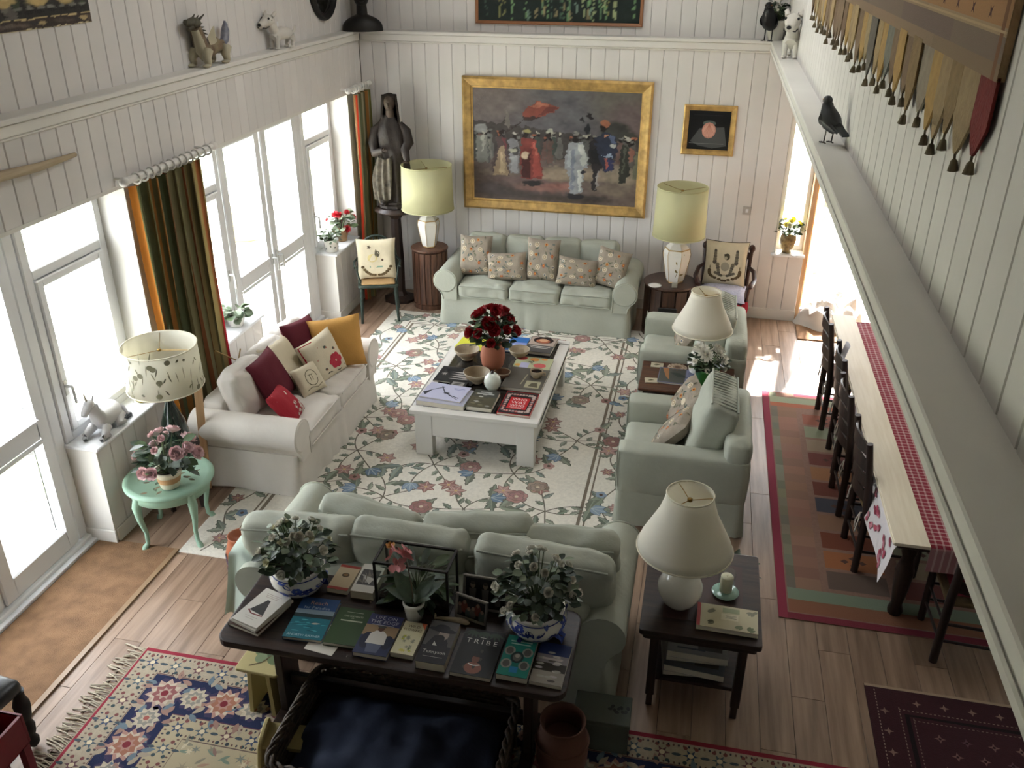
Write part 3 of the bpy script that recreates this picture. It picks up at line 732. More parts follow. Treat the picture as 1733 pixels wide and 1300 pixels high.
def flowerart(seed):
    r2 = random.Random(seed); A = Art()
    for i in range(46):
        u, v = r2.uniform(-.86, .86), r2.uniform(-.86, .86); c = r2.choice(('6a6b58', '7a7a66', '5d6a66', 'a09480'))
        A.leaf(u, v, .2, .07, r2.uniform(0, 6), c, k=1)
    for i in range(15):
        u, v = -.72+(i % 4)*.48+r2.uniform(-.12, .12), -.74+(i//4)*.49+r2.uniform(-.1, .1); kd = i % 5
        if kd in (0, 3): A.ell(u, v, .15, .13, 'c9bda4', k=2); A.ell(u, v, .09, .08, 'a89478', k=3); A.ell(u, v, .04, .04, 'd8cfb8', k=4)
        elif kd == 1: A.star(u, v, .05, .13, 6, 'b8562f', k=2); A.ell(u, v, .04, .04, 'd8a050', k=3)
        elif kd == 2: A.star(u, v, .06, .12, 7, 'd0c6b2', k=2); A.ell(u, v, .045, .045, '6a6a74', k=3)
        else: A.ell(u, v, .09, .08, 'c08a4e', k=2); A.ell(u, v, .04, .04, '7f3a2c', k=3)
    return A
for i, (x, y, z, w_, h, rx, rz, ry, lb) in enumerate((
    (-2.46, 9.42, .73, .38, .46, -.3, .05, 0, 'upright flowered cushion at the left end of the back sofa'),
    (-2.08, 9.35, .65, .46, .32, -.32, .05, -.08, 'wide flowered cushion second from left on the back sofa'),
    (-1.68, 9.41, .74, .38, .48, -.28, -.02, .02, 'tallest flowered cushion in the middle of the back sofa'),
    (-1.27, 9.33, .65, .46, .32, -.32, .0, .08, 'wide flowered cushion second from right on the back sofa'),
    (-.9, 9.38, .71, .38, .43, -.35, -.2, .14, 'tilted flowered cushion at the right end of the back sofa'))):
    cushion(lb, (x, y, z), w_, h, .15, (rx, ry, rz), FLC, flowerart(i+3), 'flowered cushions')
cushion('flowered cushion farther back of two on the nearer armchair', (.05, 6.36, .66), .46, .44, .15, (-.55, .0, -PI/2+.3), FLC, flowerart(9), 'flowered cushions')
cushion('flowered cushion in front, lower of two on the nearer armchair', (-.02, 6.1, .6), .44, .4, .15, (-.7, .0, -PI/2-.25), FLC, flowerart(10), 'flowered cushions')
cushion('pale flowered cushion on the farther armchair, behind the bell lampshade', (.02, 7.95, .64), .44, .42, .15, (-.55, .0, -PI/2+.1), FLC, flowerart(11), 'flowered cushions')
MAROON = mat('maroon_cloth', '5c1826', .9, var=.08, bump=.2); CRM = mat('cream_cloth', 'd3c8ae', .9, var=.05, bump=.2)
RED = mat('red_cloth', 'a0202e', .85, var=.08, bump=.2); MUST = mat('mustard_cloth', 'c2924c', .85, var=.06, bump=.2)
W2 = PI/2
cushion('maroon cushion at the far end of the white sofa behind the red and white one', (-3.34, 6.66, .75), .44, .44, .13, (-.4, .1, W2-.2), MAROON)
A = Art(); A.poly([(-.95, .3), (-.2, .95), (-.95, .95)], 'a82438', 1); A.poly([(-.95, -.2), (-.5, .1), (-.2, .6), (-.3, .95), (-.95, .95)], 'a82438', 1)
for x, y in ((.1, .45), (-.3, -.4), (.5, .2)): A.ell(x, y, .07, .06, '565c52', k=2); A.ell(x+.05, y-.04, .04, .04, 'b06a5a', k=3)
for i in range(6): A.ell(.35+.2*math.cos(i), -.3+.2*math.sin(i), .17, .15, jit('b83a4a', .15), k=2)
A.line([(-.8, -.75), (-.2, -.6), (.4, -.8), (.8, -.7)], .05, '4a4a40', 2)
cushion('round cornered cream cushion with red flowers on the white sofa', (-3.13, 6.56, .67), .42, .42, .16, (-.35, -.15, W2-.35), CRM, A)
cushion('mustard yellow cushion leaning on the far arm of the white sofa', (-3.08, 6.8, .72), .47, .47, .15, (-.3, -.08, .45), MUST)
cushion('plain large cream cushion in the middle of the white sofa', (-3.37, 6.3, .71), .45, .45, .14, (-.5, .05, W2-.05), CRM)
A = Art(); A.line([(math.cos(i*.5)*.45, math.sin(i*.5)*.55) for i in range(13)], .05, '6a6450', 1)
for x in (-.12, .05): A.line([(x, -.2), (x+.02, .2)], .04, '6a6450', 1); A.line([(x-.1, .22), (x+.14, .2)], .04, '6a6450', 1)
A.line([(-.7, -.7), (-.3, -.6), (.2, -.75), (.6, -.6)], .05, '77705a', 1)
cushion('small cream cushion embroidered with a wreath on the white sofa', (-3.13, 6.26, .61), .28, .26, .1, (-.6, .0, W2-.35), CRM, A)
cushion('maroon cushion near the front arm of the white sofa', (-3.33, 6.0, .72), .44, .44, .13, (-.5, .0, W2+.05), MAROON)
A = Art(); A.poly([(-.9, .5), (-.75, .9), (.3, .55), (.2, .35)], 'd8cdbc', 1)
for i in range(14): A.star(.2+rnd.uniform(-.6, .6), -.55+rnd.uniform(-.3, .35), .05, .14, 6, 'd9cfc2', k=1+i % 3)
cushion('small bright red cushion with white blossoms on the white sofa', (-3.12, 5.8, .6), .34, .32, .12, (-.75, .1, W2+.2), RED, A)
# ---------------------------------------------------------------- curtains and poles
CURT = vmat('curtain_cloth', .9, bump=.2, bsc=200, trans=.25)
STR = ['6c6a48', '5a5e3c', '86744a', 'b0a88a', '746f48', '8a5636', '585a3c', '9c946e', '6a6040', 'a8743c', '62684a', '7a5a3a']
def curtain(label, y0, y1, x, seed, edge0, edge1, squeeze=1.0):
    cs = [lin(c) for c in STR]; r2 = random.Random(seed); nf = int((y1-y0)/.115); seq = [r2.choice(cs) for _ in range(90)]
    def cf(u, v):
        if u < .03: return lin(edge0)
        if u > .965: return lin(edge1)
        return seq[int(u*46)]
    mb = MB()
    def fn(u, v):
        am = .03+.006*v; sh = (1-v)
        yy = y0+(y1-y0)*(u if squeeze == 1 else .5+(u-.5)*(1-(1-squeeze)*math.sin(PI*v)**2))
        xx = x+am*math.sin(u*nf*2*PI+.8*math.sin(v*3+seed))+.02*math.sin(u*9+seed)*sh
        return (xx, yy+.012*math.sin(u*nf*4*PI), .03+v*2.4)
    mb.grid(fn, 180, 14, colfn=cf)
    o = mb.build('curtain', CURT, label=label, cat='curtain'); return o
c1 = curtain('striped green and brown curtain with red edge between the near and middle windows', 5.42, 6.36, -3.885, 2, 'c07a30', '8a1a20')
MB().tube([(-3.78, 5.95, .95), (-3.76, 6.1, .83), (-3.76, 6.25, .72), (-3.77, 6.33, .8)], .006, 5).ell((-3.76, 6.26, .66), (.02, .02, .05)).build('tieback_cord', mat('gold_cord', '8a7040', .8), c1)
curtain('striped orange and olive curtain gathered in the back left corner', 9.5, 9.96, -3.84, 5, 'c8452c', '6a6a3a')
PW_ = mat('white_pole_paint', 'dedbd5', .4)
def pole(label, y0, y1, z, n):
    t = thing('curtain_pole', label, 'curtain pole', (0, 0, 0)); x = -3.83
    MB().tube([(x, y0, z), (x, y1, z)], .024, 12).build('pole', PW_, t)
    for y in (y0-.02, y1+.02): MB().ell((x, y, z), (.034, .04, .034)).build('finial', PW_, t)
    me = None
    for i in range(n):
        y = y0+.12+(y1-y0-.2)*i/max(1, n-1)
        if not me:
            mb = MB().tube([(.036*math.cos(a*PI/8), 0, .036*math.sin(a*PI/8)) for a in range(17)], .0075, 6, cap=False); o = mb.build('ring', PW_, t, loc=(x, y, z-.008)); me = o.data
        else: inst('ring', me, t, (x, y, z-.008), (0, 0, rnd.uniform(-.2, .2)))
    for y in (y0+.05, y1-.05): MB().tube([(x, y, z), (-3.95, y, z)], .012, 8).build('bracket', PW_, t)
pole('white wooden curtain pole with rings over the large striped curtain', 5.3, 6.45, 2.5, 12)
pole('short white wooden curtain pole in the back left corner', 9.36, 9.94, 2.5, 6)
# ---------------------------------------------------------------- raster pictures (paint on canvas as a finely coloured sheet)
class Ras:
    def __init__(s, nx, ny, top, bot):
        s.nx, s.ny = nx, ny; s.Y, s.X = np.mgrid[0:ny, 0:nx]; s.X = (s.X+.5)/nx; s.Y = (s.Y+.5)/ny; g = np.random.default_rng(3); s.g = g
        def sm(k):
            a = g.normal(size=(k, k)); xi = np.clip((s.X*(k-1)), 0, k-1.001); yi = np.clip((s.Y*(k-1)), 0, k-1.001); i, j = xi.astype(int), yi.astype(int); f, h = xi-i, yi-j
            return (a[j, i]*(1-f)+a[j, i+1]*f)*(1-h)+(a[j+1, i]*(1-f)+a[j+1, i+1]*f)*h
        s.n1, s.n2, s.n3 = sm(60), sm(60), sm(18); t, b = np.array(lin(top)), np.array(lin(bot))
        s.I = t+(b-t)*s.Y[..., None]; s.wx, s.wy = s.X+.006*s.n1, s.Y+.008*s.n2
    def put(s, m, col, al=1): m = (np.clip(m, 0, 1)*al)[..., None]; s.I = s.I*(1-m)+np.array(lin(col))*m; return s
    def ell(s, x, y, a, b, col, al=1, soft=.25, t=0):
        dx, dy = s.wx-x, s.wy-y; c, d = math.cos(t), math.sin(t); r = np.sqrt(((dx*c+dy*d)/a)**2+((-dx*d+dy*c)/b)**2); return s.put((1-r)/soft+.5, col, al)
    def poly(s, pts, col, al=1, soft=.01):
        ins = np.zeros(s.X.shape, bool); n = len(pts)
        for i in range(n):
            (x0, y0), (x1, y1) = pts[i], pts[(i+1) % n]; c = (y0 > s.wy) != (y1 > s.wy)
            ins ^= c & (s.wx < (x1-x0)*(s.wy-y0)/((y1-y0) or 1e-9)+x0)
        return s.put(ins.astype(float), col, al)
    def build(s, n, w_, h, parent, loc, rot, m, amt=.1):
        I = s.I*.72+s.I.mean(2, keepdims=True)*.28; I = np.clip(I*(1+amt*s.n1[..., None]*.6+amt*s.n3[..., None]), 0, 1); nx, ny = s.nx, s.ny
        vs = [((i/(nx-1)-.5)*w_, 0, (.5-j/(ny-1))*h) for j in range(ny) for i in range(nx)]
        fs = [((j+1)*nx+i, (j+1)*nx+i+1, j*nx+i+1, j*nx+i) for j in range(ny-1) for i in range(nx-1)]
        me = bpy.data.meshes.new(n); me.from_pydata(vs, [], fs); me.materials.append(m)
        at = me.color_attributes.new('Col', 'FLOAT_COLOR', 'POINT'); at.data.foreach_set('color', np.concatenate([I, np.ones((ny, nx, 1))], 2).astype('f').ravel())
        o = bpy.data.objects.new(n, me); C.objects.link(o); o.parent = parent; o.location = loc; o.rotation_euler = rot; return o
OIL = vmat('oil_paint', .55, bump=.25, bsc=60)
def pframe(t, w_, h, fw, dp, m, prof=None):   # moulded frame, four mitred bars in one ring, front face towards -y
    prof = prof or [(0, 0), (0, -dp*.7), (.2*fw, -dp), (.45*fw, -dp*.85), (.8*fw, -dp*.7), (.85*fw, -dp*.5), (fw, -dp*.45), (fw, 0)]
    mb = MB(); k = len(prof); vs = []
    for sx, sz in ((-1, -1), (1, -1), (1, 1), (-1, 1)):
        for a, d in prof: vs.append((sx*(w_/2-a), d, sz*(h/2-a)))
    fs = [(i*k+j, ((i+1) % 4)*k+j, ((i+1) % 4)*k+j+1, i*k+j+1) for i in range(4) for j in range(k-1)]
    mb.add(vs, fs); return mb.build('frame', m, t)
R_ = Ras(240, 160, '6b5f5d', '5f5450')
R_.ell(.5, .2, .35, .3, '5a5a60', .8, .8).ell(.9, .1, .2, .2, '625c50', .7, .8).ell(.93, .25, .12, .15, '6b5458', .6, .8).ell(.15, .12, .2, .16, '6d605c', .8, .8)
R_.poly([(0, .29), (.18, .31), (.2, .26), (.21, .32), (.5, .36), (1, .42), (1, .66), (0, .6)], '433a38', .9)
R_.ell(.85, .36, .09, .1, '33342f', .9, .5).ell(.93, .4, .06, .07, '3a3a34', .9, .5).poly([(.2, .3), (.215, .2), (.235, .3), (.23, .36)], '80766a', .6)
R_.poly([(0, .62), (1, .58), (1, 1), (0, 1)], '6b5a50', .9)
for x, y, a, b, c in ((.62, .72, .2, .05, '9a876a'), (.9, .72, .1, .07, '9a8a6e'), (.5, .76, .1, .03, '98846a'), (.15, .74, .12, .03, '7d6a5c'), (.45, .86, .16, .04, '8a5a4e'), (.3, .8, .2, .03, '6f5652'), (.7, .93, .14, .03, '3f3a38'), (.3, .93, .3, .04, '463e3e'), (.12, .88, .12, .05, '564c4e'), (.85, .85, .12, .05, '7a6a58'), (.6, .95, .2, .03, '4d4038'), (.55, .83, .1, .03, '9a5f50')): R_.ell(x, y, a, b, c, .8, .9)
g = random.Random(6)
for i in range(46):
    x = g.uniform(.02, .97); y = .41+g.uniform(-.02, .03); c = g.choice(('5a5a54', '6a6a62', '4a4f48', '55504a', '7a766c', '3f4a44', '6a4a42')); hh = g.uniform(.1, .13)
    R_.poly([(x-.012, y+.02), (x+.012, y+.02), (x+.022, y+.02+hh*1.6), (x-.022, y+.02+hh*1.6)], c, .85); R_.ell(x, y, .009, .016, '1e1a18'); R_.ell(x, y-.014, .01, .01, g.choice(('b0a994', '8a8478', '6a6a66', 'a85a30')))
def robe(pts, *layers):
    for c, p in ((layers[0], pts),): R_.poly(p, c)
    for c, p in layers[1:]: R_.poly(p, c, .85)
R_.ell(.06, .36, .035, .04, '8a8a88'); robe([(.03, .42), (.1, .42), (.115, .66), (.03, .66)], '77776e', ('a09e90', [(.06, .42), (.085, .42), (.075, .56), (.065, .56)]), ('4f4f4c', [(.1, .44), (.115, .66), (.1, .66)]))
R_.ell(.03, .55, .008, .012, 'b5ad9a')
robe([(.16, .42), (.21, .43), (.23, .76), (.12, .74)], '53403f', ('a58a62', [(.165, .52), (.195, .5), (.225, .76), (.13, .76)]), ('c4a878', [(.18, .56), (.19, .56), (.2, .75), (.17, .75)]), ('7a3038', [(.19, .43), (.21, .44), (.215, .55), (.2, .52)])); R_.ell(.185, .39, .012, .025, '2a1c18')
robe([(.23, .44), (.285, .44), (.29, .75), (.235, .75)], '7c7c80', ('9c9ca0', [(.24, .6), (.275, .58), (.28, .74), (.245, .74)]), ('34302e', [(.245, .52), (.28, .5), (.285, .57), (.25, .58)])); R_.ell(.26, .41, .012, .022, '241a16'); R_.ell(.26, .39, .014, .01, 'b5b0a4'); R_.ell(.25, .545, .022, .014, 'a8a48a')
robe([(.31, .42), (.38, .44), (.42, .6), (.435, .78), (.3, .78), (.295, .56)], '7d2a20', ('a23524', [(.36, .46), (.385, .45), (.43, .75), (.38, .77)]), ('3a1614', [(.31, .55), (.355, .56), (.36, .77), (.305, .77)]), ('c25a3a', [(.365, .46), (.385, .48), (.4, .58), (.385, .56)])); R_.ell(.33, .4, .016, .03, '2a2018'); R_.ell(.335, .37, .022, .018, '9a8f4a'); R_.ell(.325, .575, .022, .032, 'c9b08a'); R_.ell(.37, .82, .06, .025, '2c2828')
R_.ell(.47, .37, .02, .03, 'b3af98'); R_.ell(.46, .4, .018, .02, '2c211c')
R_.poly([(.3, .23), (.34, .16), (.41, .115), (.48, .14), (.525, .165), (.47, .21), (.4, .255), (.33, .27)], '8e3a26'); R_.poly([(.35, .16), (.41, .12), (.46, .14), (.4, .17)], 'b5623c', .9); R_.poly([(.46, .15), (.52, .165), (.44, .22), (.4, .23)], '6a2a20', .8); R_.poly([(.31, .25), (.42, .24), (.36, .28), (.32, .28)], '3a2a26', .9)
for i in range(12): R_.ell(.32-i*.011, .27+i*.012, .006, .006, '3a2c28')
robe([(.58, .46), (.66, .44), (.69, .56), (.7, .66), (.675, .68), (.67, .88), (.6, .9), (.585, .72), (.555, .66)], '8e9296', ('b4b6ac', [(.64, .46), (.67, .47), (.695, .62), (.665, .66)]), ('70798a', [(.6, .5), (.62, .5), (.62, .86), (.6, .86)]), ('c4c6bc', [(.645, .68), (.665, .68), (.665, .86), (.65, .87)]), ('a3a8ae', [(.58, .55), (.595, .5), (.6, .68), (.575, .66)])); R_.ell(.622, .42, .016, .035, '231c1a'); R_.ell(.625, .375, .016, .018, '8c8880'); R_.ell(.63, .92, .05, .02, '2b2a2c'); R_.ell(.675, .7, .018, .02, '22222c')
robe([(.7, .45), (.74, .4), (.78, .42), (.79, .62), (.76, .7), (.755, .85), (.73, .85), (.725, .68), (.7, .6)], '2a2426', ('8a8480', [(.755, .68), (.77, .68), (.765, .82), (.75, .84)]), ('1c1a1e', [(.71, .5), (.76, .48), (.77, .62), (.72, .62)]))
robe([(.73, .4), (.8, .34), (.86, .4), (.87, .5), (.84, .6), (.85, .66), (.8, .7), (.77, .6)], '262c40', ('4a5a7e', [(.81, .36), (.84, .38), (.865, .44), (.83, .44)]), ('2a2f5e', [(.82, .58), (.85, .58), (.84, .68), (.8, .68)]), ('a84830', [(.795, .57), (.815, .58), (.82, .64), (.805, .66)]), ('7d93a8', [(.79, .54), (.83, .53), (.845, .57), (.81, .57)])); R_.ell(.785, .3, .022, .045, '201814'); R_.ell(.79, .275, .026, .03, 'a05a30'); R_.poly([(.79, .36), (.81, .36), (.79, .4)], 'c07a44'); R_.ell(.845, .46, .016, .018, '9a9a92')
R_.ell(.69, .33, .02, .05, '24262c'); R_.ell(.7, .22, .012, .035, '23191c', t=-.5); R_.ell(.655, .25, .006, .025, '2a2426')
robe([(.89, .45), (.93, .46), (.94, .7), (.92, .78), (.885, .78), (.88, .6)], '34362c', ('9a5a42', [(.935, .46), (.96, .5), (.955, .6), (.935, .58)]), ('54584a', [(.9, .47), (.915, .47), (.91, .7), (.9, .7)])); R_.ell(.925, .42, .014, .03, '241c18'); R_.ell(.93, .395, .016, .014, 'a09c90'); robe([(.97, .5), (1, .5), (1, .75), (.96, .72)], '6b6a50')
pt = thing('painting', 'large gilt framed painting of a robed crowd with a red umbrella above the back sofa', 'painting', (-1.68, 10.05, 1.86))
pframe(pt, 2.13, 1.49, .12, .06, GOLD); R_.build('canvas', 1.93, 1.29, pt, (0, -.02, 0), (0, 0, 0), OIL, .14)
# small picture with a shell on black
pt = thing('picture', 'small gilt framed picture of a pink shell on black to the right of the painting', 'picture', (.005, 10.05, 2.125))
pframe(pt, .56, .53, .06, .03, GOLD); A = Art(); A.rect(-.23, -.215, .23, .215, '121315'); A.up(); A.poly([(-.19, -.12), (-.1, .02), (.16, .04), (.2, -.16), (.05, -.19), (-.1, -.165)], '4b4e4e'); A.up(); A.ell(.0, .075, .07, .03, '56605c').up().ell(-.0, .0, .075, .085, 'b98578').up().star(0, -.005, .06, .07, 14, 'c99a8a').up()
for a in range(9): A.line([(0, .07), (.068*math.sin(-1+a*.25), -.075*math.cos(-1+a*.25))], .003, 'a8705f')
A.up(); A.line([(-.17, .16), (.14, .16)], .003, '33363a'); A.line([(-.2, -.14), (.17, -.14)], .003, '8a8c8a'); A.build('print', PRINT, pt, fn=lambda u, v, k: (u, -.012-k*3e-4, v))
# dark green painting above the ledge
R_ = Ras(90, 50, '14251f', '10201c')
for i in range(26): x = g.uniform(.03, .97); R_.poly([(x, .3), (x+.006, .3), (x+.02, .96), (x+.012, .97)], g.choice(('4f7a52', '6a9a5a', '8a8a3a', '3a5a4a', '9aa86a')), .8)
for i in range(9): x = .4+g.uniform(-.1, .3); R_.ell(x, .9+g.uniform(-.06, .04), .008, .05, g.choice(('8a7a4a', 'a06a50', '6a8a78')), .9)
pt = thing('painting', 'dark green painting in a thin wooden frame above the back ledge', 'painting', (-1.7, 10.15, 3.67))
pframe(pt, 1.82, 1.06, .04, .03, mat('thin_frame_wood', '8a5c3c', .5)); R_.build('canvas', 1.75, .99, pt, (0, -.016, 0), (0, 0, 0), OIL)
# dark picture with gilt bands on the upper left wall
R_ = Ras(110, 80, '2a2820', '25221e')
for i in range(16): x = i/16+.02; R_.ell(x, .62, .02, .17, g.choice(('3e4a2e', '4a4632', '2c2a26', '55502e')), .9); R_.ell(x, .76, .022, .02, '7c7a70', .8); R_.ell(x, .8, .025, .02, '15130f')
for x in (.52, .7, .86): R_.ell(x, .62, .065, .12, 'c3a552'); R_.ell(x, .6, .03, .06, 'd8c070', .8); R_.ell(x, .56, .02, .03, '4a3a20', .9)
R_.poly([(.5, .74), (.56, .72), (.58, .86), (.52, .86)], '6a645a', .7).poly([(0, .865), (1, .865), (1, .875), (0, .875)], 'c4aa66').poly([(0, .875), (1, .875), (1, .985), (0, .985)], '3c2a22')
for i in range(14): R_.ell(g.random(), .93, .06, .02, g.choice(('5a4a40', '4a2a24', '2a2a2e', '6a5a4a')), .7, .6, .2)
for x in (.1, .4, .7, .95): R_.ell(x, .93, .02, .025, 'b59a5a')
R_.poly([(0, .985), (1, .985), (1, 1), (0, 1)], 'd0c08a')
pt = thing('picture', 'dark picture of gold discs with a patterned border on the upper left wall', 'picture', (-4.07, 4.78, 3.73), PI/2)
MB().box(-.8, .8, -.014, -.002, -.25, .25).build('panel', mat('panel_edge', '3a3024', .6), pt); R_.build('canvas', 1.6, .5, pt, (0, -.017, 0), (0, 0, 0), OIL)
m_ = thing('mirror', 'round black framed mirror high on the upper left wall', 'mirror', (-4.07, 9.38, 3.53), PI/2)
MB().tube([(.3*math.cos(i*PI/20), -.03, .3*math.sin(i*PI/20)) for i in range(41)], .035, 10, cap=False).build('frame', BLACK, m_); MB().lathe([(0, 0), (.29, 0), (.29, .01)], 32).build('mirror_glass', mat('mirror_glass', 'c9c9c4', .05, metal=1), m_, loc=(0, -.01, 0), rot=(PI/2, 0, 0))
MB().tube([(-3.945, 3.9, 2.72), (-3.915, 4.3, 2.765), (-3.92, 4.62, 2.745), (-3.925, 4.98, 2.745)], [.02, .03, .026, .014], 10).build('driftwood_stick', wood('pale_stick', 'a8977c', 'c2b297', 'y', .8), label='long pale wooden stick fixed flat on the left wall boards', cat='stick')
sw = MB().box(-.045, .045, -.012, 0, -.045, .045).build('socket', mat('socket_plate', 'b5b0aa', .4), bevel=.003, loc=(.51, 10.05, 1.27), label='pale square switch plate on the back wall', cat='switch'); MB().box(-.015, .015, -.018, -.01, -.02, .02).build('rocker', UPVC, sw)
sw = MB().box(-.05, .05, -.012, 0, -.06, .06).build('socket', mat('socket_plate'), bevel=.003, loc=(-4.076, 8.3, 3.25), rot=(0, 0, PI/2), label='square switch plate on the upper left wall behind the white dog', cat='switch'); MB().box(-.015, .015, -.018, -.01, -.02, .02).build('rocker', UPVC, sw)
# ---------------------------------------------------------------- wall hanging
th = thing('wall_hanging', 'long woven tapestry with tasselled strips on the upper right wall', 'tapestry', (0, 0, 0))
TAP = mat('tapestry_wool', '9a7d5e', .97, var=.12, sc=30, bump=.5, bsc=120); xw = XR-.006
MB().box(xw-.016, xw+.003, 2.42, 7.45, 3.69, 4.75).build('woven_panel', TAP, th)
A = Art(); rr = random.Random(9)
for z0, z1, c in ((3.69, 3.73, '84705a'), (3.73, 3.79, '75655a'), (3.79, 3.81, '9a8468'), (3.81, 3.9, 'a17c56'), (3.9, 3.92, '8a6a40'), (3.92, 4.0, '5d4c48'), (4.0, 4.03, '7a5a48'), (4.03, 4.1, '8a6a48'), (4.1, 4.16, '4d3c38'), (4.16, 4.3, '9a7448'), (4.3, 4.36, '5a3a30'), (4.36, 4.6, '8f7048')):
    y = 2.42
    while y < 7.45: d = rr.uniform(.5, 1.1); A.rect(y, z0, min(7.45, y+d), z1, jit(c, .08)); y += d
A.up()
for i in range(27):
    y = 2.6+i*.18
    for dz in (-.02, .025): A.star(y, 3.855+dz, .008, .022, 4, '4f3430', .8)
    A.star(y, 4.07, .01, .025, 6, ('5a3a2c', 'a08048')[i % 2]); A.star(y, 4.23, .012, .035, 4, ('6a2c28', '3c3c44')[i % 2])
A.line([(2.46, 3.69), (2.46, 4.7)], .03, '7a5a40'); A.line([(2.42, 3.8), (7.4, 3.8)], .006, 'b09a78')
A.build('woven_bands', STITCH, th, fn=lambda u, v, k: (xw-.0168-k*5e-4, u, v), kind='stuff')
STM = {}
tc_ = ['8f7c5c', '74604a', '9a8560', '5f5a52', '7f6a48', '8a8070', '66523e', '958462', '6f7068', 'a0824e']
y = 2.42; i = 0
while y < 7.4:
    w_ = rr.uniform(.13, .19); L = rr.uniform(.19, .26) if i else .2; c = '6a2420' if i == 0 else rr.choice(tc_)
    sm_ = mat('strip_wool_'+c, c, .97, var=.12, sc=25, bump=.5, bsc=90)
    cx = y+w_/2; pr_ = [(-w_/2, 0), (-w_/2, -L*.62), (-w_*.2, -L*.9), (-.008, -L), (.008, -L), (w_*.2, -L*.9), (w_/2, -L*.62), (w_/2, 0)]
    mb = MB(); mb.T = MX(((0, 0, 1, 0), (1, 0, 0, 0), (0, 1, 0, 0), (0, 0, 0, 1))); mb.prism(pr_, -.004, .004)
    s_ = mb.build('fringe_strip', sm_, th, loc=(xw-.009+rr.uniform(-.005, .005), cx, 3.7))
    tm = mat('tassel_wool', '6a5e4a', .97)
    if 't' not in STM:
        q = MB().tube([(0, 0, .0), (0, 0, -.02)], .004, 5).lathe([(.004, -.015), (.009, -.02), (.015, -.048), (0, -.05)][::-1], 8); o = q.build('tassel', tm, s_, loc=(0, 0, -L)); STM['t'] = o.data
    else: inst('tassel', STM['t'], s_, (0, 0, -L), (rr.uniform(-.2, .2), rr.uniform(-.1, .1), 0))
    y += w_*.96; i += 1
# ---------------------------------------------------------------- lamps
def shade_mesh(prof, th_=.004): return prof+[(r-th_, z) for r, z in prof[::-1]]
def mkshade(t, prof, m, n=40, trim=None, flute=0):
    mb = MB(); full = shade_mesh(prof); k = len(full); vs = []; fs = []
    for r, z in full:
        for i in range(n): a = 2*PI*i/n; q = 1+(flute*math.sin(a*12) if flute else 0); vs.append((r*q*math.cos(a), r*q*math.sin(a), z))
    for j in range(k):
        for i in range(n): fs.append((j*n+i, j*n+(i+1) % n, ((j+1) % k)*n+(i+1) % n, ((j+1) % k)*n+i))
    mb.add(vs, fs, True); o = mb.build('lamp_shade', m, t)
    if trim:
        for r, z in (prof[0], prof[-1]): MB().tube([(r*1.005*math.cos(a*PI/16), r*1.005*math.sin(a*PI/16), z) for a in range(33)], .005, 6, cap=False).build('shade_trim', trim, o)
    r, z = prof[-1]
    sp = MB()
    for a in range(3): sp.tube([(0, 0, z-.04), (r*.98*math.cos(a*2.1), r*.98*math.sin(a*2.1), z-.012)], .0025, 5)
    sp.lathe([(0, z-.045), (.014, z-.045), (.014, z-.03), (0, z-.03)], 10).build('shade_carrier', mat('brass', '9a7a40', .35, metal=.8), o); return o
LIME = mat('lime_shade_cloth', 'd9d6ac', .9, var=.03, bump=.15, bsc=200, trans=.35)
IVORY = mat('ivory_shade_cloth', 'f0ecdf', .85, trans=.42)
def jar(t, gold, z0, prof, n=6):
    mb = MB().lathe(prof, n, smooth=False, a0=PI/6); mb.build('jar', CERAM, t, bevel=.004)
    A_ = MB()
    for z, r in ((prof[0][1]+.004, prof[0][0]), (prof[4][1], prof[4][0]), (prof[-1][1]-.006, prof[-1][0])):
        q = [((r+.002)*math.cos(PI/6+a*PI/3), (r+.002)*math.sin(PI/6+a*PI/3), z) for a in range(7)]; A_.tube(q, .006, 5)
    for a in range(6): A_.tube([((r+.001)*math.cos(PI/6+a*PI/3), (r+.001)*math.sin(PI/6+a*PI/3), z) for r, z in prof[1:5]], .003, 4)
    A_.build('gilt_lines', GOLD, t)
def jarlamp(label, loc, sh, jp, rz=0):
    t = thing('table_lamp', label, 'lamp', loc, rz, 'ginger jar lamps'); jar(t, GOLD, 0, jp)
    zt = jp[-1][1]; MB().lathe([(.05, zt), (.055, zt+.012), (.03, zt+.02), (.02, zt+.05), (.02, zt+.16), (0, zt+.16)], 16).build('neck', GOLD, t)
    mkshade(t, [(sh[0], zt+.05), (sh[1], zt+.05+sh[2])], LIME, trim=LIME); return t
JP = [(.075, 0), (.085, .02), (.12, .2), (.13, .27), (.118, .32), (.085, .355), (.065, .37), (.07, .4)]
jarlamp('jar lamp with lime drum shade left of the back sofa, beside the dark statue', (-3.075, 9.62, .735), (.3, .285, .5), JP)
l2 = jarlamp('jar lamp with lime drum shade right of the back sofa, beside the eagle cushion chair', (-.2, 9.4, .612), (.28, .265, .52), [(r*1.15, z*1.18) for r, z in JP], .4)
A = Art()
for i in range(8): A.leaf(.0+rnd.uniform(-.03, .03), .08+i*.03, .05, .02, rnd.uniform(0, 3), '8a7a4a')
A.line([(-.02, .05), (.01, .15), (-.01, .3)], .006, '7a6a40')
A.build('painted_spray', PRINT, l2, fn=lambda u, v, k: (u-.02, -.1 -.16*v*.55, v+.02))
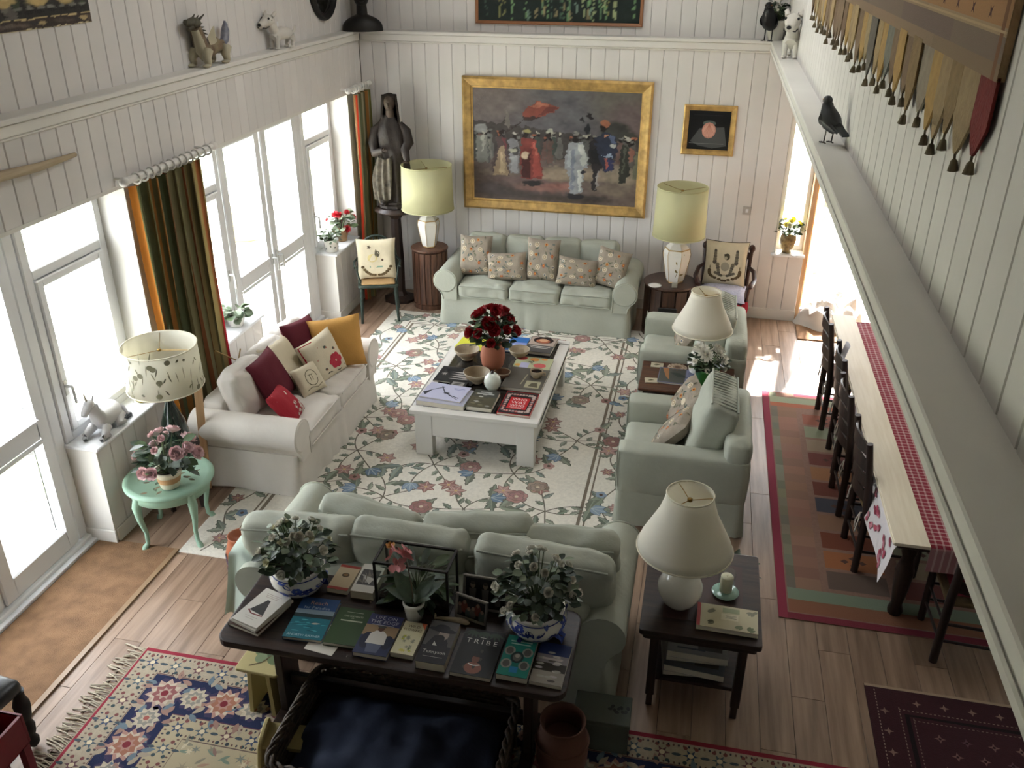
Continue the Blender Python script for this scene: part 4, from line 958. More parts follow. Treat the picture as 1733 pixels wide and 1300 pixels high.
def tambour(label, loc, r, h, m, n, octo=False):
    t = thing('drum_table', label, 'side table', loc)
    MB().lathe([(r*1.04, h-.02), (r*1.1, h-.01), (r*1.1, h+.006), (r*1.06, h+.012)], 8 if octo else 40, smooth=False).build('top', m, t, bevel=.003)
    MB().lathe([(r*1.05, 0), (r*1.05, .05), (r*.97, .06), (r*.97, h-.02)], 8 if octo else 40, smooth=False).build('carcass', m, t)
    me = None
    for i in range(n):
        a = 2*PI*i/n; w_ = 2*PI*r/n*.9
        if not me:
            o = MB().box(-w_/2, w_/2, -.008, .008, .065, h-.025).build('slat', m, t, bevel=.003); me = o.data
            o.location = (r*math.cos(a), r*math.sin(a), 0); o.rotation_euler = (0, 0, a+PI/2)
        else: inst('slat', me, t, (r*math.cos(a), r*math.sin(a), 0), (0, 0, a+PI/2))
    return t
tambour('round slatted walnut drum table under the left jar lamp', (-3.075, 9.62, 0), .2, .72, WALNUT, 18)
t = tambour('dark round drum table under the right jar lamp', (-.24, 9.4, 0), .27, .6, wood('dark_walnut', '2a1c15', '4e3527', 'z', .4), 12)
MB().box(-.1, .1, -.302, -.285, .28, .4).build('carved_mount', BLACK, t, bevel=.004)
MB().lathe([(.045, 0), (.07, .004), (.072, .008), (.05, .006), (0, .005)], 24).build('dish', CERAM, loc=(-.4, 9.2, .6125), label='small white dish on the dark drum table', cat='dish')
MB().box(-.03, .03, -.02, .02, 0, .05).build('trinket_box', mat('stone_box', '8a8678', .5), bevel=.004, loc=(-.19, 9.19, .6125), label='tiny pale box in front of the right jar lamp', cat='box')
BELL = [(.26, 0), (.245, .05), (.2, .14), (.16, .22), (.135, .3), (.125, .35)]
def belllamp(label, loc, base, s_, zs):
    t = thing('table_lamp', label, 'lamp', loc, 0, 'bell shade lamps')
    MB().lathe(base, 32).build('base', CERAM, t); z = base[-1][1]
    MB().lathe([(.02, z-.01), (.02, z+.12), (0, z+.12)], 10).build('stem', mat('brass'), t)
    mkshade(t, [(r*s_, zs+q*s_) for r, q in BELL], IVORY, 48, trim=mat('ivory_trim', 'd5ceb8', .8)); return t
belllamp('cream bell shade lamp with round white base on the near side table', (.1, 4.06, .6075), [(.06, 0), (.075, .01), (.1, .04), (.125, .1), (.125, .14), (.1, .2), (.06, .24), (.035, .26), (.03, .3)], 1.0, .395)
belllamp('cream bell shade lamp on the end table between the armchairs', (.12, 7.24, .555), [(.06, 0), (.08, .02), (.1, .1), (.07, .2), (.03, .27), (.03, .32)], .98, .42)
TOILE = mat('toile_shade_cloth', 'dedaca', .9, var=.05, trans=.4)
t = thing('table_lamp', 'lamp with a pale drum shade printed with dark sprigs by the near window', 'lamp', (-3.7, 5.13, .55))
MB().lathe([(.09, 0), (.1, .01), (.1, .12), (.085, .2), (.05, .3), (.03, .36), (.03, .42), (0, .42)], 24).build('base', mat('green_glass_base', '16241c', .15, coat=.5), t)
sh_ = mkshade(t, [(.27, .5), (.262, .82)], TOILE, trim=mat('ivory_trim')); A = Art(); rr = random.Random(2)
for i in range(120):
    a, z = rr.uniform(0, 2*PI), rr.choice((.56, .66, .76))+rr.uniform(-.05, .05); A.leaf(a, z, .1, .02, rr.uniform(0, 6), rr.choice(('5d5a48', '7a765e', '8a866c')), k=1) if rr.random() < .75 else A.ell(a, z, .08, .02, '6a6650', k=2)
A.build('sprig_print', PRINT, sh_, fn=lambda u, v, k: ((.2712-(v-.5)*.025+k*4e-4)*math.cos(u), (.2712-(v-.5)*.025+k*4e-4)*math.sin(u), v), kind='stuff')
t = thing('stool', 'dark wooden stool holding the sprigged lamp beside the white sofa', 'stool', (-3.7, 5.13, 0))
MB().lathe([(.15, .52), (.16, .53), (.16, .548), (0, .549)], 24).build('seat', DARKW, t)
for a in range(3): MB().beam((.13*math.cos(a*2.1), .13*math.sin(a*2.1), 0), (.09*math.cos(a*2.1), .09*math.sin(a*2.1), .53), .03, .03).build('leg', DARKZ, t)
MB().box(-.03, .03, -.012, .012, 0, 1.05).build('wooden_post', ORANGEW, loc=(-3.66, 5.35, 0.01), rot=(-.03, .06, .4), label='orange wooden slat standing behind the sprigged lamp', cat='slat', bevel=.003)
# ---------------------------------------------------------------- plants
LM = {}
def leafmesh(kind, m):
    k = (kind, m.name)
    if k in LM: return LM[k]
    mb = MB()
    if kind == 'oval': W_ = [(0, .02), (.25, .3), (.55, .36), (.8, .22), (1, 0)]
    elif kind == 'lance': W_ = [(0, .03), (.3, .16), (.6, .17), (.85, .1), (1, 0)]
    else: W_ = [(0, .04), (.2, .42), (.5, .5), (.8, .34), (1, .02)]
    vs = []
    for x, h in W_: vs += [(x, -h, .1*h), (x, 0, -.06*math.sin(x*PI)), (x, h, .1*h)]
    vs = [(a, b, c-.18*a*a) for a, b, c in vs]
    mb.add(vs, [(i*3+j, i*3+j+3, i*3+j+4, i*3+j+1) for i in range(len(W_)-1) for j in (0, 1)], True)
    o = mb.build('leaf', m); LM[k] = o.data; bpy.data.objects.remove(o); return LM[k]
def bloommesh(kind, m):
    k = ('b'+kind, m.name)
    if k in LM: return LM[k]
    mb = MB(); r2 = random.Random(1)
    if kind == 'rose': rings = [(6, 1.0, .55, .85), (6, .95, .85, .8), (5, .85, 1.1, .62), (5, .75, 1.3, .45), (3, .65, 1.45, .3)]
    elif kind == 'mum': rings = [(16, 1.0, .15, .2), (15, .95, .5, .2), (13, .8, .85, .2), (9, .6, 1.2, .2)]
    elif kind == 'orchid': rings = [(3, 1.0, .1, .7), (2, .95, .3, .9)]
    else: rings = [(6, 1.0, .5, .7), (5, .7, .95, .6), (3, .4, 1.3, .4)]
    for ri, (n, L, el, wd_) in enumerate(rings):
        for i in range(n):
            a = 2*PI*(i+.5*(ri % 2))/n+r2.uniform(-.12, .12); e = el+r2.uniform(-.1, .1); vs = []
            for q, hw in ((0, .12), (.45, .5), (.8, .46), (1, .18)):
                rad = L*q*math.cos(e*q**.5 if q else 0); z = L*q*math.sin(e)*1.0+(.1*(q > .9))
                for s_ in (-1, 0, 1):
                    t = hw*wd_*s_; vs.append((rad*math.cos(a)-t*math.sin(a), rad*math.sin(a)+t*math.cos(a), z+(.08*abs(s_)*wd_)))
            mb.add(vs, [(j*3+p, j*3+p+3, j*3+p+4, j*3+p+1) for j in range(3) for p in (0, 1)], True)
    o = mb.build('bloom', m); LM[k] = o.data; bpy.data.objects.remove(o); return LM[k]
def look(d, roll=0): return (V(d).to_track_quat('X', 'Z') @ Euler((roll, 0, 0)).to_quaternion()).to_euler()
def lookz(d): return V(d).to_track_quat('Z', 'Y').to_euler()
def foliage(t, z0, r, h, nl, lk, lm, ls, blooms=(), seed=0, spread=1.0, stem=None, up=.35, cx=0, cy=0):
    r2 = random.Random(seed); lms = lm if isinstance(lm, (list, tuple)) else [lm]; st_ = MB()
    for i in range(nl):
        a = r2.uniform(0, 2*PI); q = r2.uniform(.12, 1)**.6; el = r2.uniform(-.15, 1.3)
        p = V((cx+r*q*math.cos(a)*math.cos(el*.7), cy+r*q*math.sin(a)*math.cos(el*.7), z0+h*(.15+.8*math.sin(max(0, el))*r2.uniform(.6, 1))))
        d = V((math.cos(a), math.sin(a), up*r2.uniform(-1, 1.6)))
        inst('leaf', leafmesh(lk, lms[i % len(lms)]), t, p, look(d, r2.uniform(-.7, .7)), [ls*r2.uniform(.7, 1.2)]*3)
        if i % 4 == 0: st_.tube([(cx, cy, z0-.02), (p.x*.5+cx*.5, p.y*.5+cy*.5, z0+(p.z-z0)*.6), tuple(p)], [.004, .0035, .002], 4)
    for kind, m, sz, n, zb in blooms:
        for i in range(n):
            a = 2.4*i+r2.uniform(-.4, .4); el = r2.uniform(*zb); p = V((cx+r*spread*math.cos(a)*math.cos(el), cy+r*spread*math.sin(a)*math.cos(el), z0+h*(.2+.78*math.sin(el))))
            inst('bloom', bloommesh(kind, m), t, p, lookz((math.cos(a)*.9, math.sin(a)*.9-.25, .35+math.sin(el))), [sz*r2.uniform(.8, 1.15)]*3)
            st_.tube([(cx, cy, z0-.02), (p.x*.6+cx*.4, p.y*.6+cy*.4, z0+(p.z-z0)*.6), tuple(p)], [.004, .0035, .003], 4)
    st_.build('stems', stem or mat('stem_green', '4a5638', .8), t, kind='stuff')
G1 = mat('leaf_dark', '2f3d2c', .45, var=.2, sc=9); G2 = mat('leaf_mid', '4a5c3c', .5, var=.2, sc=9); G3 = mat('leaf_greygreen', '6e7a62', .55, var=.15, sc=9); G4 = mat('leaf_pale', '8f9a80', .55)
BW = mat('petal_white', 'ddd9cc', .7); BP = mat('petal_pink', 'dcbcbc', .7, var=.08); BR = mat('petal_red', '8a1018', .65, var=.2, sc=30); BR2 = mat('petal_scarlet', 'b8202c', .65, var=.1, sc=30); BY = mat('petal_yellow', 'd8cc5a', .7); BC = mat('petal_cream', 'c9c7a8', .7)
def potprof(r0, r1, h, lip=.008): return [(0, .012), (r0*.9, .012), (r0*.92, 0), (r0, .004), (r1, h-.02), (r1+lip, h-.015), (r1+lip, h), (r1-.008, h), (r1-.014, h-.03), (0, h-.03)]
def potted(n, label, loc, prof, pm, soil=True, cat='plant', group=None, seg=32):
    t = thing(n, label, cat, loc, 0, group); MB().lathe(prof, seg).build('pot', pm, t)
    h = max(z for r, z in prof); r = [r for r, z in prof if z > h-.004][-1]
    MB().lathe([(0, h-.022), (r-.004, h-.025)], 20).build('soil', SOIL, t); return t, h
# blue and white porcelain
def porcelain(label, loc, s_, seed):
    pr_ = [(0, .015), (.07, .015), (.075, 0), (.085, .0), (.12, .035), (.155, .09), (.158, .125), (.14, .16), (.148, .168), (.148, .176), (.132, .176), (.128, .15), (0, .15)]
    pr_ = [(r*s_, z*s_) for r, z in pr_]; t, h = potted('potted_azalea', label, loc, pr_, CERAM, group='blue and white porcelain planters')
    A = Art(); r2 = random.Random(seed)
    def mp(u, v, k):
        z = .035+v*.12
        for (r0, z0), (r1, z1) in zip(pr_[4:8], pr_[5:9]):
            z_ = z*s_
            if z0 <= z_ <= z1: r = r0+(r1-r0)*(z_-z0)/(z1-z0); break
        else: r = pr_[6][0]
        r += .0015+k*3e-4; return (r*math.cos(u), r*math.sin(u), z_)
    for i in range(46):
        u, v = r2.uniform(0, 2*PI), r2.uniform(.08, .92); c = r2.choice(('2f3f8a', '22306f', '4a5fae'))
        if i % 3 == 0:
            for q in range(6): A.ell(u+.11*math.cos(q*1.05), v+.11*math.sin(q*1.05), .085, .07, c, k=1, n=7)
        else: A.leaf(u, v, .42, .16, r2.uniform(0, 6), c, k=1+i % 2)
    for v in (.02, .98): A.line([(2*PI*i/40, v) for i in range(41)], .04, '2a3a80', 3)
    A.build('blue_decoration', GLOSSP, t, fn=mp, kind='stuff'); return t, h
t, h = porcelain('white flowering azalea in a blue and white bowl at the left end of the desk', (-1.96, 3.55, .7555), 1.0, 1)
foliage(t, h-.02, .19, .28, 170, 'oval', [G1, G1, G2, G3], .062, (('rose', BW, .03, 16, (.1, 1.3)), ('open', BC, .028, 8, (.1, 1.3))), 3)
t, h = porcelain('white flowering azalea in a blue and white bowl at the right end of the desk', (-.62, 3.5, .7555), 1.0, 2)
foliage(t, h-.02, .2, .33, 180, 'oval', [G1, G1, G1, G3], .062, (('rose', BW, .028, 24, (.05, 1.4)),), 8, 1.05)
# pink begonia on the green round table
GT = mat('sea_green_paint', '8fae98', .5, var=.06, sc=5)
gt = thing('side_table', 'sea green painted round table with cabriole legs and stencilled fish', 'side table', (-3.57, 4.78, 0))
MB().lathe([(0, .46), (.28, .46), (.3, .465), (.315, .48), (.315, .495), (.3, .503), (.275, .505), (.27, .5), (0, .5)], 48).build('top', GT, gt)
MB().lathe([(.27, .46), (.275, .4), (.255, .4), (.25, .46)], 40).build('apron', GT, gt)
for i in range(4):
    a = PI/4+i*PI/2+.3; c, s_ = math.cos(a), math.sin(a)
    MB().tube([(c*.25, s_*.25, .455), (c*.275, s_*.275, .37), (c*.27, s_*.27, .25), (c*.245, s_*.245, .13), (c*.25, s_*.25, .045), (c*.275, s_*.275, .02), (c*.285, s_*.285, .0)], [.032, .034, .022, .016, .015, .022, .02], 10).build('leg', GT, gt)
A = Art(); r2 = random.Random(4)
for i in range(34):
    a, q = r2.uniform(0, 6.28), r2.uniform(.06, .24); A.leaf(q*math.cos(a), q*math.sin(a), .055, .024, a+r2.uniform(-1, 1), r2.choice(('3f5442', '5a5540', '6e6048', '33473c')))
A.build('stencil_print', PRINT, gt, fn=lambda u, v, k: (u, v, .5005+k*2e-4))
t, h = potted('potted_begonia', 'pink flowering begonia in a cream and tan banded pot on the green table', (-3.48, 4.66, .5055), potprof(.065, .09, .14), mat('cream_pot', 'd8cfba', .5), cat='plant')
MB().lathe([(.0765, .05), (.086, .095)], 32).build('tan_band', mat('tan_glaze', 'b0875e', .5, var=.1), t)
foliage(t, h-.02, .19, .3, 85, 'oval', [G1, G1, G2], .085, (('rose', BP, .062, 9, (.05, .9)), ('rose', BP, .04, 7, (.5, 1.4))), 12, 1.05)
# red roses in the terracotta vase
TERRA = mat('terracotta', 'a5664c', .75, var=.08, sc=6, bump=.15)
t = thing('flower_vase', 'ribbed terracotta vase of dark red roses on the coffee table', 'vase', (-1.7, 7.06, .4505))
MB().lathe([(0, 0), (.05, 0), (.06, .01), (.1, .09), (.115, .17), (.105, .235), (.085, .27), (.088, .285), (.075, .285), (.075, .25), (0, .24)], 14).build('vase', TERRA, t)
foliage(t, .27, .19, .34, 150, 'oval', [G1, G1, G2], .085, (('rose', BR, .066, 13, (.35, 1.5)), ('rose', BR, .062, 8, (-.1, .5))), 21, 1.0)
# white chrysanthemums in the green pot
t, h = potted('potted_chrysanthemum', 'white chrysanthemums in a bright green pot on the end table', (.19, 7.0, .5555), potprof(.075, .1, .17), mat('green_glaze', '2f6a2c', .3, coat=.4))
foliage(t, h-.02, .15, .2, 70, 'oval', [G1, G2], .07, (('mum', BW, .06, 9, (.4, 1.5)), ('mum', BW, .028, 9, (-.1, .5))), 31)
# small plants on sills
t, h = potted('potted_geranium', 'red flowering geranium in a tan pot on the far window sill', (-4.06, 9.38, .8055), potprof(.055, .075, .13), mat('tan_pot', 'a5835e', .6))
foliage(t, h-.02, .16, .26, 60, 'round', [G2, G3, G4], .07, (('mum', BR2, .05, 8, (.0, 1.4)),), 41, 1.05)
t, h = potted('potted_ivy', 'bushy green plant in a white cup pot printed with leaves on the far sill', (-4.03, 8.99, .8055), potprof(.075, .085, .14, .004), CERAM)
foliage(t, h-.02, .12, .14, 75, 'oval', [G2, G3], .055, (), 42)
A = Art()
for i in range(12): A.leaf(i*.55, .35+.3*(i % 2), .25, .2, i*1.3, ('4a5550', '6a705e')[i % 2])
A.build('leaf_print', PRINT, t, fn=lambda u, v, k: ((.084+k*3e-4)*math.cos(u), (.084+k*3e-4)*math.sin(u), .02+v*.1), kind='stuff')
t, h = potted('potted_violet', 'small dark leaved plant in a plain white pot on the middle window sill', (-4.04, 6.78, .8055), potprof(.06, .085, .11), CERAM)
foliage(t, h-.02, .12, .1, 46, 'round', [G2, G3], .075, (), 43)
t, h = potted('potted_primrose', 'yellow and white flowers in a speckled brown vase on the back window sill', (1.0, 10.1, .8055), [(0, .01), (.05, .01), (.052, 0), (.06, .03), (.09, .14), (.085, .19), (.07, .21), (.078, .225), (.066, .225), (.06, .19), (0, .19)], mat('speckled_glaze', '6a5538', .3, col2='a08a5a', sc=30))
foliage(t, h-.02, .14, .18, 50, 'round', [G1, G2], .07, (('mum', BY, .042, 9, (.3, 1.4)), ('mum', BC, .04, 6, (.1, 1.0))), 44)
# orchid on the desk
t, h = potted('potted_orchid', 'pink orchid in a small white pot in front of the glass case on the desk', (-1.27, 3.46, .7555), potprof(.042, .056, .115, .003), CERAM)
MB().tube([(0, 0, .09), (-.01, .01, .2), (-.03, .03, .3), (-.06, .04, .39), (-.09, .03, .43)], .004, 6).build('stem', mat('orchid_stem', '4a4030', .7), t)
for a, L in ((.5, .2), (1.0, .18), (2.5, .2), (3.3, .17), (-.3, .13)): inst('leaf', leafmesh('lance', G1), t, (0, 0, .1), look((math.cos(a), math.sin(a), .95)), (L, L*1.3, L))
OP = mat('orchid_petal', 'd08a8a', .65, var=.12, sc=40)
for i, (x, y, z) in enumerate(((-.05, .02, .4), (-.09, .0, .43), (-.11, .0, .39), (-.06, -.01, .36), (-.03, .0, .44), (-.08, -.02, .35), (-.02, .01, .38))): inst('bloom', bloommesh('orchid', OP), t, (x, y, z), (1.1+rnd.uniform(-.5, .5), rnd.uniform(-.6, .6), rnd.uniform(0, 6)), (.042,)*3)
inst('bud', bloommesh('open', mat('orchid_bud', 'c08a4a', .7)), t, (-.115, .02, .43), (0, 0, 0), (.03,)*3)
# plant on the floor behind the near side table, leaf tips by the sofa
t, h = potted('potted_plant', 'dark leafy plant in a clay pot between the near side table and armchair', (.42, 4.86, 0), potprof(.09, .12, .2), TERRA)
foliage(t, .18, .14, .2, 60, 'lance', [G1, G1, G2], .1, (), 51)
# ---------------------------------------------------------------- terrarium, frames, shell on the desk
TG = glass('case_glass', (.9, .93, .9))
t = thing('glass_case', 'lidded glass terrarium case with dark metal edges on the desk', 'terrarium', (-1.3, 3.535, .7555))
bx = lambda s_, z: [(-s_*.2, -s_*.02, z), (s_*.2, -s_*.02, z), (s_*.2, .17, z), (-s_*.2, .17, z)]
lo, hi = bx(1, .006), bx(1, .29); lo = [(x, y, z) for x, y, z in lo]
FR_ = mat('case_metal', '2a2622', .45, metal=.5); f_ = MB()
for P4 in (lo, hi):
    for i in range(4): f_.beam(P4[i], P4[(i+1) % 4], .012, .012)
for i in range(4): f_.beam(lo[i], hi[i], .012, .012)
f_.build('metal_frame', FR_, t)
for i in range(4):
    a, b = lo[i], lo[(i+1) % 4]; c, d = hi[(i+1) % 4], hi[i]; MB().add([a, b, c, d], [(0, 1, 2, 3)]).build('glass_side', TG, t)
MB().add(hi, [(0, 1, 2, 3)]).build('glass_lid', TG, t)
MB().box(-.19, .19, -.01, .16, .006, .05).build('soil', SOIL, t)
foliage(t, .05, .15, .16, 60, 'lance', [G1, G1, G2], .12, (), 52, cy=.075)
def pframe2(n, label, loc, rz, w_, h, m, draw, tilt=-.2):
    t = thing(n, label, 'photo frame', loc, rz); fr_ = pframe(t, w_, h, .018, .014, m); fr_.location = (0, 0, h/2*math.cos(tilt)); fr_.rotation_euler = (tilt, 0, 0)
    A = Art(); A.rect(-w_/2+.015, -h/2+.015, w_/2-.015, h/2-.015, '1b1a1a'); A.up(); draw(A, w_, h)
    p_ = A.build('photo', GLOSSP, t, fn=lambda u, v, k: (u, -.007-k*4e-4, v)); p_.location = (0, 0, h/2*math.cos(tilt)); p_.rotation_euler = (tilt, 0, 0)
    b_ = MB().box(-w_/2+.004, w_/2-.004, -.003, .0, -h/2+.004, h/2-.004).build('backing', BLACK, t); b_.location = (0, 0, h/2*math.cos(tilt)); b_.rotation_euler = (tilt, 0, 0)
    MB().beam((0, .005, h*.6), (0, h*.28, 0.001), .04, .004).build('strut', BLACK, t)
def three(A, w_, h):
    for i in range(3):
        x = -w_*.28+i*w_*.28; A.poly([(x-.014, -h*.32), (x+.014, -h*.32), (x+.02, h*.12), (x-.02, h*.12)], '5a5654'); A.ell(x, h*.22, .014, .02, '7a6a60', k=2); A.ell(x, h*.28, .013, .01, '3a3430', k=3)
def crowd(A, w_, h):
    for i in range(6): x = -w_*.36+i*w_*.14; A.ell(x, -h*.12+.02*math.sin(i*2), .02, .035, ('5a5450', '6a3a34', '4a5450')[i % 3]); A.ell(x, h*.08+.02*math.sin(i*2), .01, .012, '8a7468', k=2)
pframe2('photo_frame', 'larger silver framed photo of three dark suited figures on the desk', (-.92, 3.62, .7565), -.02, .25, .2, mat('pewter', '8a8680', .35, metal=.6), three)
pframe2('photo_frame', 'smaller silver framed group photo in front of the larger frame on the desk', (-.97, 3.52, .7565), -.25, .19, .14, mat('pewter'), crowd)
MB().tube([(-.1, 0, .012), (-.07, .004, .016), (-.02, 0, .02), (.04, .0, .022), (.075, -.005, .02), (.09, -.006, .016)], [.005, .009, .012, .017, .015, .006], 10).ell((-.1, .006, .02), (.006, .01, .022)).build('shell', mat('shell_beige', '9c8f78', .5, var=.15, sc=30), loc=(-1.06, 3.47, .755), label='long beige horn shaped shell behind the books on the desk', cat='shell')
# ---------------------------------------------------------------- books
def book(label, loc, w_, d, th_, rz, cov, art=None, cat='book', group=None, hard=True, n='book', spine=None, pm=GLOSSP):
    t = thing(n, label, cat, loc, rz, group); cm = mat('cover_'+cov, cov, .45, coat=.1); e = .003 if hard else 0; c = .0025
    MB().box(-w_/2, w_/2, -d/2, d/2, 0, c).box(-w_/2, w_/2, -d/2, d/2, th_-c, th_).box(-w_/2, -w_/2+c, -d/2, d/2, c, th_-c).build('cover', cm if not spine else mat('cover_'+spine, spine, .5), t)
    MB().box(-w_/2+c, w_/2-e, -d/2+e, d/2-e, c, th_-c).build('pages', PAGES, t)
    A = Art(); A.rect(-w_/2+.001, -d/2+.001, w_/2-.001, d/2-.001, cov, -1)
    if art: art(A, w_, d)
    A.build('cover_print', pm, t, fn=lambda u, v, k: (u, v, th_+2e-4+k*1.2e-4)); return t
Z0 = .7555
def bars(A, x, y, ws, c, h=.008, gap=.014):
    for i, q in enumerate(ws): A.rect(x-q/2, y-i*gap-h/2, x+q/2, y-i*gap+h/2, c)
def a1(A, w, d):
    A.rect(-w/2, d*.18, w/2, d/2, '2b4a78').rect(-w/2, d*.08, w/2, d*.2, '7f8f98', 1).rect(-w/2, -.0, w/2, d*.09, '2c3838', 2).rect(-w/2, -d/2, w/2, 0, '1f6470', 1); A.up().up()
    for i in range(18): A.ell(rnd.uniform(-.4, .4)*w, rnd.uniform(-.42, -.02)*d, .02, .003, rnd.choice(('3a8a92', '164a56', '4a9aa0')), k=3)
    A.k = 3; A.leaf(.01, -d*.14, .05, .012, .1, 'b0a898'); A.text('Reach', 0, d*.33, .04, 'b58a80', w*.6).text('for Paradise', 0, d*.22, .03, '9aa4b0', w*.85).text('ANDREW RAYNER', 0, -d*.45, .022, 'a8bcc0', w*.85)
book('blue and teal sea book lettered Reach, left in the front row on the desk', (-1.79, 3.32, Z0), .21, .31, .022, .06, '24486e', a1, group='books in the front row on the desk')
MB().box(-.08, .08, -.1, .1, 0, .0015).build('paper_sheet', mat('paper', 'd5d0c4', .8), loc=(-1.66, 3.21, Z0-.0002), rot=(0, 0, -.12), label='white paper sheet slipped under the blue and green books', cat='paper')
def a2(A, w, d): bars(A, 0, d*.38, (.09,), '9aa08a', .003); A.text('THE ELEMENTS', 0, d*.25, .016, 'a8ad96', w*.7).text('OF', 0, d*.2, .012, 'a8ad96'); bars(A, 0, d*.14, (.12,), 'a8ad96', .009)
book('plain dark green book in the front row on the desk', (-1.575, 3.3, Z0+.0015), .19, .27, .024, .03, '33482a', a2, group='books in the front row on the desk')
def fig(A, w, d, y, body, legs, head, hat):
    A.up(); A.poly([(-.05*1, y-.05), (.05, y-.05), (.045, y+.02), (.02, y+.045), (-.02, y+.045), (-.045, y+.02)], body); A.poly([(-.03, y-.11), (.03, y-.11), (.04, y-.05), (-.04, y-.05)], legs); A.up(); A.ell(0, y+.06, .017, .02, head); A.up(); A.ell(0, y+.075, .024, .009, hat)
def a3(A, w, d):
    A.rect(-w/2, -.05*d, w/2, d*.22, '8f7658').rect(-w/2, -d/2, w/2, -.05*d, '2e3450').rect(-w/2, d*.22, w/2, d/2, '3d4066'); A.ell(-.05, -.05, .035, .06, '23273a', k=2).ell(.06, -.05, .03, .05, '272b3c', k=2); A.k = 3; fig(A, w, d, -.02, 'c8c4bc', '5a6076', '5a3a2c', '4a4a44')
    A.text('LIFE ON', 0, d*.38, .034, 'b4b4c4', w*.7).text('THE EDGE', 0, d*.27, .034, 'b4b4c4', w*.85); bars(A, 0, d*.23, (.12,), 'a8a8b4', .004)
book('navy book lettered Life on the Edge with a seated figure, on the desk', (-1.4, 3.27, Z0), .18, .29, .03, .0, '2f3355', a3, group='books in the front row on the desk')
def a4(A, w, d):
    A.poly([(w*.25, d/2), (w/2, d/2), (w/2, d*.3)], 'b5573a')
    for i in range(16): A.star(rnd.uniform(-.3, .3)*w, rnd.uniform(-.4, .05)*d, .005, .014, 6, rnd.choice(('a8aa4a', '6a7450', '8a8a7a', 'c0b860')), k=1+i % 3)
    A.k = 4; A.text('WILD', 0, d*.32, .026, '5a4a3c', w*.6).text('FLOWERS', 0, d*.21, .024, '5a4a3c', w*.8)
book('small cream paperback lettered Wild Flowers, on the desk', (-1.24, 3.28, Z0), .12, .235, .03, -.02, 'c6c1a0', a4, hard=False, group='books in the front row on the desk')
def a5(A, w, d):
    A.rect(-w/2, -d/2, w/2, -d*.1, '17161a'); A.up(); A.poly([(-.06, -.1), (.06, -.1), (.05, .0), (.02, .05), (-.03, .04), (-.055, -.02)], '1a191c'); A.up(); A.ell(.015, .05, .028, .04, '8a7c72').up().ell(.0, .02, .028, .03, '1d1a1a').up().ell(0, .085, .075, .018, '17161a', -.1).up().ell(-.005, .1, .04, .025, '17161a').up(); A.poly([(-.02, .0), (.0, -.03), (-.025, -.03)], 'a8a49c')
    A.text('Tennyson', 0, -d*.28, .03, 'b0aca4', w*.8); bars(A, 0, -d*.36, (.1,), '8a8680', .003)
book('thick grey paperback with a bearded man in a wide hat, on the desk', (-1.08, 3.265, Z0), .15, .3, .05, .0, '45413f', a5, hard=False, group='books in the front row on the desk')
def a6(A, w, d):
    for x in (-.06, 0, .06):
        for a in range(5): A.leaf(x, d*.46, .06, .014, -2.6+a*.5, '2c3a2c')
    A.up(); A.ell(0, -.11, .045, .04, '7a4a3a').up().ell(0, -.05, .02, .028, '6a4030').up(); A.line([(-.03+.015*i, -.085-.008*math.sin(i*PI/4)) for i in range(5)], .006, 'c8c4bc'); A.ell(0, -.025, .021, .01, '1c1412'); bars(A, -.0, d*.32, (.03,), 'b8b4aa', .004)
    for i in range(8): A.ell(rnd.uniform(-.08, .08), rnd.uniform(-.12, .02), .008, .012, '3a342e', k=1)
    A.text('T R I B E', 0, d*.18, .045, 'c4c0b8', w*.85)
book('large black book lettered Tribe, fourth from right on the desk', (-.87, 3.26, Z0), .21, .32, .028, -.02, '161615', a6, group='books in the front row on the desk')
def a7(A, w, d):
    bars(A, 0, d*.42, (.05, .11, .1), '9abcb0', .008, .018); A.k = 1
    for x, y in ((-.045, .03), (.045, .03), (-.045, -.06), (.045, -.06)): A.ell(x, y, .028, .032, '8a8a80', k=1).ell(x, y, .018, .024, '5a5650', k=2)
    A.rect(-.02, -.115, .02, -.075, '2a78a8', 1); A.ell(0, -.01, .034, .04, '2a3a38', k=3).ell(0, -.01, .022, .028, '6a6660', k=4).ell(0, 0, .012, .014, 'a89c90', k=5)
book('teal paperback with oval portraits, second from right on the desk', (-.67, 3.27, Z0), .155, .28, .035, -.02, '23796c', a7, hard=False, group='books in the front row on the desk', spine='3a2c28')
def a8(A, w, d):
    A.rect(-w/2, d*.2, w/2, d/2, '20305e').rect(-w/2, 0, w/2, d*.2, '8a8488', 1).rect(-w/2, -d*.2, w/2, 0, '3a342e', 1).rect(-w/2, -d/2, w/2, -d*.2, '9a948a', 1); A.k = 2
    for i in range(16): A.ell(rnd.uniform(-.35, .35)*w, rnd.uniform(-.42, .3)*d, .02, .008, rnd.choice(('b5aeb0', 'a8a49c', '5a5450', 'c4bfb8')), k=2)
    bars(A, 0, d*.1, (.1,), 'c0b4b0', .014)
book('white and blue book with a snowy scene at the right end of the desk', (-.5, 3.27, Z0), .16, .28, .022, -.04, '9a958c', a8, hard=False, group='books in the front row on the desk')
def ab(A, w, d): bars(A, 0, d*.38, (.1, .09, .08), 'b8a89c', .004, .012); A.k = 1; A.poly([(-.05, -.04), (.05, -.05), (.02, .03), (.01, .06), (-.01, .06), (-.02, .03)], '3a3836'); A.up(); A.line([(-.055, -.04), (-.02, -.06), (.05, -.055)], .008, '7a3a34'); bars(A, 0, -d*.3, (.08, .06), 'b8aca0', .003)
book('worn brown book at the bottom of the pile on the left end of the desk', (-2.08, 3.3, Z0), .2, .27, .022, -.25, '4e3a2e', group='books piled at the left end of the desk')
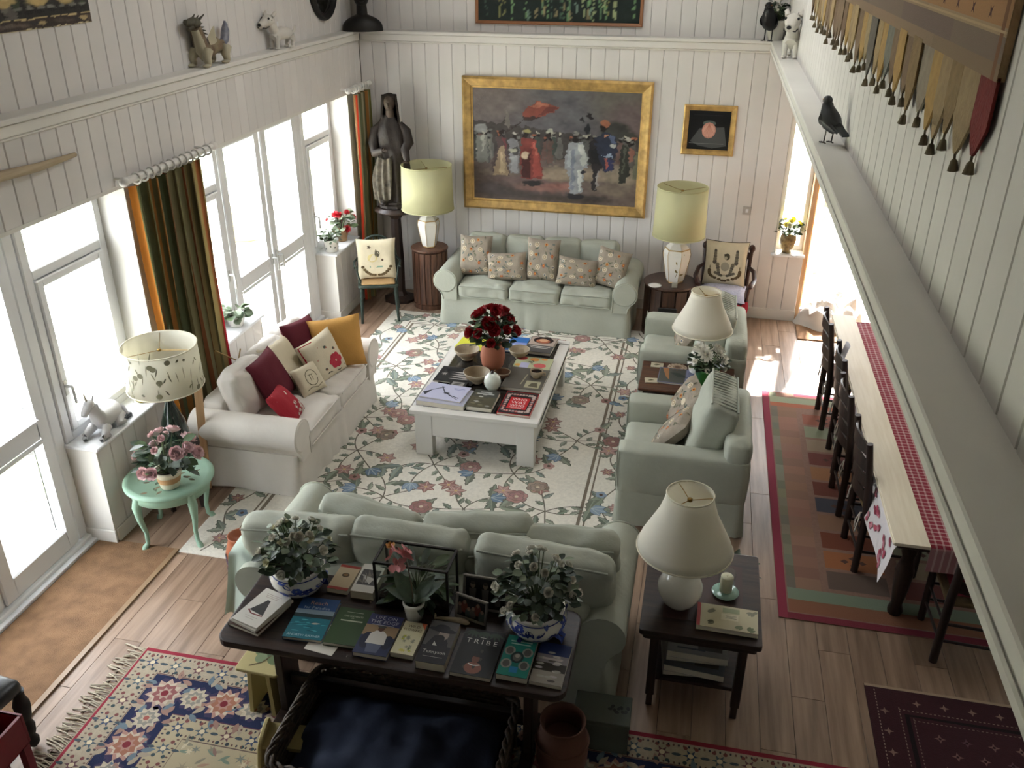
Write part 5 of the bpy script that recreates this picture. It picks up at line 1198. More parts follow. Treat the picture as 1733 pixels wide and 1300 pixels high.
book('white booklet in the middle of the pile on the left end of the desk', (-2.07, 3.31, Z0+.0222), .18, .28, .014, -.33, 'd2ccc0', group='books piled at the left end of the desk', hard=False)
book('white booklet with a dark dancer drawing topping the pile on the desk', (-2.07, 3.31, Z0+.0365), .17, .27, .012, -.27, 'd8d3c8', ab, group='books piled at the left end of the desk', hard=False)
def ac(A, w, d): A.rect(-w/2, d*.4, w/2, d/2, '8e3a30').rect(-w/2, -d/2, w/2, -d*.4, '8e3a30'); A.up(); A.ell(0, .02, .022, .018, '4a3a24').up().ell(0, .022, .014, .01, '7a5a34')
book('tan and red paperback with a small emblem behind the front books on the desk', (-1.745, 3.69-.03, Z0), .12, .21, .03, -.02, 'a8977a', ac, hard=False)
def ad(A, w, d):
    A.rect(-w*.4, -d*.25, w*.4, d*.3, '4a4846'); A.up()
    for i in range(10): A.poly([(rnd.uniform(-.4, .4)*w, rnd.uniform(-.25, .3)*d) for _ in range(3)], rnd.choice(('8a8680', '2c2a2a', 'b0aca4', '6a645c')), 1+i % 4)
book('thick paperback with a grey photograph beside the glass case on the desk', (-1.6, 3.66, Z0), .13, .24, .05, .02, 'c2beb4', ad, hard=False, spine='9c8a72')
# near side table
def ae(A, w, d):
    A.rect(-w/2, -d/2, -w*.44, d/2, '9c2a2a'); A.rect(-w*.1, -.02, w*.18, .03, 'd6d0b8', 2); A.rect(-w*.08, .04, w*.2, d*.42, '9aa082', 1); A.k = 3
    for x, y, c in ((-.1, -.05, '5a5a44'), (.06, -.06, '7a8464'), (.12, -.07, '6a7454'), (-.08, .04, '7a7a68'), (.13, .06, '8a8a78')):
        for i in range(5): A.ell(x+rnd.uniform(-.02, .02), y+rnd.uniform(-.012, .012), .016, .008, c, rnd.random())
    bars(A, .02, .015, (.06, .05, .06), '6a6a5a', .003, .009)
book('large pale picture book with a red spine on the near side table', (.37, 3.96, .6085), .33, .19, .03, -.02, 'c4bd9f', ae)
t = thing('candle_holder', 'cream pillar candle in a glass on a pale green dish', 'candle', (.36, 4.2, .6085))
MB().lathe([(.0, .0), (.05, .0), (.075, .012), (.078, .018), (.05, .016), (.03, .03), (0, .03)], 28).build('dish', mat('aqua_glass', '8fb0a2', .15, coat=.4), t)
MB().lathe([(0, .03), (.036, .03), (.036, .125), (.032, .13), (0, .124)], 24).tube([(0, 0, .12), (.002, 0, .14)], .0015, 5).build('pillar_candle', mat('candle_wax', 'd6cdb2', .5), t)
MB().lathe([(.046, .028), (.048, .155)], 28).build('glass_shade', glass('clear_tumbler', (.95, .98, .97)), t)
NP = vmat('newsprint', .8)
for k, (x, y, rz, lb) in enumerate(((.2, 4.16, .1, 'lowest newspaper on the shelf of the near side table'), (.24, 4.12, -.08, 'middle magazine on the shelf of the near side table'), (.22, 4.18, .06, 'upper magazine on the shelf of the near side table'), (.24, 4.15, -.02, 'topmost newspaper with bold headline on the shelf of the near side table'))):
    def an(A, w, d, k=k):
        for j in range(7): A.rect(-w*.45+rnd.random()*.1, d*.4-j*.06, w*.1+rnd.random()*w*.3, d*.43-j*.06, rnd.choice(('6a6a68', '3a3a3c', '8a8886', '4a5058')))
        A.rect(0, -d*.4, w*.4, 0, ('3a4048', '54504c')[k % 2])
        if k == 3: A.text('SUIT', 0, d*.36, .07, '2a2a2a', w*.6)
    book(lb, (x, y, .186+k*.045), .34, .44, .044, rz, ('8a8884', '6c7076', '7c7872', '9a9894')[k], an, 'newspaper', 'papers on the side table shelf', hard=False, n='newspaper', pm=NP)
# ---------------------------------------------------------------- things on the coffee table
CZ = .4505
def b1(A, w, d): A.poly([(-w/2, -d*.2), (-w*.3, .02), (-w*.12, d*.3), (-.05, d*.32), (-.03, .08), (-.12, -.0), (-w*.4, -d*.35)], '20222c'); A.up(); A.line([(-.06, .09), (0, -.01), (.06, -.05), (.15, -.08)], .01, '20222c'); A.ell(.02, -.02, .028, .014, '20222c').line([(.05, -.05), (.15, -.11)], .006, '20222c'); bars(A, .1, d*.3, (.1, .08), '8a8cb0', .01, .02)
book('white book with pages showing under the bird book on the coffee table', (-1.97, 6.44, CZ), .42, .3, .045, -.06, 'a9a9b6', hard=False)
book('pale lilac book with a black bird silhouette on the coffee table', (-1.98, 6.48, CZ+.0455), .37, .28, .012, -.1, 'b2b2c8', b1, hard=False)
def b2(A, w, d):
    A.rect(-w/2, -d/2, w/2, d*.1, '4a4634'); A.k = 1
    for i in range(14): A.ell(rnd.uniform(-.35, .35)*w, rnd.uniform(-.4, .4)*d, .022, .012, rnd.choice(('6a6650', '8a8a84', '5a5444', '3a382c', 'a8a8a0')), k=1+i % 3)
    A.k = 4; bars(A, 0, d*.36, (.1, .15), 'b4b4b0', .014, .03)
book('olive grey photographic book at the front of the coffee table', (-1.64, 6.46, CZ), .22, .32, .04, -.02, '3a3a34', b2)
def b3(A, w, d):
    A.rect(-w*.48, -d*.48, w*.48, d*.48, '1f1a1c'); A.rect(-w*.3, -d*.27, w*.3, d*.25, 'b32226', 1); A.k = 2
    for i in range(34):
        a = i/34*2*PI; x = w*.39*max(-1, min(1, 1.35*math.cos(a))); y = d*.37*max(-1, min(1, 1.35*math.sin(a))); A.ell(x, y, .017, .018, rnd.choice(('8a7a74', 'a89a94', '5a4a48', '7a6a70', '9a3a3a')), k=2).ell(x, y+.004, .008, .009, 'c0a898', k=3)
    for i, s_ in enumerate(('WHO', 'WAS', 'WHO')): A.text(s_, 0, d*.11-i*.055, .058, 'ddd8d4', w*.45)
    bars(A, 0, -d*.2, (.12, .09), 'd8b8b4', .005, .012)
book('bright red book with a ring of faces at the front right of the coffee table', (-1.34, 6.48, CZ), .28, .4, .022, -.02, 'a01f24', b3)
def b4(A, w, d): A.rect(.02, -d*.42, w*.42, -d*.1, 'a8a488', 1); A.k = 2; A.poly([(.05, -d*.35), (.14, -d*.38), (.12, -d*.16), (.07, -d*.2)], '5a5444'); A.line([(-.02, -d*.3), (.0, d*.2)], .012, '9a967e')
book('large grey clothbound book under the dark mug on the coffee table', (-1.37, 6.94, CZ), .36, .42, .03, -.03, '5c5850', b4)
def b5(A, w, d):
    for x, y, a, c in ((-.12, .09, .05, 'b5484a'), (-.0, .08, .045, 'd08a4a'), (.09, .1, .03, 'd08a4a'), (.07, -.04, .06, 'c05a58'), (-.13, -.06, .03, 'c99a4a')): A.ell(x, y, a, a*.8, c, k=1)
    A.rect(-.11, -.13, -.03, .0, 'a8a8c4', 1); A.k = 2
    for i in range(6): A.leaf(-.02, -.02+i*.015, .04, .014, i*1.1, '3a3a34')
book('pale green book with red and orange spots on the coffee table', (-1.37, 7.28, CZ), .34, .26, .02, -.02, 'a9ad8a', b5)
def b6(A, w, d): A.rect(-w/2, d*.1, w/2, d/2, '2f66a8'); A.rect(-w/2, -d*.4, w/2, d*.1, '7f8fc4', 1); A.k = 2; bars(A, 0, -d*.1, (.1,), 'c0c4d8', .01)
book('blue topped book at the back of the coffee table', (-1.6, 7.68, CZ), .18, .32, .02, .0, '27508a', b6)
def b7(A, w, d): A.rect(-w*.48, -.02, w*.48, d*.47, 'a8988c'); A.up(); A.ell(0, .1, .1, .08, '2a1c1c').up().ell(0, .08, .07, .05, '9a5a40').up().ell(0, .1, .045, .035, 'c49a78').up(); bars(A, 0, -d*.14, (.2, .17), 'b8b4ac', .014, .03)
book('dark grey book with a red haired portrait at the back right of the coffee table', (-1.37, 7.69, CZ), .26, .36, .03, -.06, '4a4846', b7)
MB().box(-.16, .16, -.13, .13, 0, .003).add([(-.16, -.13, .003), (.0, -.13, .012), (.0, .13, .012), (-.16, .13, .003)], [(0, 1, 2, 3)]).build('folder', mat('yellow_card', 'c6c43a', .6), loc=(-2.02, 7.62, CZ), rot=(0, 0, -.08), label='bright yellow card folder at the back left of the coffee table', cat='folder')
def b8(A, w, d):
    for i in range(7): A.leaf(.14, -.07+i*.022, .2, .018, PI+(-.06 if i % 2 else .06), 'b0aca8')
    A.star(-.12, .0, .015, .035, 7, '8a8884')
book('black book printed with white ribbing on the left of the coffee table', (-1.99, 6.9, CZ), .36, .3, .015, -.05, '1c1b1c', b8)
t = thing('coaster', 'small dark square coaster with a pale picture on the coffee table', 'coaster', (-1.93, 6.7, CZ+.0), -.05)
MB().box(-.08, .08, -.06, .06, 0, .03).build('base', BLACK, t, bevel=.003); A = Art(); A.rect(-.055, -.035, .055, .035, '8a8680'); A.up(); A.leaf(-.04, -.02, .08, .03, .4, '4a4844'); A.build('picture', PRINT, t, fn=lambda u, v, k: (u, v, .0305+k*2e-4))
BOWL = mat('stoneware', '8a7a62', .5, col2='a5957a', sc=14, bump=.1)
def bowl(label, x, y, r, m, h=None, group='stoneware bowls'):
    h = h or r*.85; t = thing('bowl', label, 'bowl', (x, y, CZ), 0, group); MB().lathe([(0, 0), (r*.42, 0), (r*.46, h*.1), (r*.42, h*.12), (r*.8, h*.5), (r, h), (r*.95, h), (r*.74, h*.52), (r*.3, h*.2), (0, h*.18)], 28).build('bowl_body', m, t)
    MB().tube([(r*.975*math.cos(a*PI/12), r*.975*math.sin(a*PI/12), h) for a in range(25)], .004, 6, cap=False).build('rim', mat('bowl_rim', 'a89c84', .5), t); return t
bowl('stoneware bowl left of the rose vase on the coffee table', -2.0, 7.28, .12, BOWL); bowl('stoneware bowl in front of the rose vase on the coffee table', -1.79, 6.83, .12, BOWL); bowl('stoneware bowl behind the rose vase on the right', -1.53, 7.42, .1, BOWL)
bowl('small reddish bowl behind the white globe vase', -1.59, 6.96, .075, mat('red_clay', '7d5a46', .6, var=.15))
t = thing('bud_vase', 'small white globe vase on the coffee table in front of the roses', 'vase', (-1.62, 6.71, CZ)); MB().lathe([(.03, 0), (.045, .005), (.07, .05), (.076, .085), (.066, .13), (.035, .16), (.018, .166), (.016, .15), (0, .14)], 28).build('globe', mat('celadon_glaze', 'cfd4c8', .15, coat=.5), t); MB().lathe([(.0, .15), (.014, .15), (.012, .185), (0, .185)], 10).build('stopper', DARKW, t)
t = thing('mug', 'dark filled stoneware cup standing on the grey book', 'mug', (-1.28, 6.98, CZ+.031)); MB().lathe([(.035, 0), (.055, .03), (.058, .07), (.052, .07), (.048, .055), (0, .055)], 24).build('cup', BOWL, t); MB().lathe([(0, .06), (.05, .058)], 20).build('coffee', mat('coffee', '120c08', .15), t); MB().tube([(.055, 0, .055), (.08, 0, .05), (.08, 0, .025), (.052, 0, .02)], .006, 6).build('handle', BOWL, t)
# end table
for x, y, rz, lb in ((-.24, 7.3, .0, 'pale picture coaster at the back of the end table'), (-.27, 6.98, .1, 'pale picture coaster at the front left of the end table')):
    t = thing('coaster', lb, 'coaster', (x, y, .5555), rz, 'pale coasters'); MB().box(-.055, .055, -.045, .045, 0, .01).build('base', mat('coaster_cream', 'b8ae94', .5), t, bevel=.002); A = Art(); A.leaf(-.03, -.01, .06, .025, .3, '8a8468').leaf(-.02, .015, .05, .02, -.3, '7a745c'); A.build('print', PRINT, t, fn=lambda u, v, k: (u, v, .0105))
t = thing('plate', 'round brown and cream patterned plate on the end table', 'plate', (-.06, 7.28, .5555)); MB().lathe([(.04, 0), (.06, .004), (.085, .012), (.08, .014), (.05, .008), (0, .007)], 32).build('dish', mat('plate_cream', 'b5a490', .3), t)
A = Art()
for i in range(12): A.ell(.066*math.cos(i*PI/6), .066*math.sin(i*PI/6), .01, .007, '6a4a34', i*PI/6)
A.ell(0, 0, .04, .04, '8a7460', k=1).ell(0, 0, .022, .022, '5c4434', k=2); A.build('pattern', PRINT, t, fn=lambda u, v, k: (u, v, .0145+k*2e-4))
def be(A, w, d): A.rect(-w*.48, -d*.46, w*.2, d*.46, '4a4c48'); A.rect(w*.22, -d*.46, w*.48, d*.46, '8488a8', 1); A.poly([(-w*.42, d*.46), (-w*.26, d*.46), (-w*.2, -d*.3), (-w*.3, -d*.1)], '9a6a44', 2); A.k = 3; [A.ell(-.02+i*.02, .05-i*.02, .05, .012, '2e3a34', k=2) for i in range(4)]; bars(A, w*.35, d*.35, (.05, .06, .05, .06), '5a5c78', .006, .02)
book('glossy dark and lilac magazine on the end table beside the green pot', (-.05, 7.1, .5555), .33, .3, .014, -.03, '6a6c84', be, hard=False)
# ---------------------------------------------------------------- statue on its stand
STW = mat('old_carved_wood', '2a221c', .6, var=.3, sc=14, bump=.4, bsc=30); STP = mat('worn_gesso', '6e6656', .7, col2='2e2822', sc=16, bump=.3)
t = thing('statue', 'tall dark carved statue of a robed figure with worn pale drapery', 'statue', (-3.5, 9.7, 1.205), .15)
def body(u, v):
    a = u*2*PI; z = v*1.0
    r = .155-.02*v+.03*math.sin(v*PI)*(v < 1)
    r = [.15, .155, .16, .165, .16, .15, .165, .18, .175, .13, .06][min(10, int(v*10))]*(1-(v*10 % 1))+[.155, .16, .165, .16, .15, .165, .18, .175, .13, .06, .05][min(10, int(v*10))]*(v*10 % 1)
    f = .018*math.sin(a*9+v*5)*(1-v)+.012*math.sin(a*5-v*9)*(1-v*.6)
    return ((r*1.0+f)*math.cos(a)+.03*math.sin(v*4), (r*.72+f)*math.sin(a), z)
MB().grid(body, 48, 30, cu=True).build('robe', STW, t)
hd = MB().tube([(0, -.01, .98), (0, -.015, 1.06)], [.05, .045], 10).ell((0, -.02, 1.13), (.062, .075, .09), 16, 12).ell((0, -.095, 1.12), (.012, .018, .018), 8, 6)
for s_ in (-1, 1): hd.ell((s_*.024, -.082, 1.145), (.01, .008, .007), 6, 5).ell((s_*.064, -.015, 1.125), (.008, .016, .022), 6, 5)
hd.ell((0, -.082, 1.085), (.02, .01, .006), 8, 5); hd.build('head', mat('carved_face', '4a3d32', .6, var=.2), t)
MB().grid(lambda u, v: ((.078+.012*math.sin(u*30)+.03*v)*math.cos(PI*.0+u*PI*1.3-.15*PI), (.085+.02*v)*math.sin(u*PI*1.3-.15*PI)+.0, 1.215-.33*v), 24, 8).ell((0, .01, 1.17), (.075, .08, .065)).build('hair', STW, t)
for s_, w_ in ((-1, .0), (1, .12)):
    pts = [(s_*.1, .0, .9), (s_*.17, -.02, .83), (s_*.2, -.05, .7), (s_*.17, -.13, .6+w_*.3), (s_*.06 if w_ == 0 else .2, -.18, .64-w_)]
    a_ = MB().tube(pts, [.04, .06, .062, .05, .034], 12); a_.build('sleeve', STW, t)
    h_ = MB(); q = V(pts[-1]); h_.ell(q, (.03, .026, .02))
    for k in range(4): h_.tube([q+V((-.015+k*.01, -.01, 0)), q+V((-.015+k*.011-s_*.02, -.035, .01)), q+V((-.015+k*.012-s_*.03, -.05, -.005))], [.007, .006, .005], 6)
    h_.tube([q+V((0, -.01, .015)), q+V((-s_*.01, -.03, .035))], .007, 6); h_.build('hand', mat('carved_face'), t)
def drape(u, v):
    a = -2.5+u*1.15; z = .08+v*.5; r = .185+.02*math.sin(u*20+v*4)+.03*math.sin(v*PI); return (r*math.cos(a)-.01-.05*(1-v), r*.8*math.sin(a), z-.05*math.sin(u*PI))
MB().grid(drape, 26, 14).build('pale_drapery', STP, t)
MB().lathe([(.17, -.04), (.19, -.03), (.19, 0), (.15, .01), (.14, .03)], 10, smooth=False).ell((-.1, -.16, .04), (.04, .08, .03)).build('plinth', STW, t)
t = thing('pedestal', 'slender dark wooden pedestal under the carved statue', 'pedestal', (-3.5, 9.7, 0))
MB().lathe([(.2, 1.1), (.24, 1.115), (.24, 1.14), (.2, 1.16), (.2, 1.165)], 32).build('top', DARKZ, t); MB().lathe([(.2, 0), (.2, .03), (.1, .07), (.07, .12), (.075, .5), (.065, .9), (.06, 1.02), (.1, 1.08), (.19, 1.1)], 8, smooth=False).build('column', DARKZ, t)
# ---------------------------------------------------------------- chairs with needlework cushions
DG = mat('dark_green_paint', '28332c', .5, var=.1)
t = thing('windsor_chair', 'dark green hoop back chair in the back left corner', 'chair', (-3.55, 9.13, 0), .35)
MB().softbox((0, 0, .44), (.23, .22, .02), .018, 6).build('seat', DG, t); MB().softbox((0, -.03, .468), (.19, .17, .012), .012, 5).build('rush_pad', mat('straw', 'a5855a', .9, bump=.4), t)
for x in (-.19, .19):
    MB().tube([(x, -.18, .43), (x*1.1, -.21, .0)], [.02, .016], 8).build('leg', DG, t); MB().tube([(x, .17, .43), (x*1.15, .24, .0)], [.02, .016], 8).build('leg', DG, t)
MB().tube([(.23*math.cos(i*PI/14), .17+.05*math.sin(i*PI/14), .45+.46*math.sin(i*PI/14)**.6) for i in range(15)], .014, 8).build('hoop', DG, t)
for i in range(6): x = -.15+i*.06; MB().tube([(x*.8, .17, .45), (x, .215, .45+.46*(max(0, 1-(x/.23)**2))**.3)], .007, 6).build('spindle', DG, t)
for s_ in (-1, 1): MB().tube([(s_*.22, .2, .66), (s_*.26, .05, .66), (s_*.25, -.14, .65)], .013, 8).tube([(s_*.24, -.1, .65), (s_*.2, -.12, .45)], .01, 6).build('arm', DG, t)
CW = mat('needlepoint_cream', 'cfc4a8', .95, var=.04, sc=20, bump=.3, bsc=200)
A = Art(); A.star(-.35, .6, .05, .12, 5, '5a5040').ell(.05, .25, .13, .16, '5c5848').leaf(.0, .2, .3, .12, 1.6, '6a6252').ell(.3, -.05, .06, .06, '5a4a3a').ell(-.2, .05, .25, .2, 'd0c088', k=0); A.rect(-.35, -.42, .3, -.34, '7a9a8a')
for s_ in (-1, 1):
    for i in range(7): A.ell(s_*(.12+i*.1), -.82+.02*i*i*.6, .1, .07, ('5a4c34', '6e5e42')[i % 2], k=1)
cushion('cream needlework cushion with a bird on the dark green hoop back chair', (-3.56, 9.14, .7), .45, .46, .12, (-.25, 0, .35), CW, A)
DC = wood('dark_mahogany', '24130f', '44241b', 'z', .35)
t = thing('armchair', 'dark carved wooden open armchair in the back right corner', 'armchair', (.34, 9.55, 0), -.05)
MB().softbox((0, 0, .42), (.26, .24, .035), .02, 5).build('seat', DC, t)
for x in (-.24, .24):
    MB().tube([(x, .2, 0), (x, .21, .45), (x*1.02, .26, .75), (x*1.05, .3, .88)], [.022, .024, .022, .02], 8).ell((x*1.06, .3, .9), (.035, .03, .045)).build('back_post', DC, t)
    MB().tube([(x*1.05, -.2, 0), (x*1.05, -.21, .05), (x*1.05, -.2, .12), (x*1.05, -.2, .25), (x*1.05, -.2, .42), (x*1.08, -.2, .5), (x*1.12, -.2, .64)], [.018, .03, .02, .026, .028, .018, .022], 10).build('leg', DC, t)
    MB().tube([(x*1.04, .24, .7), (x*1.25, .1, .7), (x*1.32, -.06, .66), (x*1.18, -.24, .655), (x*1.15, -.27, .64)], [.018, .024, .026, .03, .02], 8).build('arm', DC, t)
MB().box(-.23, .23, .27, .3, .78, .86).box(-.23, .23, .23, .26, .5, .56).build('back_rail', DC, t, bevel=.006)
for i in range(5): MB().tube([(-.16+i*.08, .245, .54), (-.16+i*.08, .285, .8)], .01, 6).build('spindle', DC, t)
A = Art()
for s_ in (-1, 1):
    for i in range(9): A.ell(s_*(.5-.03*i*(i > 4)), .55-i*.12, .1-.008*abs(i-4), .1, ('5f5a50', '77705f')[i % 2], k=1+i % 2)
    for i in range(5): A.ell(s_*(.42-i*.07), -.4-i*.03, .08, .06, '6a6456', k=1)
    for i in range(9): A.ell(s_*(.72-.001*i**3.2), -.3-i*.058, .09, .06, ('5a4a34', '6a5a40')[i % 2], k=1)
    A.leaf(s_*.7, -.25, .18, .06, 1.57, '7a7058')
A.ell(.05, .32, .13, .15, '55503f', k=1).ell(.0, .26, .07, .08, 'b0a890', k=2).ell(-.05, .4, .05, .04, '4a453a', k=3); A.ell(0, -.12, .2, .2, 'a39c88', k=1)
for i in range(6): A.leaf(-.25+i*.1, -.5, .1, .03, .1, '57503f', k=2)
cushion('cream needlework cushion with a spread eagle on the dark carved armchair', (.33, 9.62, .78), .47, .5, .12, (-.22, 0, -.05), CW, A, pipe=mat('dark_piping', '3a342c', .8))
GI = mat('lilac_gingham', 'a3a3b8', .9, col2='c4c4d2', sc=60, bump=.2)
cushion('lilac gingham seat cushion on the dark carved armchair', (.33, 9.44, .5), .5, .46, .12, (-1.5, 0, -.05), GI, back=mat('navy_cloth', '26284a', .9))
MB().grid(lambda u, v: (.3+u*.3+.012*math.sin(v*9), 9.3-.06*v+.012*math.sin(u*19), .47-.38*v*(.75+.25*u)), 14, 10).build('red_cloth', mat('crimson_cloth', 'b02a3c', .85, var=.1, bump=.3), label='crimson cloth hanging from the seat of the dark carved armchair', cat='cloth')
# ---------------------------------------------------------------- dining table and chairs
def pinned(n, c1, c2, sc):    # checked cloth
    m = mat(n, c1, .9); nt = m.node_tree; N = nt.nodes; K = nt.links; tc = N.new('ShaderNodeTexCoord'); sp = N.new('ShaderNodeSeparateXYZ'); K.new(tc.outputs['Object'], sp.inputs[0]); outs = []
    for ax, f in (('X', sc), ('Y', sc)):
        a = N.new('ShaderNodeMath'); a.operation = 'MULTIPLY'; a.inputs[1].default_value = f; K.new(sp.outputs[ax], a.inputs[0]); b = N.new('ShaderNodeMath'); b.operation = 'FRACT'; K.new(a.outputs[0], b.inputs[0])
        g_ = N.new('ShaderNodeMath'); g_.operation = 'GREATER_THAN'; g_.inputs[1].default_value = .72; K.new(b.outputs[0], g_.inputs[0]); outs.append(g_)
    s_ = N.new('ShaderNodeMath'); s_.operation = 'ADD'; K.new(outs[0].outputs[0], s_.inputs[0]); K.new(outs[1].outputs[0], s_.inputs[1]); d_ = N.new('ShaderNodeMath'); d_.operation = 'MULTIPLY'; d_.inputs[1].default_value = .42; K.new(s_.outputs[0], d_.inputs[0])
    mx = N.new('ShaderNodeMix'); mx.data_type = 'RGBA'; mx.inputs[6].default_value = (*lin(c1), 1); mx.inputs[7].default_value = (*lin(c2), 1); K.new(d_.outputs[0], mx.inputs[0]); K.new(mx.outputs[2], N['Principled BSDF'].inputs['Base Color']); return m
t = thing('dining_table', 'long dark wooden dining table under the right hand ledge', 'dining table', (0, 0, 0))
MB().box(1.36, 2.35, 4.72, 8.25, .71, .745).build('top', DARKW, t, bevel=.006); MB().box(1.46, 2.25, 4.85, 8.1, .62, .71).build('apron', DARKW, t)
for x in (1.52, 2.2):
    for y in (5.0, 7.95): MB().lathe([(.045, .0), (.05, .03), (.035, .08), (.05, .2), (.06, .35), (.035, .45), (.05, .5), (.05, .62)], 14).build('leg', DARKZ, t, loc=(x, y, .009))
MB().box(1.83, 1.89, 5.0, 7.95, .12, .17).build('stretcher', DARKW, t)
MB().grid(lambda u, v: (1.36-.012*(v > .12)+.02*v*math.sin(u*14)-.05*v*v*(1-u)-.0, 4.73+u*1.9, .752-.32*v*(1-.5*u)), 40, 10).grid(lambda u, v: (1.36+u*.9, 4.73+v*1.9, .7525), 6, 8).build('tablecloth', mat('white_tablecloth', 'd6d0d0', .9, bump=.15), label='white floral tablecloth hanging from the near left edge of the dining table', cat='tablecloth')
tcl = bpy.data.objects['tablecloth']; A = Art(); rr = random.Random(3)
for i in range(26):
    u, v = rr.uniform(.03, .75), rr.uniform(.15, .95)
    for k in range(4): A.ell(u+rr.uniform(-.012, .012), v+rr.uniform(-.06, .06), .012, .05, rr.choice(('a84a5e', 'b87a86', '8a3a4a')), k=1+k)
A.build('printed_flowers', PRINT, tcl, fn=lambda u, v, k: (1.357-.012+.02*v*math.sin(u*14)-.05*v*v*(1-u)-.002-k*3e-4, 4.73+u*1.9, .752-.32*v*(1-.5*u)), kind='stuff')
MB().box(1.33, 1.535, 4.68, 8.35, .7555, .778).box(1.322, 1.33, 4.68, 8.35, .763, .771).build('pine_board', PINE, label='long pale tongued pine board lying along the left edge of the dining table', cat='board', bevel=.002)
CK = pinned('red_check_cloth', '8a2438', 'd8b8b8', 24)
MB().grid(lambda u, v: (1.54+u*.74, 8.25-3.55*min(1, v/.93), .757-.002*math.sin(v*40)+.004*math.sin(u*7)-(.17*(v-.93)/.07 if v > .93 else 0)), 8, 60).build('check_cloth', CK, label='red checked tablecloth covering the dining table', cat='tablecloth')
OK = wood('ladderback_oak', '1d1411', '352620', 'z', .45); RUSH = mat('rush_seat', '6e5c40', .9, bump=.6, bsc=90)
dc = thing('dining_chair', 'dark ladder back dining chair at the far end of the row', 'chair', (0, 0, 0), 0, 'ladder back dining chairs')
MB().softbox((0, -.21, .44), (.21, .2, .02), .018, 5).build('seat', RUSH, dc)
for x in (-.2, .2):
    MB().tube([(x, .0, 0), (x, .0, .45), (x, .03, .75), (x, .075, 1.03)], [.026, .028, .027, .022], 8).build('back_post', OK, dc); MB().tube([(x, -.39, 0), (x, -.39, .46)], [.024, .026], 8).build('leg', OK, dc)
for i, z in enumerate((.56, .68, .8, .93)):
    mb = MB(); mb.grid(lambda u, v: ((u-.5)*.38, (z-.5)*.14+.045*math.sin(u*PI), z+v*.1*(.7+.3*math.sin(u*PI))), 8, 2); mb.grid(lambda u, v: ((.5-u)*.38, (z-.5)*.14+.045*math.sin(u*PI)+.014, z+v*.1*(.7+.3*math.sin(u*PI))), 8, 2)
    mb.grid(lambda u, v: ((u-.5)*.38, (z-.5)*.14+.045*math.sin(u*PI)+.014*v, z+.1*(.7+.3*math.sin(u*PI))), 8, 1); mb.build('slat', OK, dc)
for z in (.15, .28):
    for a, b in (((-.2, -.39), (.2, -.39)), ((-.2, 0), (.2, 0)), ((-.2, -.39), (-.2, 0)), ((.2, -.39), (.2, 0))): MB().tube([(*a, z), (*b, z+.02)], .01, 6).build('stretcher', OK, dc)
PADC = mat('seat_pad_print', 'b5a59c', .9, col2='a0707a', sc=18)
ys = ((7.64, 'far end of the row'), (6.9, 'second from the door'), (6.27, 'third from the door'), (5.59, 'nearest of the row of four'))
for i, (y, lb) in enumerate(ys):
    l_ = 'dark ladder back dining chair, '+lb+', along the table'
    if i == 0: dc.location = (1.27, y, .009); dc.rotation_euler = (0, 0, W2); dc['label'] = l_
    else: dup(dc, (1.27+.03*(i % 2), y, .009), W2+.03*(i-1), l_)
    p = thing('seat_pad', 'printed tie on seat pad on the ladder back chair, '+lb, 'seat pad', (1.27+.03*(i % 2), y, .47), W2, 'tie on seat pads')
    MB().softbox((0, -.2, .02), (.19, .18, .02), .018, 6, bul=(0, 0, .015)).build('pad', PADC, p)
    for x in (-.2, .2): MB().tube([(x*.9, -.03, .02), (x, .03, .03), (x*1.08, .035, -.03), (x*1.05, .045, -.12)], .006, 5).tube([(x, .03, .03), (x*.9, .045, -.04), (x*.93, .045, -.1)], .006, 5).build('tie', mat('tie_tape', 'cdc4b8', .9), p)
dup(dc, (1.88, 4.58, .009), PI, 'dark ladder back dining chair at the near end of the table in the shadow')
cushion('dark red seat pad on the ladder back chair at the near table end', (1.88, 4.8, .5), .38, .38, .06, (-1.57, 0, 0), mat('dark_red_cloth', '6a1c26', .9))
MB().grid(lambda u, v: (1.3-.03*math.sin(v*PI)-.02*u, 6.98+.1*u+.005, 1.04-.34*v+.012*math.sin(u*PI)), 6, 12).build('white_strap', mat('white_tape', 'd8d2d6', .8), label='white strap of cloth hung over the back of a ladder back chair', cat='cloth')
# white crumpled sheet in the doorway
mb = MB(); mb.grid(lambda u, v: ((lambda a, r: (1.6+.4*r*math.cos(a)+.06*NZ.noise(V((u*9, v*7, 1))), 10.02+.28*r*math.sin(a)+.05*NZ.noise(V((u*8, v*6, 5))), .004+(.26*(1-r**4)+.2*(1-r**3)*NZ.noise(V((r*math.cos(a)*3, r*math.sin(a)*3, 4)))+.05*NZ.noise(V((r*math.cos(a)*9, r*math.sin(a)*9, 1)))*(1-r**3))*(r < .999)))(u*2*PI, max(.001, v))), 48, 16, cu=True)
mb.build('dust_sheet', mat('white_sheet', 'dcd8d2', .85, bump=.3, bsc=14), label='crumpled white sheet heaped in the sunlit back doorway', cat='sheet')
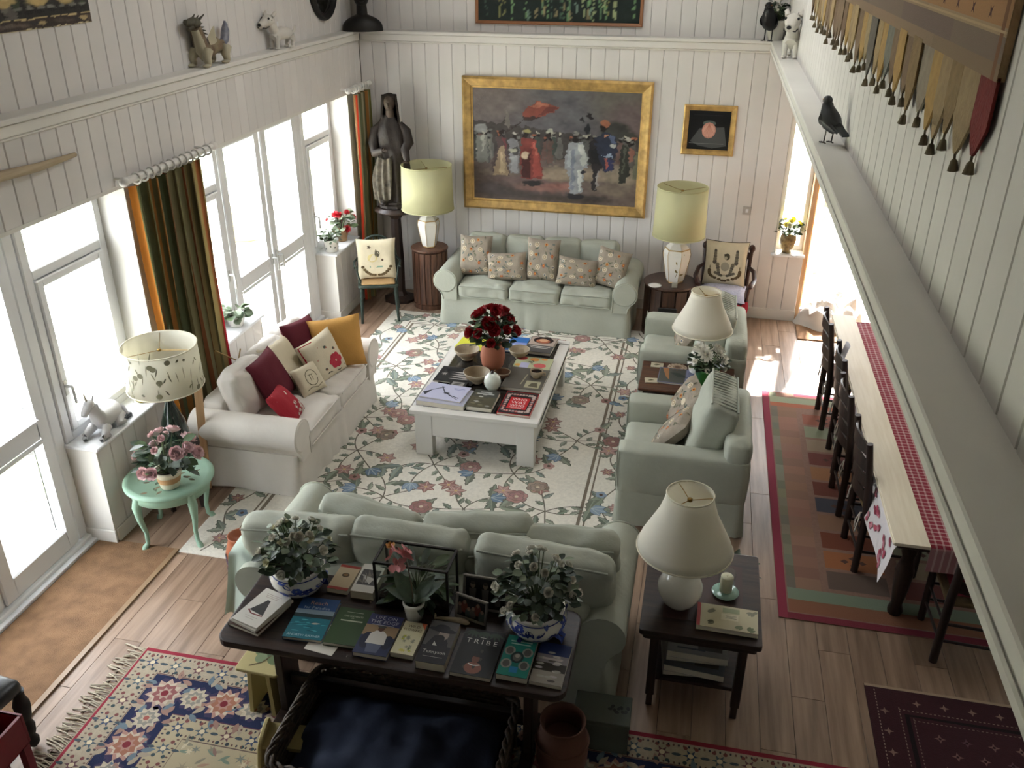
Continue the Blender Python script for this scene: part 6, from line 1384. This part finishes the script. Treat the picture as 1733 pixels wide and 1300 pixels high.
# ---------------------------------------------------------------- figures on the ledges
LZ = 3.0555
DW = mat('white_painted_dog', 'cfcac0', .5, var=.05); DB = mat('dog_black', '141414', .4)
def dog(label, loc, rz, s_=1.0):
    t = thing('dog_figurine', label, 'figurine', loc, rz, 'white dog figures'); mb = MB()
    mb.tube([(.02, 0, .1), (.06, 0, .13), (.14, 0, .14), (.22, 0, .13), (.26, 0, .1)], [.045, .062, .06, .055, .03], 12)
    mb.tube([(.06, 0, .14), (.02, 0, .2), (-.01, 0, .25)], [.05, .045, .05], 12); mb.ell((-.02, 0, .265), (.065, .06, .055)); mb.tube([(-.05, 0, .26), (-.1, 0, .235), (-.135, 0, .225)], [.045, .036, .03], 10)
    for y in (-.04, .04):
        mb.tube([(.05, y, .12), (.03, y, .06), (.03, y, .012)], [.03, .02, .018], 8).ell((.02, y, .012), (.03, .018, .012)); mb.tube([(.22, y, .12), (.25, y, .07), (.225, y, .04), (.235, y, .012)], [.034, .024, .016, .016], 8).ell((.222, y, .012), (.028, .018, .012)); mb.tube([(-.005, y*1.1, .3), (.02, y*1.5, .335), (.015, y*1.3, .345)], [.022, .016, .006], 8)
    mb.tube([(.26, 0, .12), (.31, 0, .16), (.33, 0, .2)], [.016, .012, .006], 8); mb.build('body', DW, t)
    q = MB().ell((-.142, 0, .23), (.014, .018, .014))
    for y in (-.045, .045): q.ell((-.055, y, .285), (.011, .01, .011))
    q.tube([(-.13, -.032, .205), (-.1, -.042, .2), (-.06, -.05, .215)], .005, 5).tube([(-.13, .032, .205), (-.1, .042, .2), (-.06, .05, .215)], .005, 5)
    for i in range(5): q.ell((-.03+i*.012, -.06+.008*i, .27+.012*i), (.005, .004, .005))
    q.build('painted_marks', DB, t)
    t.scale = (s_,)*3; return t
dog('white dog figurine on the left ledge beneath the round mirror', (-3.985, 8.0, LZ), PI/2-.35, .95)
dog('white dog figurine at the back end of the right ledge beside the black crow', (.615, 8.45, LZ), PI/2-.25+.0, 1.15)
# dragon
DRG = mat('dragon_glaze', '8f8468', .4, col2='5a3a30', sc=14); DRB = mat('dragon_blue', '5d6076', .4, col2='8a8a90', sc=20); DRW = mat('dragon_belly', 'b0a890', .4, var=.1)
t = thing('dragon_figurine', 'cream brown and blue glazed dragon standing on the left ledge', 'figurine', (-3.985, 6.72, LZ), PI/2)
b = MB().tube([(.0, 0, .3), (.03, 0, .22), (.05, 0, .14), (.14, 0, .12), (.24, 0, .15), (.33, 0, .12), (.4, 0, .16)], [.045, .055, .06, .065, .07, .05, .02], 12); b.build('body', DRG, t)
MB().tube([(-.02, -.01, .28), (.0, -.015, .2), (.02, -.015, .12), (.08, -.0, .06)], [.03, .04, .045, .03], 10).build('belly', DRW, t)
hd = MB().ell((-.0, 0, .33), (.06, .05, .04)).tube([(-.03, 0, .34), (-.1, 0, .335), (-.13, 0, .345)], [.035, .028, .02], 8).tube([(-.03, 0, .31), (-.1, 0, .29)], [.025, .014], 8).tube([(.02, .03, .35), (.09, .04, .385)], [.012, .004], 6).tube([(.02, -.03, .35), (.09, -.04, .385)], [.012, .004], 6)
for i in range(6): hd.tube([(.03+i*.012, 0, .35-i*.02), (.08+i*.02, 0, .38-i*.03)], [.012, .002], 5)
hd.build('head', mat('dragon_dark', '4a4638', .5, var=.3, sc=30), t)
for x, y in ((.0, -.05), (.0, .05), (.3, -.05), (.3, .05)): MB().tube([(x+.04, y, .12), (x+.0, y*1.3, .07), (x+.02, y*1.3, .02)], [.05, .035, .025], 8).ell((x-.015, y*1.3, .016), (.045, .03, .016)).build('leg', DRW, t)
MB().tube([(.36, 0, .13), (.43, 0, .17), (.46, 0, .24), (.47, 0, .31)], [.03, .035, .035, .008], 8).build('tail', DRB, t)
for i in range(6): MB().add([(.4+i*.012, -.006, .14+i*.025), (.4+i*.012, .006, .14+i*.025), (.46+i*.012, 0, .12+i*.03), (.42+i*.013, 0, .17+i*.027)], [(0, 1, 2), (0, 2, 3), (1, 3, 2), (0, 3, 1)]).build('tail_fin', DRB, t)
MB().grid(lambda u, v: (.1+u*.12-.03*v, -.055-.03*v*math.sin(u*PI), .16+v*.14*math.sin(.4+u*2.2)), 8, 5).build('wing', DRW, t)
MB().grid(lambda u, v: (.22-u*.12-.03*v, .055+.03*v*math.sin(u*PI), .16+v*.14*math.sin(.4+(1-u)*2.2)), 8, 5).build('wing', DRW, t)
# bust
BZ = mat('dark_bronze', '1d1b18', .5, metal=.2, var=.15)
t = thing('bust', 'dark bronze bust in the left corner of the ledge', 'bust', (-3.83, 9.9, LZ), .4)
MB().grid(lambda u, v: ((.062+.158*(1-min(1, v*1.02)**3.2))*math.cos(u*2*PI), (.055+.06*(1-v**3))*math.sin(u*2*PI), v*.17), 28, 14, cu=True).build('shoulders', BZ, t)
hb = MB().tube([(0, 0, .16), (0, -.005, .28)], [.062, .055], 12).ell((0, -.01, .36), (.085, .1, .12), 18, 12).ell((0, -.11, .35), (.015, .022, .025), 8, 6).ell((0, -.1, .305), (.026, .012, .008), 8, 5)
for s_ in (-1, 1): hb.ell((s_*.032, -.095, .385), (.014, .01, .009), 8, 5).ell((s_*.086, 0, .36), (.01, .022, .03), 8, 6)
hb.build('head', BZ, t); MB().ell((0, .01, .42), (.09, .1, .08)).build('hair', BZ, t)
# crow, plant, pigeon at the right end
def bird(n, label, loc, rz, m, s_, leg):
    t = thing(n, label, 'figurine', loc, rz); b_ = MB().tube([(-.1, 0, .13), (-.05, 0, .12), (.0, 0, .14), (.05, 0, .18), (.075, 0, .225), (.08, 0, .25)], [.02, .052, .066, .06, .04, .034], 14).ell((.085, 0, .265), (.036, .03, .032)); b_.build('body', m, t)
    MB().tube([(.11, 0, .262), (.135, 0, .256), (.15, 0, .25)], [.012, .008, .002], 8).build('beak', DB, t)
    for y in (-1, 1): MB().grid(lambda u, v, y=y: (.05-.2*u, y*(.06-.035*u+.012*math.sin(v*PI)), .19-.09*u-.07*v*(1-u*.7)), 8, 5).build('wing', mat('dark_feathers', '121314', .5), t); MB().ell((.1, y*.026, .272), (.005, .004, .005)).build('eye', mat('amber_eye', '9a6a2a', .3), t)
    MB().add([(-.09, -.025, .13), (-.09, .025, .13), (-.2, .03, .085), (-.2, -.03, .085), (-.09, -.025, .115), (-.09, .025, .115), (-.2, .03, .078), (-.2, -.03, .078)], [(0, 1, 2, 3), (7, 6, 5, 4), (0, 4, 5, 1), (1, 5, 6, 2), (2, 6, 7, 3), (3, 7, 4, 0)]).build('tail', m, t)
    for y in (-.028, .028):
        l = MB().tube([(.0, y, .09), (.01, y, .004)], .005, 6)
        for a in (-.5, 0, .5): l.tube([(.01, y, .004), (.01+.035*math.cos(a), y+.035*math.sin(a), .003)], .004, 5)
        l.tube([(.01, y, .004), (-.015, y, .003)], .004, 5); l.build('leg', leg, t)
    t.scale = (s_,)*3; return t
bird('pigeon_figurine', 'dark grey pigeon figurine standing on the right ledge below the tapestry', (.607, 4.86, LZ), 2.0, mat('slate_feathers', '2c2f31', .5, var=.1), .76, mat('grey_leg', '4a4440', .6))
bird('crow_figurine', 'black crow figurine in the back right corner of the ledge', (.5, 9.95, LZ), -1.9, mat('crow_black', '131416', .45), 1.25, DB)
t, h = potted('potted_fern', 'bushy dark plant in a white pot in the right corner of the back ledge', (.57, 10.05, LZ), potprof(.07, .1, .19), mat('white_pot', 'cfcbc0', .5))
foliage(t, .18, .11, .2, 90, 'oval', [G1, G1, G2], .055, (('open', BW, .02, 5, (.1, 1.2)),), 61)
# unicorn on the near sill
UW = mat('unicorn_porcelain', 'c9c7c6', .3, var=.06, coat=.3)
t = thing('unicorn_figurine', 'white porcelain unicorn lying on the near window sill', 'figurine', (-4.04, 4.84, .8055), -W2+.15)
MB().tube([(-.14, 0, .06), (-.1, 0, .09), (-.02, 0, .095), (.06, 0, .1), (.1, 0, .09)], [.05, .085, .075, .075, .05], 14).tube([(.07, 0, .12), (.11, 0, .19), (.13, -.01, .25)], [.06, .045, .04], 12).ell((.14, -.01, .27), (.045, .035, .038)).tube([(.15, -.01, .265), (.2, -.02, .225), (.215, -.02, .21)], [.035, .026, .02], 10).build('body', UW, t)
for y in (-.05, .05): MB().tube([(.08, y, .06), (.17, y*1.4, .03), (.2, y*1.2, .022), (.12, y*1.6, .02)], [.035, .024, .02, .016], 8).build('foreleg', UW, t); MB().tube([(-.1, y, .06), (-.02, y*1.8, .03), (-.08, y*2, .022)], [.05, .026, .018], 8).build('hind_leg', UW, t); MB().tube([(.125, -.01+y*.5, .295), (.12, -.01+y*.6, .335)], [.012, .002], 6).build('ear', UW, t)
MB().tube([(.155, -.012, .3), (.175, -.014, .385)], [.009, .001], 8).build('horn', mat('horn_gold', 'b5aa94', .4), t)
MB().grid(lambda u, v: (.05+.085*u+.012*math.sin(v*14)-.03*v, .0+.05*(v-.2)+.0, .14+.15*u-.06*v+.012*math.sin(u*20)), 14, 6).tube([(-.15, 0, .1), (-.2, .03, .06), (-.17, .09, .02)], [.02, .025, .008], 8).build('mane', mat('mane_grey', 'a8a6a8', .4), t)
MB().box(-.03, .03, -.05, .05, 0, .03).build('hoof_block', DB, loc=(-4.0, 5.0, .8055), label='small black block beside the unicorn on the sill', cat='block', bevel=.004)
MB().lathe([(.03, 0), (.05, .02), (.055, .06), (.04, .09), (0, .095)], 20).build('yellow_pot', mat('yellow_glaze', 'c9b84a', .4), loc=(-4.03, 5.27, .8055), label='small round yellow pot on the near sill under the sprigged lampshade', cat='pot')
# ---------------------------------------------------------------- foreground things
YP = mat('pale_yellow_paint', 'b8aa74', .6, var=.06)
t = thing('stool', 'small pale yellow stool with painted green leaves under the desk end', 'stool', (-2.16, 3.4, .0085), -.03)
MB().prism(rrect(-.13, .13, -.11, .11, .02), .31, .33).build('seat', YP, t, bevel=.004)
for x in (-.07, .07): MB().add([(x-.012, -.1, 0), (x+.012, -.1, 0), (x+.012, .1, 0), (x-.012, .1, 0), (x*.8-.012, -.085, .31), (x*.8+.012, -.085, .31), (x*.8+.012, .085, .31), (x*.8-.012, .085, .31)], [(0, 3, 2, 1), (4, 5, 6, 7), (0, 1, 5, 4), (1, 2, 6, 5), (2, 3, 7, 6), (3, 0, 4, 7)]).build('leg', YP, t)
A = Art()
for i, (x, y) in enumerate(((-.04, .05), (.0, .02), (.05, .04), (.06, -.0), (.02, .06), (-.02, -.0))): A.ell(x, y, .04, .035, ('6a7a52', '58684a', '7c8a66')[i % 3], i, k=i)
A.line([(-.06, -.07), (.0, -.03), (.03, .03)], .008, '6a5a3a', 7); A.build('painted_leaves', PRINT, t, fn=lambda u, v, k: (u, v, .3303+k*1.5e-4))
t = thing('stool', 'pale yellow stool lying on its side by the wicker basket', 'stool', (-1.99, 3.02, .13), 0); t.rotation_euler = (0, -1.45, .2)
MB().prism(rrect(-.12, .12, -.1, .1, .06), .0, .022).build('seat', YP, t, bevel=.004)
for x in (-.06, .06): MB().box(x-.012, x+.012, -.08, .08, -.2, 0).build('leg', YP, t)
WK = mat('dark_wicker', '2c241c', .7, col2='5a4a3a', sc=40)
t = thing('dog_basket', 'low dark wicker dog basket half under the desk', 'basket', (-1.28, 3.12, .0085))
hw, hd_ = .56, .34
for k in range(8):
    z = .025+k*.032; o_ = .02*k/8; P = rrect(-hw-o_, hw+o_, -hd_-o_, hd_+o_, .1, 6); P = P+[P[0]]; pts = []
    for i in range(len(P)-1):
        for q in range(4): pts.append((P[i][0]+(P[i+1][0]-P[i][0])*q/4, P[i][1]+(P[i+1][1]-P[i][1])*q/4, z+.006*math.sin((len(pts)+k)*1.6)))
    MB().tube(pts+[pts[0]], .017, 5).build('woven_band', WK, t)
br_ = MB(); P = rrect(-hw-.02, hw+.02, -hd_-.02, hd_+.02, .1, 6); L_ = []
for i in range(len(P)):
    a, b = P[i], P[(i+1) % len(P)]; n = max(1, int(math.hypot(b[0]-a[0], b[1]-a[1])/.03))
    for q in range(n): L_.append((a[0]+(b[0]-a[0])*q/n, a[1]+(b[1]-a[1])*q/n))
for ph in (0, 2.1, 4.2): br_.tube([(x+.014*math.cos(i*.9+ph), y+.014*math.cos(i*.9+ph), .29+.014*math.sin(i*.9+ph)) for i, (x, y) in enumerate(L_+[L_[0]])], .012, 5)
br_.build('braided_rim', WK, t)
for i in range(26): a = L_[int(i*len(L_)/26)]; MB().tube([(a[0], a[1], .0), (a[0], a[1], .28)], .008, 5).build('stake', WK, t)
MB().box(-hw, hw, -hd_, hd_, .005, .02).build('floor_panel', WK, t)
NV = mat('navy_bedding', '2b3348', .85, var=.12, sc=6, bump=.4, bsc=25)
mb = MB(); mb.grid(lambda u, v: ((u-.5)*1.04, (v-.5)*.6, .16+.06*math.sin(u*PI)**.5*math.sin(v*PI)**.5+.05*NZ.noise(V((u*4, v*3, 2)))+.03*NZ.noise(V((u*9, v*5, 7)))), 40, 26); mb.grid(lambda u, v: ((.5-u)*1.04, (v-.5)*.6, .04), 4, 4)
mb.build('cushion', NV, loc=(-1.28, 3.12, .0085), label='crumpled navy blue cloth cushion lying in the wicker dog basket', cat='cushion')
t = thing('clay_pot', 'tall dark terracotta pot standing right of the dog basket', 'pot', (-.43, 3.28, .0085)); MB().lathe([(.08, 0), (.11, .02), (.135, .12), (.14, .25), (.115, .33), (.108, .36), (.12, .385), (.112, .385), (.098, .36), (.1, .3), (.1, .05), (0, .05)], 32).build('pot_body', mat('dark_terracotta', '5a3a2c', .7, var=.1), t); MB().lathe([(.142, .24), (.144, .25), (.142, .26)], 32).build('raised_band', mat('dark_terracotta'), t)
t = thing('storage_box', 'grey green lidded box with a dark scroll motif beside the near sofa', 'box', (-.25, 3.56, .0), .02); MB().box(-.15, .15, -.1, .1, .0085, .2).build('box_body', mat('greygreen_box', '4c5146', .7), t, bevel=.004); MB().box(-.155, .155, -.105, .105, .2, .23).build('lid', mat('greygreen_box'), t, bevel=.004)
A = Art()
for i in range(9): A.ell(.02+.012*i*1.0-.03, .05*math.sin(i*1.7)*.4+.0, .014, .01, '14140f', i, k=i % 3)
A.build('scroll_motif', PRINT, t, fn=lambda u, v, k: (u+.05, v, .2303+k*2e-4))
# orange ceramic and pale throw at the sofa corner
t = thing('floor_vase', 'orange floor vase with purple flowers behind the left corner of the near sofa', 'vase', (-2.81, 4.36, .0085)); t.scale = (.85, .85, .85); MB().lathe([(.07, .001), (.1, .02), (.125, .15), (.125, .3), (.1, .4), (.085, .44), (.095, .46), (.085, .46), (.075, .42), (0, .4)], 28).build('vase_body', mat('orange_glaze', '9c5a3c', .4, var=.1), t); A = Art(); r2 = random.Random(5)
for i in range(44):
    u, v = r2.uniform(0, 6.28), r2.uniform(.1, .98)
    for k in range(4): A.ell(u+.12*math.cos(k*1.6), v+.06*math.sin(k*1.6), .13, .06, r2.choice(('5d4a5e', '6e5a6a', '4a4048')), k=1+k)
A.build('painted_flowers', PRINT, t, fn=lambda u, v, k: ((.127+k*5e-4)*math.cos(u), (.127+k*5e-4)*math.sin(u), .13+v*.19), kind='stuff')
THR = mat('pale_green_throw', 'bcc8bc', .9, bump=.2, bsc=40)
def throw(u, v):
    x = -2.58+.4*u; s_ = v*.95
    if s_ < .35: y, z = 4.25-s_, .69-.04*s_
    else: y, z = 3.9-.1*(s_-.35)-.05+.0, .675-(s_-.35)*.75
    return (x-.1*(s_ > .35)*(s_-.35)*(1-u)+.02*math.sin(u*12+v*3)*v, y+.03*math.sin(u*13)*v-.1*v*(1-u)*0, z+.012*math.sin(u*11))
MB().grid(throw, 22, 26).build('throw', THR, label='pale green throw draped over the left back corner of the near sofa', cat='throw')
# bottom left corner: black stool with turned legs, red crate
t = thing('footstool', 'black upholstered stool with turned legs at the left edge', 'stool', (-3.52, 2.64, .0), -.1)
MB().softbox((0, 0, .44), (.24, .24, .045), .04, 7, bul=(0, 0, .03)).build('padded_seat', mat('black_leather', '2a2a2a', .35), t)
for x in (-.21, .21):
    for y in (-.21, .21): MB().lathe([(.018, 0), (.032, .02), (.034, .05), (.02, .075), (.03, .1), (.036, .15), (.024, .19), (.032, .21), (.042, .27), (.044, .31), (.028, .36), (.035, .4)], 14).build('leg', BLACK, t, loc=(x, y, .0125))
t = thing('red_crate', 'dark red painted wooden crate on legs in the bottom left corner', 'crate', (-3.1, 2.36, 0), .0); RC = mat('dark_red_paint', '7a1f2a', .5, var=.08)
MB().box(-.11, .11, -.2, -.185, .42, .6).box(-.11, .11, .185, .2, .42, .6).box(-.11, -.095, -.185, .185, .42, .6).box(.095, .11, -.185, .185, .42, .6).build('side_panel', RC, t, bevel=.003); MB().box(-.095, .095, -.185, .185, .42, .435).build('base_panel', RC, t)
for x in (-.085, .085):
    for y in (-.17, .17): MB().box(x-.02, x+.02, y-.02, y+.02, .009, .42).build('leg', RC, t)
# outside: planters on the paving
t = thing('garden_pot', 'large yellowish garden pot on the paving beyond the middle glazed doors', 'planter', (-6.6, 11.7, -.04)); MB().lathe([(.26, 0), (.3, .03), (.38, .5), (.41, .51), (.41, .58), (.37, .58), (.34, .5), (0, .5)], 28).build('pot', mat('garden_pot_clay', 'b5a878', .7), t); MB().lathe([(0, .55), (.36, .52)], 20).build('gravel', PAV, t)
t = thing('garden_bin', 'pale green square garden planter with a grey lid outside the near door', 'planter', (-5.05, 5.05, -.04), .4); MB().add([(-.13, -.13, 0), (.13, -.13, 0), (.13, .13, 0), (-.13, .13, 0), (-.16, -.16, .45), (.16, -.16, .45), (.16, .16, .45), (-.16, .16, .45)], [(0, 3, 2, 1), (4, 5, 6, 7), (0, 1, 5, 4), (1, 2, 6, 5), (2, 3, 7, 6), (3, 0, 4, 7)]).build('planter_body', mat('sage_plastic', 'a3b58a', .6), t, bevel=.01); MB().box(-.18, .18, -.18, .18, .45, .5).tube([(-.06, 0, .5), (-.05, 0, .54), (.05, 0, .54), (.06, 0, .5)], .01, 6).build('lid', mat('grey_lid', '5a5a58', .5), t)
